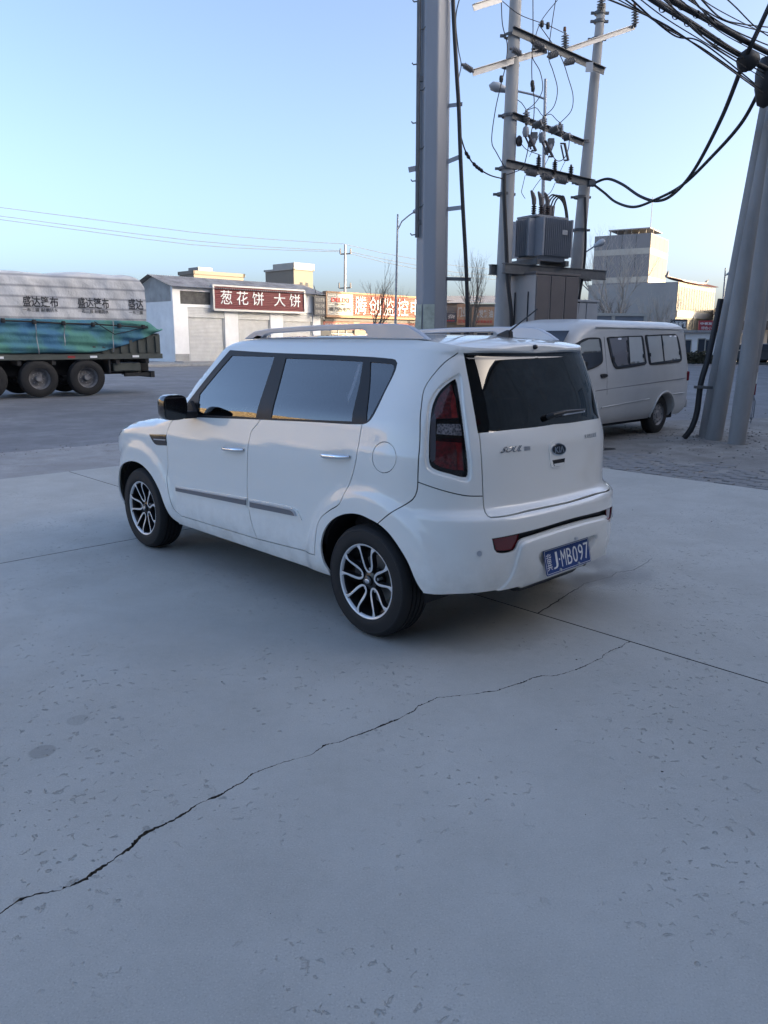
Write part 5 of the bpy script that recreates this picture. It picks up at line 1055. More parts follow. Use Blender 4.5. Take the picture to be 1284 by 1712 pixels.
for xx in (0, 2.55):
    for sy in (1, -1):
        g = MB(); MY = Matrix.Rotation(R(-90 * sy), 4, 'X'); a0 = (math.pi if sy > 0 else 0) - .1
        g.lathe([(.378, .502), (.378, .80)], 30, Matrix.Translation((xx, 0, .34)) @ MY, a0=a0, a1=a0 + math.pi + .2); g.build('arch_liner', M['rubber'], van)
        # raised wheel-arch lip
        g = MB(); pth = [(xx + .40 * math.cos(t), (v_w(max(.35, .34 + .40 * math.sin(t))) + .012) * sy, .34 + .40 * math.sin(t)) for t in np.linspace(-.05, math.pi + .05, 30)]; g.tube(pth, .018, 8); g.build('arch_lip', M['van_paint'], van, smooth=60)
g = MB(); g.box((1.2, 0, .30), (4.2, 1.1, .16)); g.box((0, 0, .34), (.12, 1.3, .12)); g.build('chassis', M['rubber'], van)
g = MB(); g.box((-1.20, 0, .47), (.10, 1.36, .16)); g.build('rear_bumper', M['cab_grey'], van, bevel=.03)
for sy in (1, -1):
    z = .98; a, b, w_ = v_r(z), v_f(z), v_w(z); hl = (b - a) / 2; th = math.pi - math.atan(w_ / hl * 1.02); rad = (abs(math.cos(th) / hl) ** 7 + abs(math.sin(th) / w_) ** 7) ** (-1 / 7)
    g = MB(); g.box(((a + b) / 2 + rad * math.cos(th) - .002, (rad * math.sin(th) - .004) * sy, z), (.07, .03, .17), rz=R((90 + 45) * sy)); g.build('tail_light', M['lens_red'] if 'lens_red' in M else mat('van red lens', (.2, .01, .015), .2, coat=.8), van, bevel=.015)
g = MB(); g.box((-1.13, 0, 1.45), (.01, 1.2, .55), ry=R(11)); g.build('rear_window', M['window_pane'], van, bevel=.02)
wz = [(3.40, 1.12), (2.74, 1.74)]; g = MB(); g.add([(3.375, -.70, 1.13), (3.375, .70, 1.13), (2.745, .64, 1.73), (2.745, -.64, 1.73)], [(0, 1, 2, 3)]); 
for v_i in range(len(g.v)): x, y, z = g.v[v_i]; g.v[v_i] = (x + .02, y, z + .012)
g.build('windscreen', M['window_pane'], van)
g = MB(); g.tube([(2.85, .80, 1.12), (2.95, .98, 1.14)], .014, 6); g.box((2.96, 1.02, 1.2), (.06, .14, .2)); g.build('door_mirror', M['plastic_black'], van)
# ================================================================== tarpaulin lorry
M['tarp_blue'] = None
def tarp_mat(name, kind):
    m = bpy.data.materials.new(name); m.use_nodes = True; n = m.node_tree.nodes; l = m.node_tree.links; b = n['Principled BSDF']; b.inputs['Roughness'].default_value = .88
    tc = n.new('ShaderNodeTexCoord'); V = tc.outputs['Object']
    nz = n.new('ShaderNodeTexNoise'); nz.inputs['Scale'].default_value = 1.3 if kind == 'grey' else .9; nz.inputs['Detail'].default_value = 5; l.new(V, nz.inputs['Vector'])
    r = n.new('ShaderNodeValToRGB'); l.new(nz.outputs[0], r.inputs[0])
    if kind == 'grey':
        r.color_ramp.elements[0].color = (.47, .47, .47, 1); r.color_ramp.elements[1].color = (.62, .62, .62, 1); r.color_ramp.elements[0].position = .3; r.color_ramp.elements[1].position = .65
        sp_ = n.new('ShaderNodeSeparateXYZ'); uvm = n.new('ShaderNodeAttribute'); uvm.attribute_name = 'band'; l.new(uvm.outputs['Fac'], sp_.inputs[0])
        mo = n.new('ShaderNodeMath'); mo.operation = 'FRACT'; l.new(uvm.outputs['Fac'], mo.inputs[0])
        rp2 = n.new('ShaderNodeValToRGB'); l.new(mo.outputs[0], rp2.inputs[0]); e = rp2.color_ramp.elements; e[0].position = 0; e[0].color = (0, 0, 0, 1); e[1].position = .10; e[1].color = (1, 1, 1, 1)
        for p, v in ((.20, 1.), (.30, 0.)): q = e.new(p); q.color = (v, v, v, 1)
        mx = n.new('ShaderNodeMix'); mx.data_type = 'RGBA'; l.new(rp2.outputs[0], mx.inputs[0]); l.new(r.outputs[0], mx.inputs[6]); mx.inputs[7].default_value = (.15, .16, .18, 1)
        mlt = n.new('ShaderNodeMath'); mlt.operation = 'MULTIPLY'; mlt.inputs[1].default_value = .58; l.new(rp2.outputs[0], mlt.inputs[0]); l.new(mlt.outputs[0], mx.inputs[0]); l.new(mx.outputs[2], b.inputs['Base Color'])
    else:
        r.color_ramp.elements[0].color = (.05, .19, .31, 1); r.color_ramp.elements[1].color = (.08, .27, .22, 1); r.color_ramp.elements[0].position = .42; r.color_ramp.elements[1].position = .58; l.new(r.outputs[0], b.inputs['Base Color'])
    n2 = n.new('ShaderNodeTexNoise'); n2.inputs['Scale'].default_value = 5; n2.inputs['Detail'].default_value = 4; l.new(V, n2.inputs['Vector']); bp = n.new('ShaderNodeBump'); bp.inputs['Strength'].default_value = .6; bp.inputs['Distance'].default_value = .06; l.new(n2.outputs[0], bp.inputs['Height']); l.new(bp.outputs[0], b.inputs['Normal'])
    return m
M['tarp_grey'] = tarp_mat('grey tarpaulin', 'grey'); M['tarp_blue'] = tarp_mat('blue green tarpaulin', 'blue'); M['lorry_olive'] = mat('dark olive steel', (.075, .085, .075), .6, var=.2, scale=3); M['lorry_black'] = mat('black chassis', (.02, .02, .021), .7, var=.2, scale=4)
TE = Vector((.755, .656, 0)).normalized(); TP = gnd(149.5, 661); TF = Face((TP.x, TP.y, 0), TE); lorry = empty('lorry_trailer', TF.O); tag(lorry, 'long lorry trailer with blue green lower sheet and three axles on the road', 'lorry')
def tz(px, py): return TF.uv(px, py)
LEN = 13.0; WID = 2.5; zbed = tz(150, 591)[1]; zblue = tz(150, 538)[1]; uR = tz(269, 575)[0]; uT = tz(245, 520)[0]; U0 = uR - LEN
def wob(u, z, k=0): return .035 * math.sin(u * 2.1 + z * 1.3 + k) + .03 * math.sin(u * 5.3 - z * 3.1 + 1.7 * k) + .018 * math.sin(u * 11.1 + z * 7.7)
# load body under the sheets
ztop = lambda u: (tz(60, 456)[1] + .10) + .05 * math.sin(u * 1.1) + .03 * math.sin(u * 3.3 + 1)
g = MB(); NU, prof = 150, []
vs, band = [], []
def sect(u):
    """cross-section points (n, z) from the near lower edge over the top to the far lower edge"""
    e = max(0., min(1., (uT - u) / .55)); rd = (1 - (1 - e) ** 2) ** .5; zt = zblue + (ztop(u) - zblue) * (.80 + .20 * rd); pts = []; hw = WID / 2 - .05
    h = zt - zblue
    for i in range(26): t = i / 25; pts.append((hw * (1 - .035 * t), zblue - .03 + h * .86 * t))
    for i in range(1, 8): a = math.pi / 2 * i / 8; pts.append((hw * .965 - .33 * (1 - math.cos(a)), zblue - .03 + h * .86 + h * .14 * math.sin(a)))
    left = [(-p[0], p[1]) for p in reversed(pts)]; return pts + [(0, zt + .02)] + left
def tarp_pt(u, n_, z, k):
    s_ = wob(u, z, 0) * (1 if n_ > 0 else -1) * .9; return TF.p(u, z + .25 * wob(u, n_, 2) * (abs(n_) < WID / 2 - .3), n_ - WID / 2 + s_ * (abs(n_) > .5))
us = np.linspace(U0, uT, NU); 
for u in us:
    S_ = sect(u)
    for j, (n_, z) in enumerate(S_): vs.append(tarp_pt(u, n_, z, j)); band.append((z - zblue) / .275 + .85)
m_ = len(S_); fs = [(i * m_ + j, i * m_ + j + 1, (i + 1) * m_ + j + 1, (i + 1) * m_ + j) for i in range(NU - 1) for j in range(m_ - 1)]; last = [(NU - 1) * m_ + j for j in range(m_)]; fs.append(tuple(last)); fs.append(tuple(range(m_))[::-1])
g.add(vs, fs); tg_ = g.build('grey_tarpaulin', M['tarp_grey'], lorry, smooth=60); at_ = tg_.data.attributes.new('band', 'FLOAT', 'POINT'); at_.data.foreach_set('value', band)
# printing on the tarpaulin
for k, (x0, x1) in enumerate(((39.5, 96.5), (132.5, 183), (217, 265))):
    for (y0, y1, tx, m) in ((512.5, 494, '盛达篷布', 'dark_text'), (520.5, 514.0, '一布三膜 耐磨防水', 'dark_text')):
        dy = (x0 - 39.5) * .028; a, b = tz(x0, y0 + dy), tz(x1, y1 + dy); u0, u1 = a[0], b[0]; z0 = a[1]; z1 = tz(x0, y1 + dy)[1]
        if k == 2 and tx[0] == '盛': tx = '盛达'; u1 = u0 + (u1 - u0) * .46
        if k == 2 and tx[0] == '一': tx = '一布三膜'; u1 = u0 + (u1 - u0) * .46
        def fn(p, q, u0=u0, u1=u1, z0=z0, z1=z1):
            u = u0 + (u1 - u0) * p; z = z0 + (z1 - z0) * q; S_ = sect(u); n_ = float(np.interp(z, [s__[1] for s__ in S_[:26]], [s__[0] for s__ in S_[:26]])); return tarp_pt(u, n_, z, 0), TF.N.copy()
        text('tarpaulin_print', tx, (0, 0, 0), (1, 0, 0), (0, 0, 1), 1, 1, M['dark_text'], lorry, bold=.014 if tx[0] == '盛' else .0, ext=.004, lift=.012, fn=fn)
# blue-green lower sheet, lifted towards the tail
g = MB(); vs = []; NU2, NZ2 = 170, 22
for u in np.linspace(U0, uR + .02, NU2):
    up = max(0., u / uR); zb_ = zbed + .02 + (zblue - zbed) * .74 * min(1., up) ** 1.6; zt_2 = zblue + .05 - .33 * max(0, (u - uT) / max(.01, uR - uT)); zt_2 = max(zt_2, float(zb_) + .05)
    for j in range(NZ2 + 1):
        t = j / NZ2; z = float(zb_) + (zt_2 - float(zb_)) * t; fold = .03 * math.sin(z * 17 + 2.2 * math.sin(u * .9) + u * up * 3) + .02 * math.sin(z * 31 + u * 1.3)
        vs.append(TF.p(u, z, .03 + fold + wob(u, z, 1) * .6 + .05 * math.sin(math.pi * t)))
fs = [(i * (NZ2 + 1) + j, (i + 1) * (NZ2 + 1) + j, (i + 1) * (NZ2 + 1) + j + 1, i * (NZ2 + 1) + j + 1) for i in range(NU2 - 1) for j in range(NZ2)]
if TF.U.cross(TF.V).dot(TF.N) < 0: fs = [f[::-1] for f in fs]
o = g.add(vs, fs).build('lower_sheet', M['tarp_blue'], lorry, smooth=70); md = o.modifiers.new('thick', 'SOLIDIFY'); md.thickness = .006
# side boards with ribs, tail board
g = MB(); TF.rect(g, U0, uR, zbed - .02, zblue - .35, -.10, -.06); g.build('side_board', M['lorry_olive'], lorry)
g = MB(); TF.rect(g, U0, uR, zbed - .02, zblue - .35, -WID + .06, -WID + .10); g.build('side_board', M['lorry_olive'], lorry)
g = MB(); TF.rect(g, uR - .05, uR, zbed - .02, zblue - .3, -WID + .1, -.10); g.build('tail_board', M['lorry_olive'], lorry)
for k in range(11):
    u = uR - .12 - k * .27; g = MB(); TF.rect(g, u - .045, u + .045, zbed + .02, zblue - .38, -.06, .0); g.build('side_rib', M['lorry_olive'], lorry)
g = MB(); TF.rect(g, U0, uR + .02, zbed - .16, zbed - .02, -.12, .03); g.build('bed_rail', M['lorry_olive'], lorry)
for k in (1, 3, 4, 7, 9): u = uR - .3 - k * .62; g = MB(); TF.rect(g, u, u + .20, zbed - .12, zbed - .06, .03, .036); g.build('marker_strip', M['white_text'] if k % 2 else mat('marker red', (.35, .03, .03), .5) if 'marker red' not in bpy.data.materials else bpy.data.materials['marker red'], lorry)
g = MB(); TF.rect(g, U0, uR - .1, zbed - .62, zbed - .16, -1.75, -.75); g.build('chassis', M['lorry_black'], lorry)
for k in range(9): u = uR - .5 - k * .9; g = MB(); TF.rect(g, u, u + .1, zbed - .3, zbed - .16, -2.4, -.02); g.build('cross_member', M['lorry_black'], lorry)
# storage box, rear under-run bar
a, b = tz(193, 622), tz(239, 606); g = MB(); TF.rect(g, a[0], b[0], a[1], b[1], -.75, -.12); g.build('storage_box', M['lorry_olive'], lorry, bevel=.05)
a, b = tz(213, 631), tz(261, 624); g = MB(); TF.rect(g, b[0] - .12, b[0], a[1] - .02, b[1] + .06, -2.3, -.1); g.build('under_run_bar', M['lorry_black'], lorry); g = MB(); TF.rect(g, a[0], b[0] - .12, a[1] + .02, a[1] + .12, -.25, -.15); g.build('under_run_bar', M['lorry_black'], lorry)
for u in (b[0] - .35, b[0] - .75): g = MB(); TF.rect(g, u, u + .1, a[1] + .1, zbed - .2, -.6, -.5); g.build('hanger', M['lorry_black'], lorry)
g = MB(); a = tz(181, 590), tz(190, 623); TF.rect(g, a[0][0], a[0][0] + .05, a[1][1], zbed - .15, -.5, -.02); g.build('mud_flap', M['rubber'], lorry)
# wheels
lw = None; rl = TF.U; MYT = Matrix(((TF.U.x, 0, TF.N.x, 0), (TF.U.y, 0, TF.N.y, 0), (0, 1, 0, 0), (0, 0, 0, 1)))
for k in range(3):
    for n_ in (-.02, -WID + .62):
        u = 0 - k * 1.31
        if lw is None:
            lw = empty('wheel', parent=lorry); g = MB(); Rw = .50
            g.lathe([(.28, -.3), (.33, -.3), (.46, -.29), (.495, -.26), (Rw, -.22), (Rw, -.15), (.486, -.145), (.486, -.13), (Rw, -.125), (Rw, -.06), (.486, -.055), (.486, -.04), (Rw, -.035), (.493, -.0), (.46, .02), (.33, .03), (.285, .015)], 48); g.build('tyre', M['tyre'], lw, smooth=30)
            g = MB(); g.lathe([(.285, .015), (.28, -.02), (.255, -.05), (.24, -.15), (.2, -.17), (.1, -.15), (.09, -.05), (.075, -.02), (.0, -.02)], 40); g.build('rim', mat('dark dusty rim', (.16, .16, .165), .7, var=.3, scale=9), lw, smooth=30)
            for q in range(8): a = 2 * math.pi * q / 8; g = MB(); g.lathe([(0, -.135), (.014, -.135), (.014, -.16)], 8, Matrix.Translation((.15 * math.cos(a), .15 * math.sin(a), 0))); g.build('wheel_nut', M['galv'], lw)
            o = lw
        else: o = copy_tree(lw, lorry)
        o.matrix_basis = Matrix.Translation(TF.p(u, .50, n_) - TF.O) @ MYT
g = MB(); g.tube([TF.p(uR - 9.5, .0, -.6), TF.p(uR - 9.5, zbed - .2, -.6)], .07, 10); g.build('landing_leg', M['lorry_black'], lorry); g = MB(); g.tube([TF.p(uR - 9.5, .0, -1.9), TF.p(uR - 9.5, zbed - .2, -1.9)], .07, 10); g.build('landing_leg', M['lorry_black'], lorry)
# ropes over the sheet
for i, (x, yb) in enumerate(((55, 592), (104, 578), (185, 588))):
    a, b = tz(x, 537), tz(x + 7 if i == 0 else x + 1, yb); g = MB(); g.tube([TF.p(a[0] + (b[0] - a[0]) * t, a[1] + (b[1] - a[1]) * t, .16 + .03 * math.sin(9 * t)) for t in np.linspace(0, 1, 9)], .012, 6); g.build('rope', M['galv'], lorry)
g = MB(); pr = [(154, 538), (170, 548), (188, 559), (215, 553), (243, 545)]; g.tube([TF.p(*tz(*p), .17) for p in pr], .014, 6); g.build('rope', M['lorry_black'], lorry)
g = MB(); pr = [(0, 536), (55, 538), (104, 541), (154, 542), (200, 545), (244, 548)]; g.tube([TF.p(*tz(*p), .14) for p in pr], .022, 6); g.build('hem_rope', M['lorry_black'], lorry)
for x in (2, 54, 103, 152, 196, 236): g = MB(); p = TF.p(*tz(x, 536 + x * .045), .15); g.lathe([(0, -.06), (.06, -.05), (.07, 0), (.05, .06), (0, .06)], 8, Matrix.Translation(p)); g.build('hem_knot', M['lorry_black'], lorry, smooth=60)
for ch in lorry.children:
    if ch.name.split('.')[0] != 'wheel': ch.matrix_parent_inverse = Matrix.Translation(lorry.location).inverted()
# ================================================================== bare trees, hedge, far cars
M['bark'] = mat('bark', (.16, .13, .105), .9, var=.25, scale=6, bump=.3); M['bark_pale'] = mat('pale bark', (.50, .44, .38), .9, var=.2, scale=5)
def bare_tree(label, base_px, depth, height, spread, seed, m, trunk_r=.10, fork=.3, upright=.75, levels=5, base_z=.12, lean=0.):
    r = random.Random(seed); b = at(base_px[0], base_px[1], depth); b.z = base_z; root = empty('bare_tree', b); tag(root, label, 'tree')
    T, C = MB(), MB()
    def grow(p, d, L, rad, lev, mb):
        n = 4; pts = [p]; rs = [rad]
        for i in range(n): d = (d + Vector((r.gauss(0, .09), r.gauss(0, .09), r.gauss(.03, .05)))).normalized(); p = p + d * (L / n); pts.append(p); rs.append(rad * (1 - .32 * (i + 1) / n))
        mb.tube(pts, rs, 7 if lev < 2 else 4 if lev < 4 else 3, cap=False)
        if lev >= levels: return
        k = r.choice((2, 3, 3)) if lev else r.choice((4, 5))
        for i in range(k):
            a = 2 * math.pi * (i + r.random() * .7) / k; s_ = spread * r.uniform(.6, 1.15); o1 = d.orthogonal().normalized(); o2 = d.cross(o1)
            nd = (d * math.cos(s_) + (o1 * math.cos(a) + o2 * math.sin(a)) * math.sin(s_)); nd = (nd + Vector((0, 0, upright * .35))).normalized()
            grow(pts[-1] if (i == 0 or r.random() < .4) else pts[-2].lerp(pts[-1], r.random()), nd, L * r.uniform(.60, .85), rs[-1] * r.uniform(.62, .8), lev + 1, C)
        if lev >= 1:
            for _ in range(2): grow(pts[r.choice((1, 2, 3))], (d + Vector((r.gauss(0, .6), r.gauss(0, .6), .3))).normalized(), L * .5, rs[2] * .4, max(lev + 2, levels - 1), C)
    grow(Vector((0, 0, -.15)), Vector((lean, 0, 1)).normalized(), height * fork, trunk_r, 0, T)
    T.build('trunk', m, root, smooth=50); C.build('crown', m, root); return root
bare_tree('bare street tree in front of the long red sign board', (617, 600), 52, 5.4, .42, 3, M['bark'], .15, .34)
bare_tree('thin bare sapling behind the thick black riser cable', (784, 600), 40, 6.6, .34, 8, M['bark'], .11, .30, 1.0)
bare_tree('tall pale bare tree in front of the tall grey block', (1042, 600), 50, 7.6, .55, 12, M['bark_pale'], .24, .34, levels=6)
bare_tree('fan shaped pale bare tree beside the tiled hall', (1092, 600), 48, 5.6, .36, 21, M['bark_pale'], .18, .24, 1.0, levels=6)
bare_tree('small dark bare tree behind the hoarding near the grey cabinet', (1018, 600), 49.5, 4.6, .55, 30, M['bark'], .12, .3)
bare_tree('far bare tree low on the left behind the lorry and white shop', (236, 600), 66, 4.2, .5, 44, M['bark'], .09, .3)
def leafclump(name, label, c, rx, ry, rz, n, m, seed, kind=None):
    r = random.Random(seed); g = MB()
    for i in range(n):
        while True:
            p = Vector((r.uniform(-1, 1), r.uniform(-1, 1), r.uniform(0, 1)))
            if Vector((p.x, p.y, p.z)).length < 1 * r.uniform(.75, 1.05): break
        q = Vector((c[0] + p.x * rx, c[1] + p.y * ry, c[2] + p.z * rz)); a = Vector((r.gauss(0, 1), r.gauss(0, 1), r.gauss(0, 1))).normalized(); b = a.orthogonal().normalized(); s_ = r.uniform(.05, .11); cc = a.cross(b); g.add([q - b * s_, q + cc * s_ * .5, q + b * s_, q - cc * s_ * .5], [(0, 1, 2, 3)])
    o = g.build(name, m); tag(o, label, 'hedge'); return o
M['hedge'] = mat('dry winter hedge', (.075, .07, .045), .9, var=.4, scale=3)
hp = at(1168, 598, 54.0); leafclump('hedge', 'low dry hedge at the kerb in front of the low white shop', (hp.x, hp.y, .1), 1.7, .45, .85, 2600, M['hedge'], 5)
# two small parked cars by the far kerb
def far_car(label, px, depth, m, yaw):
    p = at(px, 600, depth); root = empty('parked_car', (p.x, p.y, .0), yaw); tag(root, label, 'car', 'cars parked by the far kerb')
    g = MB(); g.prism([(-2.1, .3), (-2.15, .75), (-1.9, .92), (-1.25, .98), (-.7, 1.42), (.55, 1.45), (1.2, 1.0), (2.0, .85), (2.15, .6), (2.1, .3)], (0, .82, 0), (1, 0, 0), (0, 0, 1), (0, -1, 0), 1.64); g.build('body', m, root, bevel=.08, seg=3)
    for sy in (1, -1): g = MB(); g.prism([(-1.1, 1.0), (-.65, 1.36), (.5, 1.38), (1.0, 1.0)], (0, .825 * sy, 0), (1, 0, 0), (0, 0, 1), (0, sy, 0), .01); g.build('side_window', M['window_pane'], root)
    for xx in (-1.3, 1.3):
        for sy in (1, -1): g = MB(); g.lathe([(0, .09), (.2, .09), (.22, .07), (.31, .07), (.31, -.1), (0, -.1)], 20, Matrix.Translation((xx, .74 * sy, .31)) @ Matrix.Rotation(R(-90 * sy), 4, 'X')); g.build('wheel', M['tyre'], root)
far_car('dark car parked far away at the right edge beyond the guy wire', 1274, 56, mat('dark car paint', (.04, .045, .05), .25, coat=1.), R(-20)); far_car('pale car parked far away, glimpsed between the leaning poles', 1241, 57.5, mat('pale car paint', (.5, .5, .5), .25, coat=1.), R(-20))
# ================================================================== the white car
CX, CY, CYAW = .516, 4.614, R(134.107)
car = empty('compact_car', (CX, CY, 0), CYAW)
tag(car, 'white boxy compact car with silver roof rails and a blue number plate in the foreground', 'car')
CARM = Matrix.Translation((CX, CY, 0)) @ Matrix.Rotation(CYAW, 4, 'Z'); CARI = CARM.inverted()
X0, X1, LQ, LF = -.05, 2.72, 1.2, 1.05
STOT = LQ + (X1 - X0) + LF
WB, WR = 2.55, .313
XR = pchip([.2, .34, .45, .60, .68, .715, .735, .755, .775, .9, 1.05, 1.12, 1.16, 1.35, 1.5, 1.53, 1.545, 1.60], [-.60, -.672, -.705, -.722, -.726, -.722, -.70, -.655, -.638, -.630, -.622, -.600, -.58, -.515, -.455, -.442, -.449, -.44])
NR = pchip([.3, .5, .65, .8, 1.05, 1.16, 1.35, 1.6], [3.5, 3.2, 3.0, 2.85, 2.8, 2.95, 3.4, 4.0])
WZ = pchip([.16, .24, .30, .40, .52, .60, .72, .90, .935, .975, 1.13, 1.25, 1.52, 1.55, 1.58, 1.605], [.78, .815, .842, .854, .847, .846, .853, .866, .866, .858, .828, .784, .672, .657, .628, .592])
XF = pchip([.2, .3, .45, .6, .75, .85, .95, 1.05, 1.6], [3.16, 3.27, 3.34, 3.36, 3.34, 3.28, 3.18, 3.05, 2.95])
ZT = pchip([-.6, -.46, -.43, -.3, -.1, .5, 1.2, 1.45, 1.60, 1.66, 1.95, 2.06, 2.2, 2.6, 2.9, 3.1, 3.25, 3.4], [1.555, 1.557, 1.56, 1.585, 1.60, 1.605, 1.600, 1.585, 1.553, 1.50, 1.17, 1.068, 1.04, .985, .905, .84, .78, .70])
def halfw(x, z):
    zc = .905 + .055 * np.clip(2.3 - x, 0, 2.6)
    bmp = sstep((z - .6) / .25) * (1 - sstep((z - 1.12) / .3))
    return WZ(z - (zc - .95) * bmp)
def base(s, z):
    a = np.abs(s); sg = np.where(s > 0, -1., 1.)
    x = X0 + (a - LQ); w = halfw(np.clip(x, X0, X1), z); y = w.copy()
    r = a < LQ; psi = (1 - a / LQ) * math.pi / 2; ar = X0 - XR(z); n = NR(z)
    cp, sp = np.abs(np.cos(psi)), np.abs(np.sin(psi))
    rad = ((cp / w) ** n + (sp / ar) ** n) ** (-1 / n)
    x = np.where(r, X0 - rad * sp, x); y = np.where(r, rad * cp, y)
    f = a > LQ + X1 - X0; psi = np.clip((a - LQ - X1 + X0) / LF, 0, 1) * math.pi / 2; af = XF(z) - X1; n = 2.5
    cp, sp = np.abs(np.cos(psi)), np.abs(np.sin(psi))
    rad = ((cp / w) ** n + (sp / af) ** n) ** (-1 / n)
    x = np.where(f, X1 + rad * sp, x); y = np.where(f, rad * cp, y)
    return x, y * sg
RELIEF = []                                # (polygon, height, bevel) raised or sunk zones of the skin
def disp(s, z, x):
    d = 0
    for xc in (0., WB):
        q = np.hypot(x - xc, (z - .325) * 1.02); d = d + .026 * sstep((.545 - q) / .10) * sstep((z - .2) / .15)
    # rounding towards hood edge and front pillar
    zt = ZT(x); t = np.clip((x - 1.35) / .3, 0, 1); e = .03 + .05 * np.clip((x - 2.0) / .3, 0, 1)
    k = np.clip((e - (zt - z)) / e, 0, 1); d = d - t * e * .75 * (1 - np.sqrt(1 - np.minimum(k, 1) ** 2 * .999))
    if RELIEF:
        P = np.stack([-np.abs(s), z], -1)
        for poly, hgt, bev, bb in RELIEF:
            m = (P[:, 0] > bb[0] - bev) & (P[:, 0] < bb[1] + bev) & (P[:, 1] > bb[2] - bev) & (P[:, 1] < bb[3] + bev)
            if not m.any(): continue
            q = P[m]; sd_ = np_dist(q, poly) * np.where(np_inside(q, poly), 1, -1)
            dd = np.zeros(len(P)); dd[m] = hgt * sstep(sd_ / bev); d = d + dd
    return d
def skin(s, z):
    s = np.asarray(s, float); z = np.asarray(z, float)
    x, y = base(s, z); e = 2e-3
    xa, ya = base(s - e, z); xb, yb = base(s + e, z)
    tx, ty = xb - xa, yb - ya; L = np.hypot(tx, ty) + 1e-9
    nx, ny = ty / L, -tx / L               # outward, s runs left-front -> rear -> right
    sg = np.where((nx * (x - 1.3) + ny * y * 2) < 0, -1., 1.); nx, ny = nx * sg, ny * sg
    d = disp(s, z, x)
    return np.stack([x + nx * d, y + ny * d, z], -1)
def skin_n(s, z, e=1.5e-3):
    s = np.asarray(s, float); z = np.asarray(z, float)
    du = skin(s + e, z) - skin(s - e, z); dv = skin(s, z + e) - skin(s, z - e)
    n = np.cross(du, dv); n /= np.linalg.norm(n, axis=1)[:, None] + 1e-12
    p = skin(s, z); c = np.array([1.3, 0, .8]); sg = np.sign(np.einsum('ij,ij->i', n, (p - c) * [.3, 1, .2])); sg[sg == 0] = 1
    # rear and front faces: use x direction
    fx = np.abs(n[:, 0]) > .6; sg[fx] = np.sign(n[fx, 0] * (p[fx, 0] - 1.3))
    return p, n * sg[:, None]
def xy2s(x, y):
    a = (LQ * (1 - math.atan2(X0 - x, abs(y)) / (math.pi / 2))) if x < X0 else LQ + x - X0
    if x > X1: a = LQ + X1 - X0 + LF * math.atan2(x - X1, abs(y)) / (math.pi / 2)
    return -a if y > 0 else a
# probe surface for turning pixels into places on the skin
_sg = np.linspace(-STOT, 1.2, 330); _zg = np.linspace(.2, 1.62, 110)
_A, _B = np.meshgrid(_sg, _zg, indexing='ij'); _x, _y = base(_A.ravel(), _B.ravel())
_Pg = skin(_A.ravel(), _B.ravel()); _zt = ZT(_x)
_fc = []
for i in range(len(_sg) - 1):
    for j in range(len(_zg) - 1):
        k = i * len(_zg) + j
        if _B.ravel()[k + 1] <= _zt[k] + .03: _fc.append((k, k + 1, k + 1 + len(_zg), k + len(_zg)))
_bvh = BVHTree.FromPolygons([tuple(p) for p in _Pg], _fc)
_co = CARI @ CAM; _cr = CARI.to_3x3()
def cray(x, y): return _cr @ pray(x, y)
def carY(x, y, Y):
    d = cray(x, y); return _co + d * ((Y - _co.y) / d.y)
def carX(x, y, X):
    d = cray(x, y); return _co + d * ((X - _co.x) / d.x)
MISS = []
def sz(p):
    if p[0] == 'c': return (-(LQ + p[1] - X0), p[2]) + tuple(p[3:])
    if p[0] == 's': return (p[1], p[2]) + tuple(p[3:])
    loc, nrm, idx, dist = _bvh.ray_cast(_co, cray(p[0], p[1]))
    if loc is None:
        MISS.append(p); q = carY(p[0], p[1], .8); loc = q
    return (xy2s(loc.x, loc.y), loc.z) + tuple(p[2:])
def szl(l, step=.02, closed=False): return [tuple(q) for q in spline([sz(p) for p in l], step, closed)]
def circle_px(cx, cy, rx, ry, n=28): return [tuple(sz((cx + rx * math.cos(2 * math.pi * i / n), cy + ry * math.sin(2 * math.pi * i / n)))[:2]) for i in range(n)]
def buf(line, h, closed=False):
    L = np.array([q[:2] for q in line]); n = len(L)
    t = np.roll(L, -1, 0) - np.roll(L, 1, 0)
    if not closed: t[0] = L[1] - L[0]; t[-1] = L[-1] - L[-2]
    t /= np.linalg.norm(t, axis=1)[:, None] + 1e-12; nn = np.stack([-t[:, 1], t[:, 0]], -1) * h
    return L + nn, L - nn

# ---- outlines on the skin
door_front_edge = [(290.3, 701), (282.8, 712), (277.7, 729), (279.4, 746), (281, 773.6), (279.4, 794), (280.4, 814.7), (284.5, 835), (293, 854), (303.4, 862.7, 1)]
b_line = [(435, 701.6), (431.9, 706.8), (419.9, 722), (416.5, 736), (414, 760), (413.7, 828), (418.2, 862.7), (430, 901, 1)]
rear_edge = [(526, 927.8, 1), (526.8, 907), (529.6, 883), (536.4, 866), (550, 854), (567.3, 842), (577.5, 821.6), (591.2, 787.3), (596.4, 760), (605, 710)]
d_line = [(766, 590), (743.3, 606), (718.2, 634.7), (708.6, 652.6), (704.6, 677.6), (702, 735), (698.5, 803), (696.7, 822), (689.6, 835.3), (661, 853), (630, 877)]
bump_line = [(698.5, 806), (743.3, 821), (779, 828.8), (808, 829.5)]
tg = [(775.6, 590), (786, 645), (797, 706), (802.4, 735), (806, 788.7), (808.5, 842.5), (811.4, 857), (820.4, 865), (886.6, 853), (958.3, 838), (975, 834)]
rglass_l = [(775.6, 590.5, 1), (786, 645), (798.9, 724.2, 1), (850.8, 718.9), (904.5, 713.0), (951, 705)]
OUT = {}
OUT['door_f'] = szl(door_front_edge, .02) + szl([(430, 901, 1)], .02)[:0] + szl(list(reversed(b_line)), .02)
OUT['door_r'] = szl(b_line, .02) + szl(rear_edge, .02)
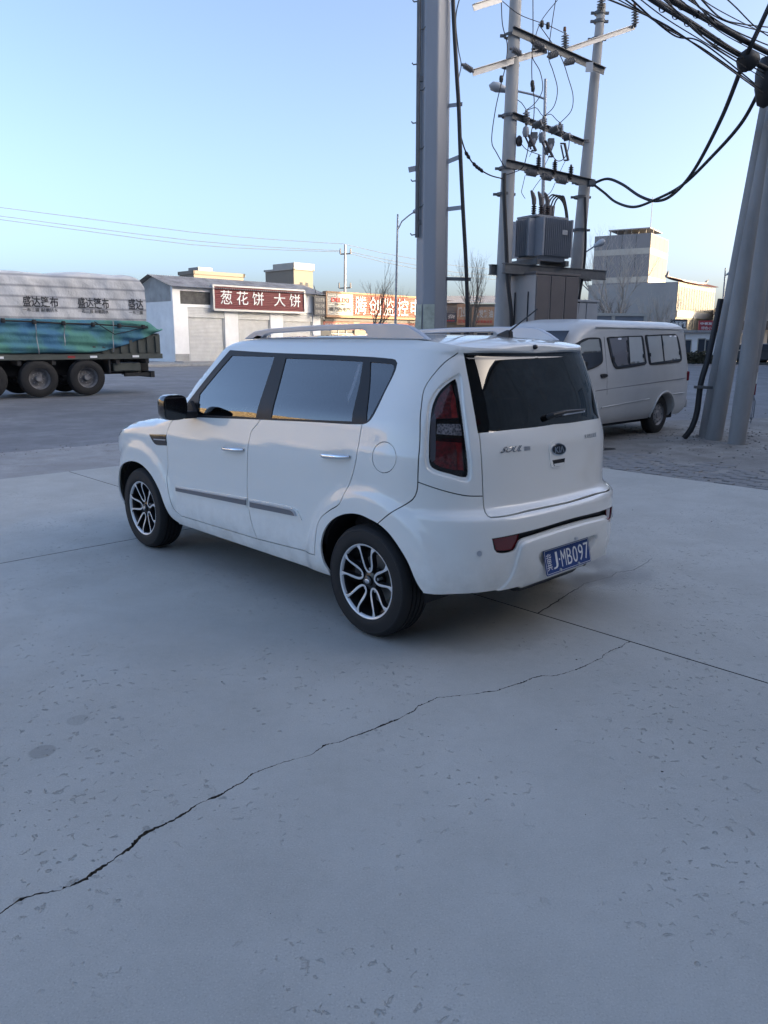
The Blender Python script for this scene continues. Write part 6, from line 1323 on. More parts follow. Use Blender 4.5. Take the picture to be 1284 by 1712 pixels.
_tgl = szl(tg, .02); OUT['tailgate'] = _tgl + [(.12, _tgl[-1][1]), (.12, 1.532), (0., 1.532)]
_gz = 1.534
_gl = szl(rglass_l, .02); OUT['rear_glass'] = _gl + [(.12, _gl[-1][1]), (.12, _gz), (0., _gz)]
OUT['dlo'] = szl([('c', 1.535, 1.527, 1), (430, 588.3), (469.6, 590.3), (545, 593), (614, 596.3), (650, 599.2), (661, 601.2), (664.4, 607), (661.8, 618.1), (645, 653), (626.7, 691), (618.3, 703.6), (606.7, 709.5), (520, 705.5), (432, 701.6), (327, 697.5), ('c', 1.965, 1.072, 1)], .025, True)
OUT['glass_f'] = szl([('c', 1.49, 1.492, 1), (459, 596, 1), (427.4, 698, 1), (330, 693, 1), (333.5, 659, 1)], .04, True)
OUT['glass_r'] = szl([(477.5, 598.8, 1), (545, 601), (606.7, 604, 1), (601, 640, 1), (587.8, 704.5, 1), (453, 699.0, 1)], .04, True)
OUT['glass_q'] = szl([(619, 605.3, 1), (652, 608), (658, 610.5), (658.5, 617), (640, 657), (622, 692), (615, 703), (612.5, 703, 1)], .03, True)
OUT['lamp'] = szl([(762, 633.5), (736, 652.6), (723, 676), (718.5, 706.3), (716.4, 769), (722, 782.8), (754, 793.5), (781, 798.5), (784, 785), (779, 735), (772, 681), (765, 640)], .015, True)
OUT['lamp_hole'] = szl([(768, 623), (733, 646), (716, 673), (711.5, 706), (709, 774), (717, 789), (752, 801), (785, 806.5), (790.5, 786), (785, 735), (778, 681), (773, 632)], .015, True)
OUT['slot'] = szl([(822, 900.5, 1), (870.5, 891), (940, 871.5), (975, 861.5)], .02)
OUT['slot'] = OUT['slot'] + [(.12, OUT['slot'][-1][1]), (.12, OUT['slot'][-1][1] - .035)] + szl([(975, 870), (930, 883), (890, 896), (874, 901), (868, 905), (860, 921), (830, 923.5), (823, 903)], .02)
OUT['insert'] = szl([(975, 873), (930, 886), (890, 899), (876, 904), (868, 910), (863.4, 925), (851, 962), (838, 979), (812, 996)], .02)
OUT['insert'] = OUT['insert'] + [(OUT['insert'][-1][0], .15), (.12, .15), (.12, OUT['insert'][0][1])]
OUT['recess'] = szl([(950, 905), (915, 916), (899, 922), (895, 930), (908, 965)], .015)
OUT['recess'] = [(.12, OUT['recess'][0][1])] + OUT['recess'] + [(OUT['recess'][-1][0] + .02, .25), (.12, .25)]
OUT['bumper'] = szl([(630, 877), (661, 853), (689.6, 835.3), (696.7, 822), (698.5, 806, 1), (743.3, 821), (779, 828.8), (812, 829.5, 1)], .02) + [(.12, OUT['tailgate'][40][1] if len(OUT['tailgate']) > 40 else .76), (.12, .1), (-1.25, .1), (-1.25, .45)]
def arch(xc, r, zc=.325):
    return [(-(LQ + xc + r * math.cos(a) - X0) if True else 0, zc + r * math.sin(a)) for a in np.linspace(0, math.pi, 40)]
_ar = szl([(548.6, 953.7), (541.3, 941.4), (536.4, 921.8), (536.4, 905.4), (541.3, 887.4), (552.7, 871), (569, 861.3), (585.4, 858.3), (601.8, 860.4), (618.1, 867.8), (634.5, 876.8), (650.8, 891.5), (667.2, 913.6), (683.6, 941.4), (695, 969.2), (703.2, 984), (708, 990)], .02)
OUT['arch_r'] = [(_ar[0][0], .1)] + _ar + [(_ar[-1][0], .1)]
_af = szl([('c', 2.87, .30), ('c', 2.915, .42), ('c', 2.89, .53), ('c', 2.80, .625), ('c', 2.66, .672), ('c', 2.50, .668), ('c', 2.36, .61), ('c', 2.24, .51), ('c', 2.15, .40), ('c', 2.07, .31), ('c', 2.03, .285)], .02)
OUT['arch_f'] = [(_af[0][0], .1)] + _af + [(_af[-1][0], .1)]
OUT['fuel'] = circle_px(642.3, 764.7, 20, 26)
GAPS = [szl(door_front_edge + [(430, 901, 1), (526, 927.8, 1)] + rear_edge[1:], .02), szl(b_line, .02), szl(d_line, .02), szl(bump_line, .02), _tgl]
for k, h_, bv in (('lamp_hole', -.014, .012), ('insert', .020, .014), ('recess', -.034, .022)):
    q = np.array([p[:2] for p in OUT[k]]); RELIEF.append((q, h_, bv, (q[:, 0].min(), q[:, 0].max(), q[:, 1].min(), q[:, 1].max())))

# ---- planar triangulation of the left half of the skin
pts, eds = [], []
def addloop(l, closed=True):
    b = len(pts); n = len(l)
    for q in l: pts.append((float(q[0]), float(q[1])))
    for i in range(n if closed else n - 1): eds.append((b + i, b + (i + 1) % n))
ss = np.concatenate([np.linspace(-STOT, -LQ - (X1 - X0), 36)[:-1], np.linspace(-LQ - (X1 - X0), -LQ, 76)[:-1], np.linspace(-LQ, 0, 44)])
def ztop(s):
    s = np.atleast_1d(np.asarray(s, float)); x, _ = base(s, np.full(len(s), .85)); xr, _ = base(s, np.full(len(s), 1.55))
    a = np.abs(s); return np.where(a < LQ, ZT(xr), ZT(x))
def zbot(s):
    a = np.abs(np.atleast_1d(np.asarray(s, float))); return np.where(a < LQ + .1, .345 - .03 * sstep((a - .3) / .3) * 0, .275)
zt_s, zb_s = ztop(ss), zbot(ss)
addloop(list(zip(ss, zb_s)) + [(0., z) for z in np.arange(zb_s[-1] + .03, zt_s[-1] - .01, .03)] + list(zip(ss[::-1], zt_s[::-1])) + [(-STOT, z) for z in np.arange(zt_s[0] - .04, zb_s[0] + .01, -.04)])
for k in ('dlo', 'glass_f', 'glass_r', 'glass_q', 'lamp', 'lamp_hole', 'rear_glass', 'slot', 'arch_r', 'arch_f', 'insert', 'recess'): addloop(OUT[k])
for k, bv in (('lamp_hole', .012), ('insert', .014), ('recess', .022)):
    A = np.array([p[:2] for p in OUT[k]])
    for f_ in (.5, 1.):
        a1, a2 = buf(OUT[k], bv * f_, True); c = a1 if np_inside(a1, A).sum() > len(A) / 2 else a2
        addloop([p for p in c if p[0] < .1])
GB = []
for g in GAPS:
    a, b = buf(g, .0029); poly = list(a) + list(b[::-1]); GB.append(np.array(poly)); addloop(poly)
_fa, _fb = buf(OUT['fuel'], .0018, True); addloop(_fa); addloop(_fb)
segs_np = np.array([(pts[a], pts[b]) for a, b in eds])
gp = []
for s_ in np.concatenate([np.arange(-STOT, -4.0, .05), np.arange(-4.0, .0, .032)]):
    t_, b_ = ztop(s_)[0], zbot(s_)[0]
    zs = np.concatenate([np.arange(b_ + .015, .70, .035), np.arange(.70, .80, .009), np.arange(.80, 1.5, .035), np.arange(1.5, 1.61, .012)])
    gp += [(s_ + .004 * math.sin(37 * z_), z_) for z_ in zs if z_ < t_ - .008]
gp = np.array(gp); dmin = np.full(len(gp), 9.)
for a, b in segs_np:
    m = (np.abs(gp[:, 0] - (a[0] + b[0]) / 2) < .06 + abs(a[0] - b[0])) & (np.abs(gp[:, 1] - (a[1] + b[1]) / 2) < .06 + abs(a[1] - b[1]))
    if m.any():
        q = gp[m]; ab = b - a; t = np.clip(((q - a) @ ab) / (ab @ ab + 1e-12), 0, 1); dmin[m] = np.minimum(dmin[m], np.hypot(*(q - a - t[:, None] * ab).T))
gp = gp[dmin > .006]
vo, eo, fo, *_ = delaunay_2d_cdt([Vector(p) for p in pts] + [Vector(p) for p in gp], eds, [], 0, 2e-5)
SZV = np.array([(v.x, v.y) for v in vo]); TR = np.array([f[:3] for f in fo]); CEN = SZV[TR].mean(1)
keep = (CEN[:, 0] < 0) & (CEN[:, 1] > zbot(CEN[:, 0])) & (CEN[:, 1] < ztop(CEN[:, 0])); TR = TR[keep]; CEN = CEN[keep]
lab = np.full(len(TR), 'body', dtype=object)
def setl(poly, name, only=None):
    m = np_inside(CEN, poly)
    if only is not None: m &= np.isin(lab.astype(str), only)
    lab[m] = name
setl(OUT['bumper'], 'bumper'); setl(OUT['door_f'], 'door_f'); setl(OUT['door_r'], 'door_r'); setl(OUT['tailgate'], 'tailgate')
setl(OUT['fuel'], 'fuel'); setl(OUT['lamp'], 'lamp'); setl(OUT['slot'], 'slot')
for g in GB: setl(g, 'gap')
m_ = np_inside(CEN, _fa) ^ np_inside(CEN, _fb); lab[m_] = 'gap'
setl(OUT['dlo'], 'frame'); setl(OUT['glass_f'], 'glass_f'); setl(OUT['glass_r'], 'glass_r'); setl(OUT['glass_q'], 'glass_q'); setl(OUT['rear_glass'], 'rear_glass')
setl(OUT['arch_r'], 'none'); setl(OUT['arch_f'], 'none')
PV, NV = skin_n(np.minimum(SZV[:, 0], 0), SZV[:, 1])
sm = np.abs(SZV[:, 0]) < 1e-5; NV[sm, 1] = 0; PV[sm, 1] = 0
def raw_mesh(name, V, N, F_, FL, material, parent):
    """triangles F_ with vertex normals N, flange quads FL flat"""
    me = bpy.data.meshes.new(name); me.from_pydata([tuple(v) for v in V], [], [tuple(map(int, f)) for f in F_] + [tuple(map(int, f)) for f in FL]); me.update()
    me.polygons.foreach_set('use_smooth', [True] * len(me.polygons))
    nl = []
    for p in me.polygons:
        if p.index < len(F_): nl += [tuple(N[i]) for i in p.vertices]
        else: nl += [tuple(p.normal)] * len(p.vertices)
    me.normals_split_custom_set(nl)
    return link(name, me, material, parent)
def skin_part(name, tri, P, N, SZ, material, parent, off=0., flange=.012, join=False, mirror=False):
    """build one panel from skin triangles; join=both halves welded, mirror=right-hand copy"""
    used = np.unique(tri); mp = {u: i for i, u in enumerate(used)}
    V = P[used] + N[used] * off; NN = N[used]; T = np.array([[mp[i] for i in t] for t in tri])
    # consistent winding
    fn = np.cross(V[T[:, 1]] - V[T[:, 0]], V[T[:, 2]] - V[T[:, 0]]); flip = np.einsum('ij,ij->i', fn, NN[T].mean(1)) < 0; T[flip] = T[flip][:, ::-1]
    if mirror: V = V * [1, -1, 1]; NN = NN * [1, -1, 1]; T = T[:, ::-1]
    if join:
        seam = np.abs(SZ[used, 0]) < 1e-5; n = len(V); idx = np.arange(n) + n; idx[seam] = np.arange(n)[seam]
        V = np.concatenate([V, V * [1, -1, 1]]); NN = np.concatenate([NN, NN * [1, -1, 1]]); T = np.concatenate([T, idx[T][:, ::-1]])
    FL = []
    if flange:
        e = {}
        for t in T:
            for i in range(3):
                a, b = t[i], t[(i + 1) % 3]
                if (b, a) in e: del e[(b, a)]
                else: e[(a, b)] = 1
        bv = sorted({i for k in e for i in k}); n = len(V); mm = {b: n + i for i, b in enumerate(bv)}
        if bv:
            V = np.concatenate([V, V[bv] - NN[bv] * flange]); NN = np.concatenate([NN, NN[bv]])
            FL = [(b, a, mm[a], mm[b]) for a, b in e]
    return raw_mesh(name, V, NN, T, FL, material, parent)
def reg(*n): return TR[np.isin(lab.astype(str), n)]
def sp(name, lb, material, parent=car, **k): return skin_part(name, reg(*(lb if isinstance(lb, tuple) else (lb,))), PV, NV, SZV, material, parent, **k)
body = sp('body', 'body', M['paint_white'], join=True)
bumper = sp('rear_bumper', 'bumper', M['paint_white'], join=True)
tailgate = sp('tailgate', 'tailgate', M['paint_white'], join=True)
sp('panel_gap', 'gap', M['gap'], join=True, off=-.010, flange=.008)
rear_window = sp('rear_window', 'rear_glass', M['glass_rear'], tailgate, join=True, off=-.002, flange=.004)
sp('bumper_slot', 'slot', M['plastic_black'], bumper, join=True, off=-.028, flange=0)
# walls of the slot
doors = {}
for mir in (False, True):
    doors['f', mir] = sp('front_door', 'door_f', M['paint_white'], mirror=mir); doors['r', mir] = sp('rear_door', 'door_r', M['paint_white'], mirror=mir)
    sp('window_frame', 'frame', M['trim_black'], mirror=mir, off=-.001, flange=.02)
    for g_ in ('glass_f', 'glass_r', 'glass_q'): sp({'glass_f': 'front_door_window', 'glass_r': 'rear_door_window', 'glass_q': 'quarter_window'}[g_], g_, M['glass_side'], mirror=mir, off=-.005, flange=0)
    sp('fuel_flap', 'fuel', M['paint_white'], mirror=False, off=-.0015) if not mir else sp('quarter_cover', 'fuel', M['paint_white'], mirror=True)
# inner trim so that the cabin is dark inside
_in = TR[np.isin(lab.astype(str), ('body', 'bumper', 'tailgate', 'door_f', 'door_r', 'lamp', 'frame', 'gap', 'fuel', 'slot'))]
_in = _in[(SZV[_in][:, :, 1].mean(1) > .45) & (SZV[_in][:, :, 0].mean(1) > -LQ - 2.2 + X0)]
skin_part('cabin_lining', _in, PV, NV, SZV, M['interior'], car, off=-.045, flange=0, join=True)

# ---- bonnet, windscreen, roof
def cap(name, s0, s1, material, ncr=18, crown=.025, yf=1., push=0.):
    m = [s for s in ss if s0 - 1e-9 <= s <= s1 + 1e-9]
    L = skin(np.array(m), ztop(np.array(m))); g = MB(); vs, fs = [], []
    for p in L:
        for k in range(ncr + 1):
            t = 1 - 2 * k / ncr; yy = p[1] * yf * t; q = 1 - (t * yf) ** 2
            vs.append((p[0] + push * q, yy, p[2] + crown * q * min(1, p[1] / .45)))
    n = ncr + 1
    for i in range(len(L) - 1):
        for k in range(ncr): fs.append((i * n + k, (i + 1) * n + k, (i + 1) * n + k + 1, i * n + k + 1))
    g.add(vs, fs); return g.build(name, material, car, smooth=50)
sA, sB = -(LQ + 2.06 - X0), -(LQ + 1.58 - X0)
sA = ss[np.abs(ss - sA).argmin()]; sB = ss[np.abs(ss - sB).argmin()]
cap('bonnet', -STOT, sA, M['paint_white'], crown=.03)
cap('windscreen', sA, sB, M['glass_side'], crown=.02, yf=.97)
cap('roof', sB, 0, M['paint_white'], crown=.028)

# ---- pieces laid on the skin
def patch(name, poly, material, parent=car, off=.006, flange=None, grid=.03, mirror=False, inset=None):
    poly = [tuple(q[:2]) for q in poly]; A = np.array(poly)
    x0, x1, z0, z1 = A[:, 0].min(), A[:, 0].max(), A[:, 1].min(), A[:, 1].max()
    G = np.array([(a, b) for a in np.arange(x0, x1 + grid, grid) for b in np.arange(z0, z1 + grid, grid)])
    G = G[np_inside(G, A)]; G = G[np_dist(G, A) > grid * .35] if len(G) else G
    P = poly + [tuple(g) for g in G]; e = [(i, (i + 1) % len(poly)) for i in range(len(poly))]
    v, _, f, *_ = delaunay_2d_cdt([Vector(p) for p in P], e, [], 0, 1e-6)
    S_ = np.array([(q.x, q.y) for q in v]); T = np.array([t[:3] for t in f]); T = T[np_inside(S_[T].mean(1), A)]
    ar_ = np.abs(np.cross(S_[T[:, 1]] - S_[T[:, 0]], S_[T[:, 2]] - S_[T[:, 0]])); T = T[ar_ > 4e-7]
    p, n = skin_n(S_[:, 0], S_[:, 1])
    return skin_part(name, T, p, n, S_, material, parent, off=off, flange=off + .004 if flange is None else flange, mirror=mirror)
for mir in (False, True):
    df, dr = doors['f', mir], doors['r', mir]
    # lower door mouldings: white carrier, grey strip, bright upper edge
    patch('door_moulding', szl([(294, 812.5, 1), (413.5, 832.5, 1), (413.5, 848.5, 1), (294.5, 823.5, 1)], .03, True), M['paint_white'], df, off=.006, grid=.012, mirror=mir)
    patch('grey_strip', szl([(295.5, 815.2, 1), (412.8, 836.3, 1), (412.8, 844.4, 1), (295.8, 820.8, 1)], .03, True), M['grey_strip'], df, off=.0115, grid=.012, mirror=mir)
    patch('bright_strip', szl([(295.5, 813.6, 1), (412.8, 834.2, 1), (412.8, 836.0, 1), (295.5, 815.0, 1)], .03, True), M['silver'], df, off=.0150, grid=.012, mirror=mir)
    patch('door_moulding', szl([(417, 834.5, 1), (492, 849), (498, 854), (505, 869.5, 1), (417, 850.5, 1)], .03, True), M['paint_white'], dr, off=.006, grid=.012, mirror=mir)
    patch('grey_strip', szl([(419.5, 839.2, 1), (488, 853.0), (492, 856), (495.5, 862.5, 1), (419.5, 847.4, 1)], .03, True), M['grey_strip'], dr, off=.0115, grid=.012, mirror=mir)
    patch('bright_strip', szl([(419.5, 836.5, 1), (489, 850.6), (494, 854), (497.5, 862.5, 1), (496, 862.3, 1), (492.4, 855.6), (488, 852.6), (419.5, 838.8, 1)], .03, True), M['silver'], dr, off=.0150, grid=.012, mirror=mir)
    # wing vent
    patch('wing_vent', szl([(250.3, 726.3, 1), (278.4, 726.8, 1), (278.8, 744.5, 1), (262, 743.4), (257, 739)], .02, True), M['gloss_black'], car, off=.004, mirror=mir)
    vb = patch('vent_bar', szl([(257.5, 733.3, 1), (277.5, 734.4, 1), (277.5, 736.4, 1), (259, 735.4, 1)], .02, True), M['silver'], car, off=.008, mirror=mir)
    # handles
    for (cx_, cy_, hw, d) in ((391, 750.5, 17, df), (562, 762.2, 23.5, dr)):
        patch('handle_cup', circle_px(cx_ - 1, cy_, 9 if d is df else 12, 12 if d is df else 15, 22), M['paint_white'], d, off=.0005, flange=.002, mirror=mir)
        a = sz((cx_ - hw, cy_ - 1.5)); b = sz((cx_ + hw, cy_ + 1.5)); mb = MB()
        pth = []
        for t in np.linspace(0, 1, 9):
            s_ = a[0] + (b[0] - a[0]) * t; z_ = a[1] + (b[1] - a[1]) * t
            p, n = skin_n(np.array([s_]), np.array([z_])); q = p[0] + n[0] * (.006 + .030 * min(1, 5 * t, 5 * (1 - t)))
            pth.append(Vector(q) if not mir else Vector((q[0], -q[1], q[2])))
        mb.tube(pth, [.009] + [.0125] * 7 + [.009], 10); mb.build('door_handle', M['chrome'], d, smooth=60)
    # parking sensor
    for cx_, cy_ in ((801.5, 925.5),):
        patch('parking_sensor', circle_px(cx_, cy_, 4.2, 4.6, 16), M['silver'], bumper, off=.004, mirror=mir)
    # reflector
    patch('reflector', szl([(824, 901.5, 1), (869, 893.2, 1), (865.5, 905), (858, 919.5, 1), (831, 921.5, 1)], .02, True), bpy.data.materials.get('red reflector') or mat('red reflector', (.16, .008, .012), .12, coat=1.), bumper, off=-.010, mirror=mir)
# ---- tail lights
def noise_lens(name, c1, c2, scale, rough=.08):
    m = bpy.data.materials.new(name); m.use_nodes = True; n = m.node_tree.nodes; l = m.node_tree.links; b = n['Principled BSDF']
    tc = n.new('ShaderNodeTexCoord'); v = n.new('ShaderNodeTexVoronoi'); v.inputs['Scale'].default_value = scale; l.new(tc.outputs['Object'], v.inputs['Vector'])
    w1 = n.new('ShaderNodeTexNoise'); w1.inputs['Scale'].default_value = 9; w1.inputs['Detail'].default_value = 2; l.new(tc.outputs['Object'], w1.inputs['Vector'])
    ad = n.new('ShaderNodeMath'); ad.operation = 'MULTIPLY'; l.new(v.outputs['Distance'], ad.inputs[0]); l.new(w1.outputs[0], ad.inputs[1])
    r = n.new('ShaderNodeValToRGB'); r.color_ramp.elements[0].color = (*c1, 1); r.color_ramp.elements[1].color = (*c2, 1); r.color_ramp.elements[0].position = .1; r.color_ramp.elements[1].position = .55
    l.new(ad.outputs[0], r.inputs[0]); l.new(r.outputs[0], b.inputs['Base Color']); b.inputs['Roughness'].default_value = .35
    b.inputs['Coat Weight'].default_value = 1; b.inputs['Coat Roughness'].default_value = rough
    bp = n.new('ShaderNodeBump'); bp.inputs['Strength'].default_value = .6; bp.inputs['Distance'].default_value = .004; l.new(v.outputs['Distance'], bp.inputs['Height']); l.new(bp.outputs[0], b.inputs['Normal'])
    return m
M['lens_red'] = noise_lens('red lamp lens', (.12, .004, .006), (.32, .010, .014), 55)
M['lens_red_bright'] = noise_lens('bright red lamp lens', (.30, .008, .010), (.60, .035, .03), 40)
M['lens_clear'] = noise_lens('clear lamp optics', (.10, .105, .11), (.75, .77, .8), 90)
M['lens_cover'] = glass_mat('lamp cover', (.85, .80, .80), 1.45, .6)
for mir in (False, True):
    lamp = sp('tail_light', 'lamp', M['gloss_black'], mirror=mir, off=-.030, flange=-.028)
    patch('upper_lens', szl([(757, 641, 1), (737, 657), (727, 679), (724, 699, 1), (770, 698, 1)], .02, True), M['lens_red'], lamp, off=-.016, flange=.012, grid=.015, mirror=mir)
    patch('upper_lens_facet', szl([(759.5, 655, 1), (755, 674, 1), (757.5, 698.2, 1), (767.5, 697.6, 1), (763.5, 664, 1)], .02, True), M['lens_red_bright'], lamp, off=-.0125, flange=.006, grid=.015, mirror=mir)
    patch('reverse_lens', szl([(731, 708, 1), (773.5, 708.5, 1), (776, 727.5, 1), (729.5, 725, 1)], .02, True), M['lens_clear'], lamp, off=-.016, flange=.012, grid=.015, mirror=mir)
    patch('lower_lens', szl([(725, 737.5, 1), (775.5, 740, 1), (779, 788.5, 1), (752, 786), (728, 778), (722, 768)], .02, True), M['lens_red'], lamp, off=-.016, flange=.012, grid=.015, mirror=mir)
    patch('lower_lens_facet', szl([(763, 740, 1), (773.5, 740.5, 1), (777, 787, 1), (768, 786.5, 1), (766.5, 758, 1)], .02, True), M['lens_red_bright'], lamp, off=-.0135, flange=.006, grid=.015, mirror=mir)
    patch('lamp_bezel', szl([(719, 700, 1), (726.5, 690), (728.5, 706, 1), (727, 770), (721, 774), (717.8, 768)], .02, True), M['grey_strip'], lamp, off=-.014, flange=.01, grid=.015, mirror=mir)
    sp('lamp_cover', 'lamp', M['lens_cover'], lamp, mirror=mir, off=-.004, flange=0)

# ---- wheels
def wheel_parts():
    root = empty('wheel', parent=car)
    t = MB(); R_ = WR; Wd = .105
    prof = [(.205, -Wd + .012), (.222, -Wd + .002), (.250, -Wd), (.283, -Wd + .004), (R_ - .012, -Wd + .018), (R_ - .003, -Wd + .034)]
    for gx in (-.048, -.016, .016, .048):
        prof += [(R_, gx - .011), (R_, gx - .0045), (R_ - .008, gx - .0035), (R_ - .008, gx + .0035), (R_, gx + .0045)] if gx > -.09 else []
    prof += [(R_ - .003, Wd - .034), (R_ - .012, Wd - .018), (.291, Wd - .006), (.283, Wd - .003), (.281, Wd - .0045), (.250, Wd), (.232, Wd - .001), (.222, Wd - .003), (.205, Wd - .012)]
    MY = Matrix.Rotation(R(-90), 4, 'X')          # local Z -> +Y (outer side of the left wheels)
    t.lathe(prof, 64, MY); t.build('tyre', M['tyre'], root, smooth=28)
    rim = MB(); rim.lathe([(.2, -.09), (.19, -.02), (.185, .05), (.196, .078)], 48, MY); rm = rim.build('rim', M['alloy_dark'], root, smooth=60)
    lip = MB(); lip.lathe([(.196, .080), (.200, .0925), (.211, .0960), (.2195, .0945), (.2215, .086)], 64, MY); lip.build('rim_lip', M['alloy'], root, smooth=60)
    bk = MB(); bk.lathe([(.0, -.02), (.06, -.02), (.065, .0), (.13, .0), (.13, -.012), (.065, -.012)], 40, MY); bk.build('brake_disc', M['brake'], root, smooth=30)
    cal = MB(); cal.box((.115, .01, .03), (.05, .07, .11)); cal.build('brake_caliper', M['interior'], root, bevel=.006)
    hub = MB(); hub.lathe([(.0, .082), (.024, .082), (.029, .078), (.031, .066), (.052, .060), (.060, .045), (.06, .0)], 36, MY); hub.build('hub', M['alloy_dark'], root, smooth=40)
    em = MB(); em.lathe([(.0, .0845), (.014, .0845), (.0155, .0835), (.0155, .0815)], 24, MY @ Matrix.Diagonal((1.25, .8, 1, 1))); em.build('hub_emblem', M['silver'], root, smooth=40)
    for k in range(5):
        th = 2 * math.pi * k / 5 + R(90)
        Pk = []                                  # U-shaped ribbon round the wheel nut
        arm = [(.206, R(17.5)), (.185, R(15.5)), (.16, R(15.0)), (.13, R(16.5)), (.10, R(19)), (.078, R(20)), (.062, R(17)), (.053, R(9.5))]
        for r_, a_ in arm: Pk.append((r_, th + a_))
        Pk.append((.050, th))
        for r_, a_ in reversed(arm): Pk.append((r_, th - a_))
        c = spline([(r_ * math.cos(a), r_ * math.sin(a)) for r_, a in Pk], .006); n = len(c)
        wd = []
        for q in c:
            r_ = math.hypot(*q); wd.append(.0058 + .0095 * max(0, (r_ - .165) / .04) ** 1.6 + .0015 * max(0, 1 - abs(r_ - .11) / .05))
        L = np.array(c); tt = np.gradient(L, axis=0); tt /= np.linalg.norm(tt, axis=1)[:, None]; nn = np.stack([-tt[:, 1], tt[:, 0]], -1)
        def yo(r_): return .070 + .022 * sstep(np.array((r_ - .05) / .14))
        fc = MB(); sd_ = MB(); va, fa, vb, fb = [], [], [], []
        for i, q in enumerate(c):
            r_ = math.hypot(*q); y = float(yo(r_)); a = L[i] + nn[i] * wd[i]; b = L[i] - nn[i] * wd[i]
            va += [(a[0], y, a[1]), (L[i][0], y + .0012, L[i][1]), (b[0], y, b[1])]
            a2 = L[i] + nn[i] * (wd[i] + .005); b2 = L[i] - nn[i] * (wd[i] + .005)
            vb += [(a[0], y, a[1]), (a2[0], y - .028, a2[1]), (b[0], y, b[1]), (b2[0], y - .028, b2[1])]
            if i < n - 1:
                k0 = 3 * i; fa += [(k0, k0 + 1, k0 + 4, k0 + 3), (k0 + 1, k0 + 2, k0 + 5, k0 + 4)]
                k0 = 4 * i; fb += [(k0, k0 + 4, k0 + 5, k0 + 1), (k0 + 2, k0 + 3, k0 + 7, k0 + 6), (k0 + 1, k0 + 5, k0 + 7, k0 + 3)]
        fc.add(va, fa); s_ = fc.build('spoke_face', M['alloy'], root, smooth=60); sd_.add(vb, fb); sd_.build('spoke', M['alloy_dark'], root, smooth=60)
        nut = MB(); nut.lathe([(.0, .062), (.0065, .062), (.009, .058), (.009, .03)], 12, Matrix.Translation((.0655 * math.cos(th), 0, .0655 * math.sin(th))) @ MY); nut.build('wheel_nut', M['silver'], root, smooth=30)
    return root
w0 = wheel_parts()
YW = .868 - .105
for i, (xx, sy) in enumerate(((0, 1), (WB, 1), (0, -1), (WB, -1))):
    o = w0 if i == 0 else copy_tree(w0, car)
    o.location = (xx, YW * sy, WR); o.rotation_euler = (0, R((0, 14, 33, 50)[i]), math.pi if sy < 0 else 0)
# ---- wheel wells, underbody
for xx in (0, WB):
    for sy in (1, -1):
        g = MB(); MY = Matrix.Rotation(R(-90 * sy), 4, 'X')
        g.lathe([(.40, .44), (.40, .815)], 32, Matrix.Translation((xx, 0, .325)) @ MY @ Matrix.Diagonal((1, 1, 1, 1)), a0=(math.pi if sy > 0 else 0) - .12, a1=(2 * math.pi if sy > 0 else math.pi) + .12)
        g.lathe([(.40, .44), (.05, .44)], 32, Matrix.Translation((xx, 0, .325)) @ MY, a0=(math.pi if sy > 0 else 0) - .12, a1=(2 * math.pi if sy > 0 else math.pi) + .12); g.build('wheel_arch_liner', M['rubber'], car, smooth=40)
g = MB(); g.box((1.29, 0, .235), (1.76, 1.30, .07)); g.box((1.3, 0, .30), (2.0, 1.5, .12)); g.box((-.40, 0, .42), (.36, .95, .1)); g.box((1.27, 0, .27), (2.9, .5, .1)); g.box((3.0, 0, .35), (.5, 1.3, .2)); g.build('underbody', M['rubber'], car, bevel=.02)
g = MB(); g.lathe([(0, .0), (.09, .0), (.1, .02), (.1, .52), (.09, .54), (0, .54)], 20, Matrix.Translation((-.52, -.30, .34)) @ Matrix.Rotation(R(-90), 4, 'X')); g.build('silencer', M['interior'], car, smooth=40)
g = MB(); g.tube([(-.35, -.38, .33), (-.52, -.38, .32), (-.60, -.38, .30)], .022, 14, cap=False); g.build('tail_pipe', M['brake'], car, smooth=60)
# under-bumper valance pieces seen below the plate
g = MB(); g.prism([(-.40, .345), (-.30, .30), (.30, .30), (.40, .345)], (-.635, 0, 0), (0, 1, 0), (0, 0, 1), (1, 0, 0), .06); g.build('valance', M['paint_white'], bumper, bevel=.012)
# ---- cabin
g = MB(); g.box((.9, 0, .42), (2.3, 1.4, .1)); g.box((-.25, 0, .62), (.45, 1.2, .35)); g.build('cabin_floor', M['interior'], car)
g = MB(); g.box((2.0, 0, .92), (.35, 1.4, .28)); g.box((1.8, 0, 1.0), (.2, 1.3, .1)); g.build('dashboard', M['interior'], car, bevel=.04)
g = MB(); g.lathe([(.165, 0), (.18, .012), (.195, 0), (.18, -.012), (.165, 0)], 28, Matrix.Translation((1.55, .36, 1.0)) @ Matrix.Rotation(R(-65), 4, 'Y')); g.build('steering_wheel', M['plastic_black'], car, smooth=60)
def seat(x, y, wd, heads):
    r = MB(); r.box((x + .22, y, .62), (.5, wd, .2)); r.box((x - .06, y, .93), (.15, wd, .66), ry=R(-14)); o = r.build('seat', M['seat'], car, bevel=.05, seg=3)
    for hy in heads:
        h = MB(); h.box((x - .17, y + hy, 1.33), (.09, .27, .19), ry=R(-10)); h.build('headrest', M['seat'], o, bevel=.045, seg=3)
seat(1.15, .36, .5, (0,)); seat(1.15, -.36, .5, (0,)); seat(.22, 0, 1.28, (-.42, .42))
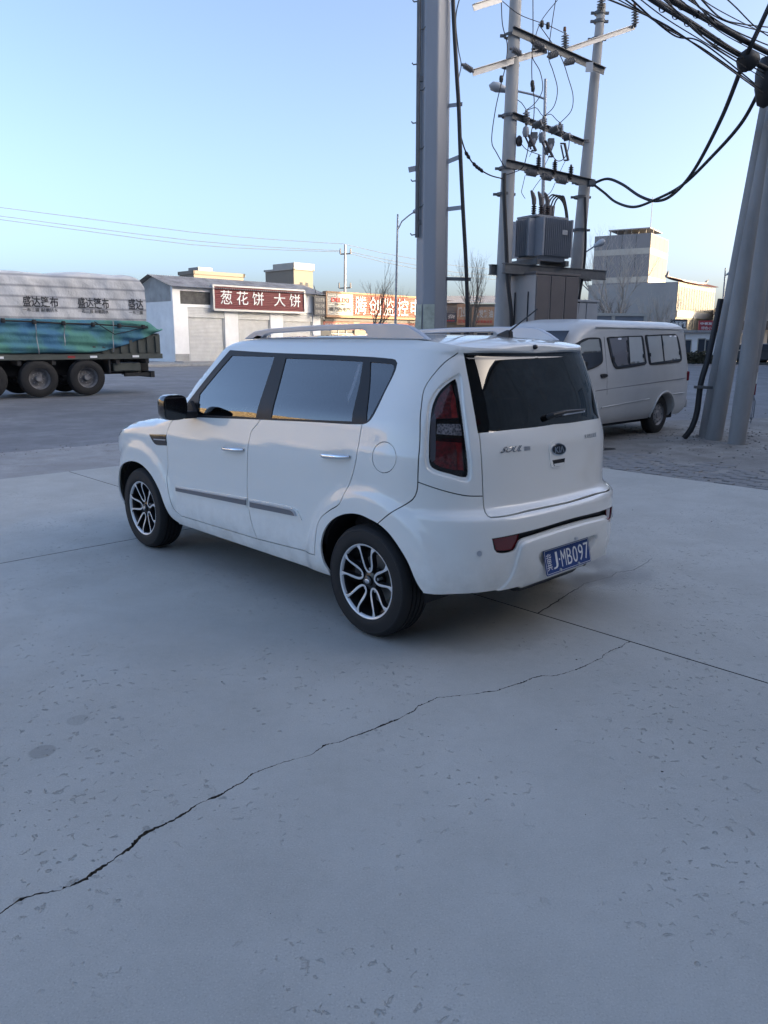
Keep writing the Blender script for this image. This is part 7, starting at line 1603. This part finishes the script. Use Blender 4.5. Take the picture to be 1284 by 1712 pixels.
# ---- roof rails
for sy in (1, -1):
    Y = .585
    def rp(l): return [(carY(a, b, Y).x, carY(a, b, Y).z) for a, b in l]
    outer = rp([(412, 567), (421, 559), (430.5, 553.6), (455.7, 549.4), (537, 543.5), (612.7, 541), (660, 541.2), (677, 542.3), (690, 547), (703, 555), (719, 568), (600, 566)])
    hole = rp([(441.7, 564.8), (446, 560), (454.3, 557.4), (525.8, 553), (608, 550.6), (614.5, 553), (618, 558.5), (617, 561.8)])
    g = MB(); g.prism(outer, (0, (Y - .02) * sy, 0), (1, 0, 0), (0, 0, 1), (0, sy, 0), .04, [hole]); g.build('roof_rail', M['silver_rail'], car, bevel=.007, seg=2)
# ---- antenna, washer nozzle, wiper
ab = carX(811, 557, -.30); 
def roof_at(px, py): return None
bx = -.22; zz = 1.612
g = MB(); g.prism([(-.055, 0), (.05, 0), (.035, .022), (-.03, .045), (-.05, .04)], (bx, .02, zz), (1, 0, 0), (0, 0, 1), (0, -1, 0), .04); an = g.build('antenna', M['plastic_black'], car, bevel=.008)
g = MB(); g.tube([(bx - .035, 0, zz + .035), (bx - .22, 0, zz + .155)], [.0055, .0035], 8); g.build('antenna_rod', M['plastic_black'], an, smooth=60)
q = skin(np.array([0.]), np.array([1.548]))[0]
def on_skin(px, py, off=0.):
    s_ = sz((px, py)); p, n = skin_n(np.array([s_[0]]), np.array([s_[1]])); return Vector(p[0] + n[0] * off), Vector(n[0])
g = MB(); p, n = on_skin(893, 580.5, .004); g.lathe([(0, .016), (.009, .014), (.013, .006), (.013, -.004)], 14, Matrix.Translation(p) @ Vector(n).to_track_quat('Z', 'Y').to_matrix().to_4x4()); g.build('washer_nozzle', M['plastic_black'], car, smooth=60)
g = MB(); p0, n0 = on_skin(916, 697, .03); p1, n1 = on_skin(935, 692, .04); p2, n2 = on_skin(973, 686.5, .022)
g.tube([p0 - n0 * .03, p0, p1], [.016, .016, .011], 10); g.tube([p1, p1.lerp(p2, .5), p2], [.011, .009, .005], 8); wp = g.build('wiper_arm', M['plastic_black'], tailgate, smooth=60)
g = MB(); q1, m1 = on_skin(938, 694.5, .012); q2, m2 = on_skin(974, 688.5, .010); g.tube([q1, q2], .006, 6); g.build('wiper_blade', M['silver'], tailgate)
def skin_rect(tl, tr, bl, off=0.):
    """rectangle on the car skin given by three pixel corners"""
    a, b, c = sz(tl), sz(tr), sz(bl)
    def fn(u, v):
        s_ = a[0] + (b[0] - a[0]) * u + (c[0] - a[0]) * (1 - v); z_ = a[1] + (b[1] - a[1]) * u + (c[1] - a[1]) * (1 - v)
        p, n = skin_n(np.array([s_]), np.array([z_])); return Vector(p[0] + n[0] * off), Vector(n[0])
    return fn
# ---- tailgate badge, handle pocket, lettering
patch('badge_base', szl([(918, 745), (925, 738.5), (936, 736.5), (944, 737.5), (946, 745), (945.5, 760), (944, 774), (940, 780.5), (930, 782), (922, 781), (919.5, 774)], .012, True), M['paint_white'], tailgate, off=.004, grid=.02)
patch('handle_pocket', szl([(922.5, 769.5, 1), (943.5, 765.8, 1), (941.5, 776), (926, 779)], .012, True), M['gap'], tailgate, off=.0048, grid=.02)
patch('handle_lip', szl([(925, 775.5, 1), (942, 772.5, 1), (940.5, 777.2), (927, 779.2)], .012, True), M['paint_white'], tailgate, off=.0062, grid=.02)
patch('emblem_ring', circle_px(932.5, 751.2, 12, 10, 30), M['chrome'], tailgate, off=.008, grid=.02)
patch('emblem_field', circle_px(932.5, 751.2, 10.6, 8.6, 30), M['gloss_black'], tailgate, off=.0095, grid=.02)
text('emblem_letters', 'KIΛ', (0, 0, 0), (1, 0, 0), (0, 0, 1), 1, 1, M['chrome'], tailgate, bold=.03, ext=.0015, fn=skin_rect((924.8, 746.8), (940.2, 744.8), (925.2, 757.6), .0100))
text('model_lettering', 'SOUL', (0, 0, 0), (1, 0, 0), (0, 0, 1), 1, 1, M['chrome'], tailgate, bold=.012, shear=.5, ext=.002, fn=skin_rect((838, 747.5), (872, 744.5), (836, 757.5), .001))
patch('model_badge', szl([(876, 746.8, 1), (886, 745.8, 1), (886, 752.3, 1), (876, 753.3, 1)], .012, True), M['silver'], tailgate, off=.002, grid=.02)
text('maker_lettering', '东风悦达起亚', (0, 0, 0), (1, 0, 0), (0, 0, 1), 1, 1, M['chrome'], tailgate, bold=.0, ext=.0012, fn=skin_rect((976.5, 726.5), (996, 723.0), (976.8, 733.5), .001))
# ---- number plate
px_, pz_, til = -.716, .440, .242
U = Vector((0, -1, 0)); V = Vector((math.sin(til), 0, math.cos(til))); N = U.cross(V)
PO = Vector((px_, .22, pz_)) - V * .07
g = MB(); rr_ = [(0, .008), (.008, 0), (.432, 0), (.44, .008), (.44, .132), (.432, .14), (.008, .14), (0, .132)]
g.prism(rr_, PO, U, V, N, .003); plate = g.build('number_plate', M['plate_blue'], car)
g = MB(); inn = [(.006, .010), (.010, .006), (.430, .006), (.434, .010), (.434, .130), (.430, .134), (.010, .134), (.006, .130)]; inn2 = [(a + (.0022 if a < .2 else -.0022), b + (.0022 if b < .07 else -.0022)) for a, b in inn]
g.prism(inn, PO + N * .003, U, V, N, .0008, [inn2]); g.build('plate_border', M['white_text'], plate)
xx = .016
for ch, wch in (('冀', .045), ('J', .045), ('·', .010), ('M', .045), ('B', .045), ('0', .045), ('9', .045), ('7', .045)):
    if ch == '·': text('plate_character', '•', PO + U * (xx + .0005) + V * .064, U, V, .010, .011, M['white_text'], plate, ext=.001, lift=.0031)
    else: text('plate_character', ch, PO + U * xx + V * .025, U, V, wch, .09, M['white_text'], plate, bold=-.004 if ch != '冀' else -.006, ext=.001, lift=.0031)
    xx += wch + .012
for a_ in (.13, .31):
    for b_ in (.012,): g = MB(); g.lathe([(0, .008), (.007, .007), (.009, .003), (.009, 0)], 12, Matrix.Translation(PO + U * a_ + V * b_ + N * .003) @ N.to_track_quat('Z', 'Y').to_matrix().to_4x4()); g.build('plate_bolt', M['silver'], plate, smooth=40)
patch('plate_lamp_sensor', circle_px(958, 899, 2.6, 3.2, 12), M['silver'], bumper, off=.004)
# ---- door mirrors
for sy in (1, -1):
    mr = empty('door_mirror', (0, 0, 0), 0, car)
    c = carY(288, 681, 1.0); c = Vector((c.x, .995, c.z))
    def sup(rx, ry, rz, p=3.2, n=20, m=14, flat=None):
        vs, fs = [], []
        for i in range(m + 1):
            la = -math.pi / 2 + math.pi * i / m
            for k in range(n):
                lo = 2 * math.pi * k / n
                def sp_(v, e): return math.copysign(abs(v) ** e, v)
                e = 2 / p; x = rx * sp_(math.cos(la), e) * sp_(math.cos(lo), e); y = ry * sp_(math.cos(la), e) * sp_(math.sin(lo), e); z = rz * sp_(math.sin(la), e)
                if flat is not None and x < flat: x = flat
                vs.append((c.x + x, (c.y + y) * sy, c.z + z))
        for i in range(m):
            for k in range(n):
                q = (i * n + k, i * n + (k + 1) % n, (i + 1) * n + (k + 1) % n, (i + 1) * n + k); fs.append(q if sy > 0 else q[::-1])
        return MB().add(vs, fs)
    sup(.080, .090, .084, 3.6, flat=-.035).build('mirror_housing', M['gloss_black'], mr, smooth=35)
    sup(.090, .0885, .0855, 3.4, flat=-.01).build('mirror_cap', M['paint_white'], mr, smooth=35)
    g = MB(); g.box((c.x - .037, c.y * sy, c.z), (.004, .15, .132)); g.build('mirror_glass', M['gloss_black'], mr, bevel=.02)
    g = MB(); g.prism([(1.93, 1.065), (1.70, 1.088), (1.78, 1.19)], (0, .815 * sy, 0), (1, 0, 0), (0, 0, 1), (0, sy, 0), .03); g.box((c.x + .0, .88 * sy, c.z - .055), (.07, .1, .05)); g.build('mirror_foot', M['plastic_black'], mr, bevel=.008)

# ================================================================== faint exhaust vapour behind the bumper
ex = gnd(985, 1012); g = MB(); nn, mm = 20, 12; vs = []
for i in range(mm + 1):
    la = -math.pi / 2 + math.pi * i / mm
    for k in range(nn): lo = 2 * math.pi * k / nn; vs.append((math.cos(la) * math.cos(lo), math.cos(la) * math.sin(lo), math.sin(la)))
fs = [(i * nn + k, i * nn + (k + 1) % nn, (i + 1) * nn + (k + 1) % nn, (i + 1) * nn + k) for i in range(mm) for k in range(nn)]
sm_ = bpy.data.materials.new('exhaust vapour'); sm_.use_nodes = True; n = sm_.node_tree.nodes; l = sm_.node_tree.links; n.clear()
out = n.new('ShaderNodeOutputMaterial'); pv_ = n.new('ShaderNodeVolumePrincipled'); pv_.inputs['Color'].default_value = (.75, .77, .8, 1); l.new(pv_.outputs[0], out.inputs['Volume'])
tc = n.new('ShaderNodeTexCoord'); vl = n.new('ShaderNodeVectorMath'); vl.operation = 'LENGTH'; l.new(tc.outputs['Object'], vl.inputs[0]); mr = n.new('ShaderNodeMapRange'); mr.inputs[1].default_value = .98; mr.inputs[2].default_value = .15; l.new(vl.outputs['Value'], mr.inputs[0])
nz = n.new('ShaderNodeTexNoise'); nz.inputs['Scale'].default_value = 1.8; nz.inputs['Detail'].default_value = 3; l.new(tc.outputs['Object'], nz.inputs['Vector']); m2 = n.new('ShaderNodeMapRange'); m2.inputs[1].default_value = .42; m2.inputs[2].default_value = .7; l.new(nz.outputs[0], m2.inputs[0])
mu = n.new('ShaderNodeMath'); mu.operation = 'MULTIPLY'; l.new(mr.outputs[0], mu.inputs[0]); l.new(m2.outputs[0], mu.inputs[1]); mu2 = n.new('ShaderNodeMath'); mu2.operation = 'MULTIPLY'; mu2.inputs[1].default_value = 7.0; l.new(mu.outputs[0], mu2.inputs[0]); l.new(mu2.outputs[0], pv_.inputs['Density'])
o = g.add(vs, fs).build('exhaust_smoke', sm_); o.location = (ex.x + .05, ex.y + .12, .17); o.scale = (.42, .36, .16); tag(o, 'faint grey exhaust vapour drifting behind the bumper of the white car', 'smoke', kind='stuff')
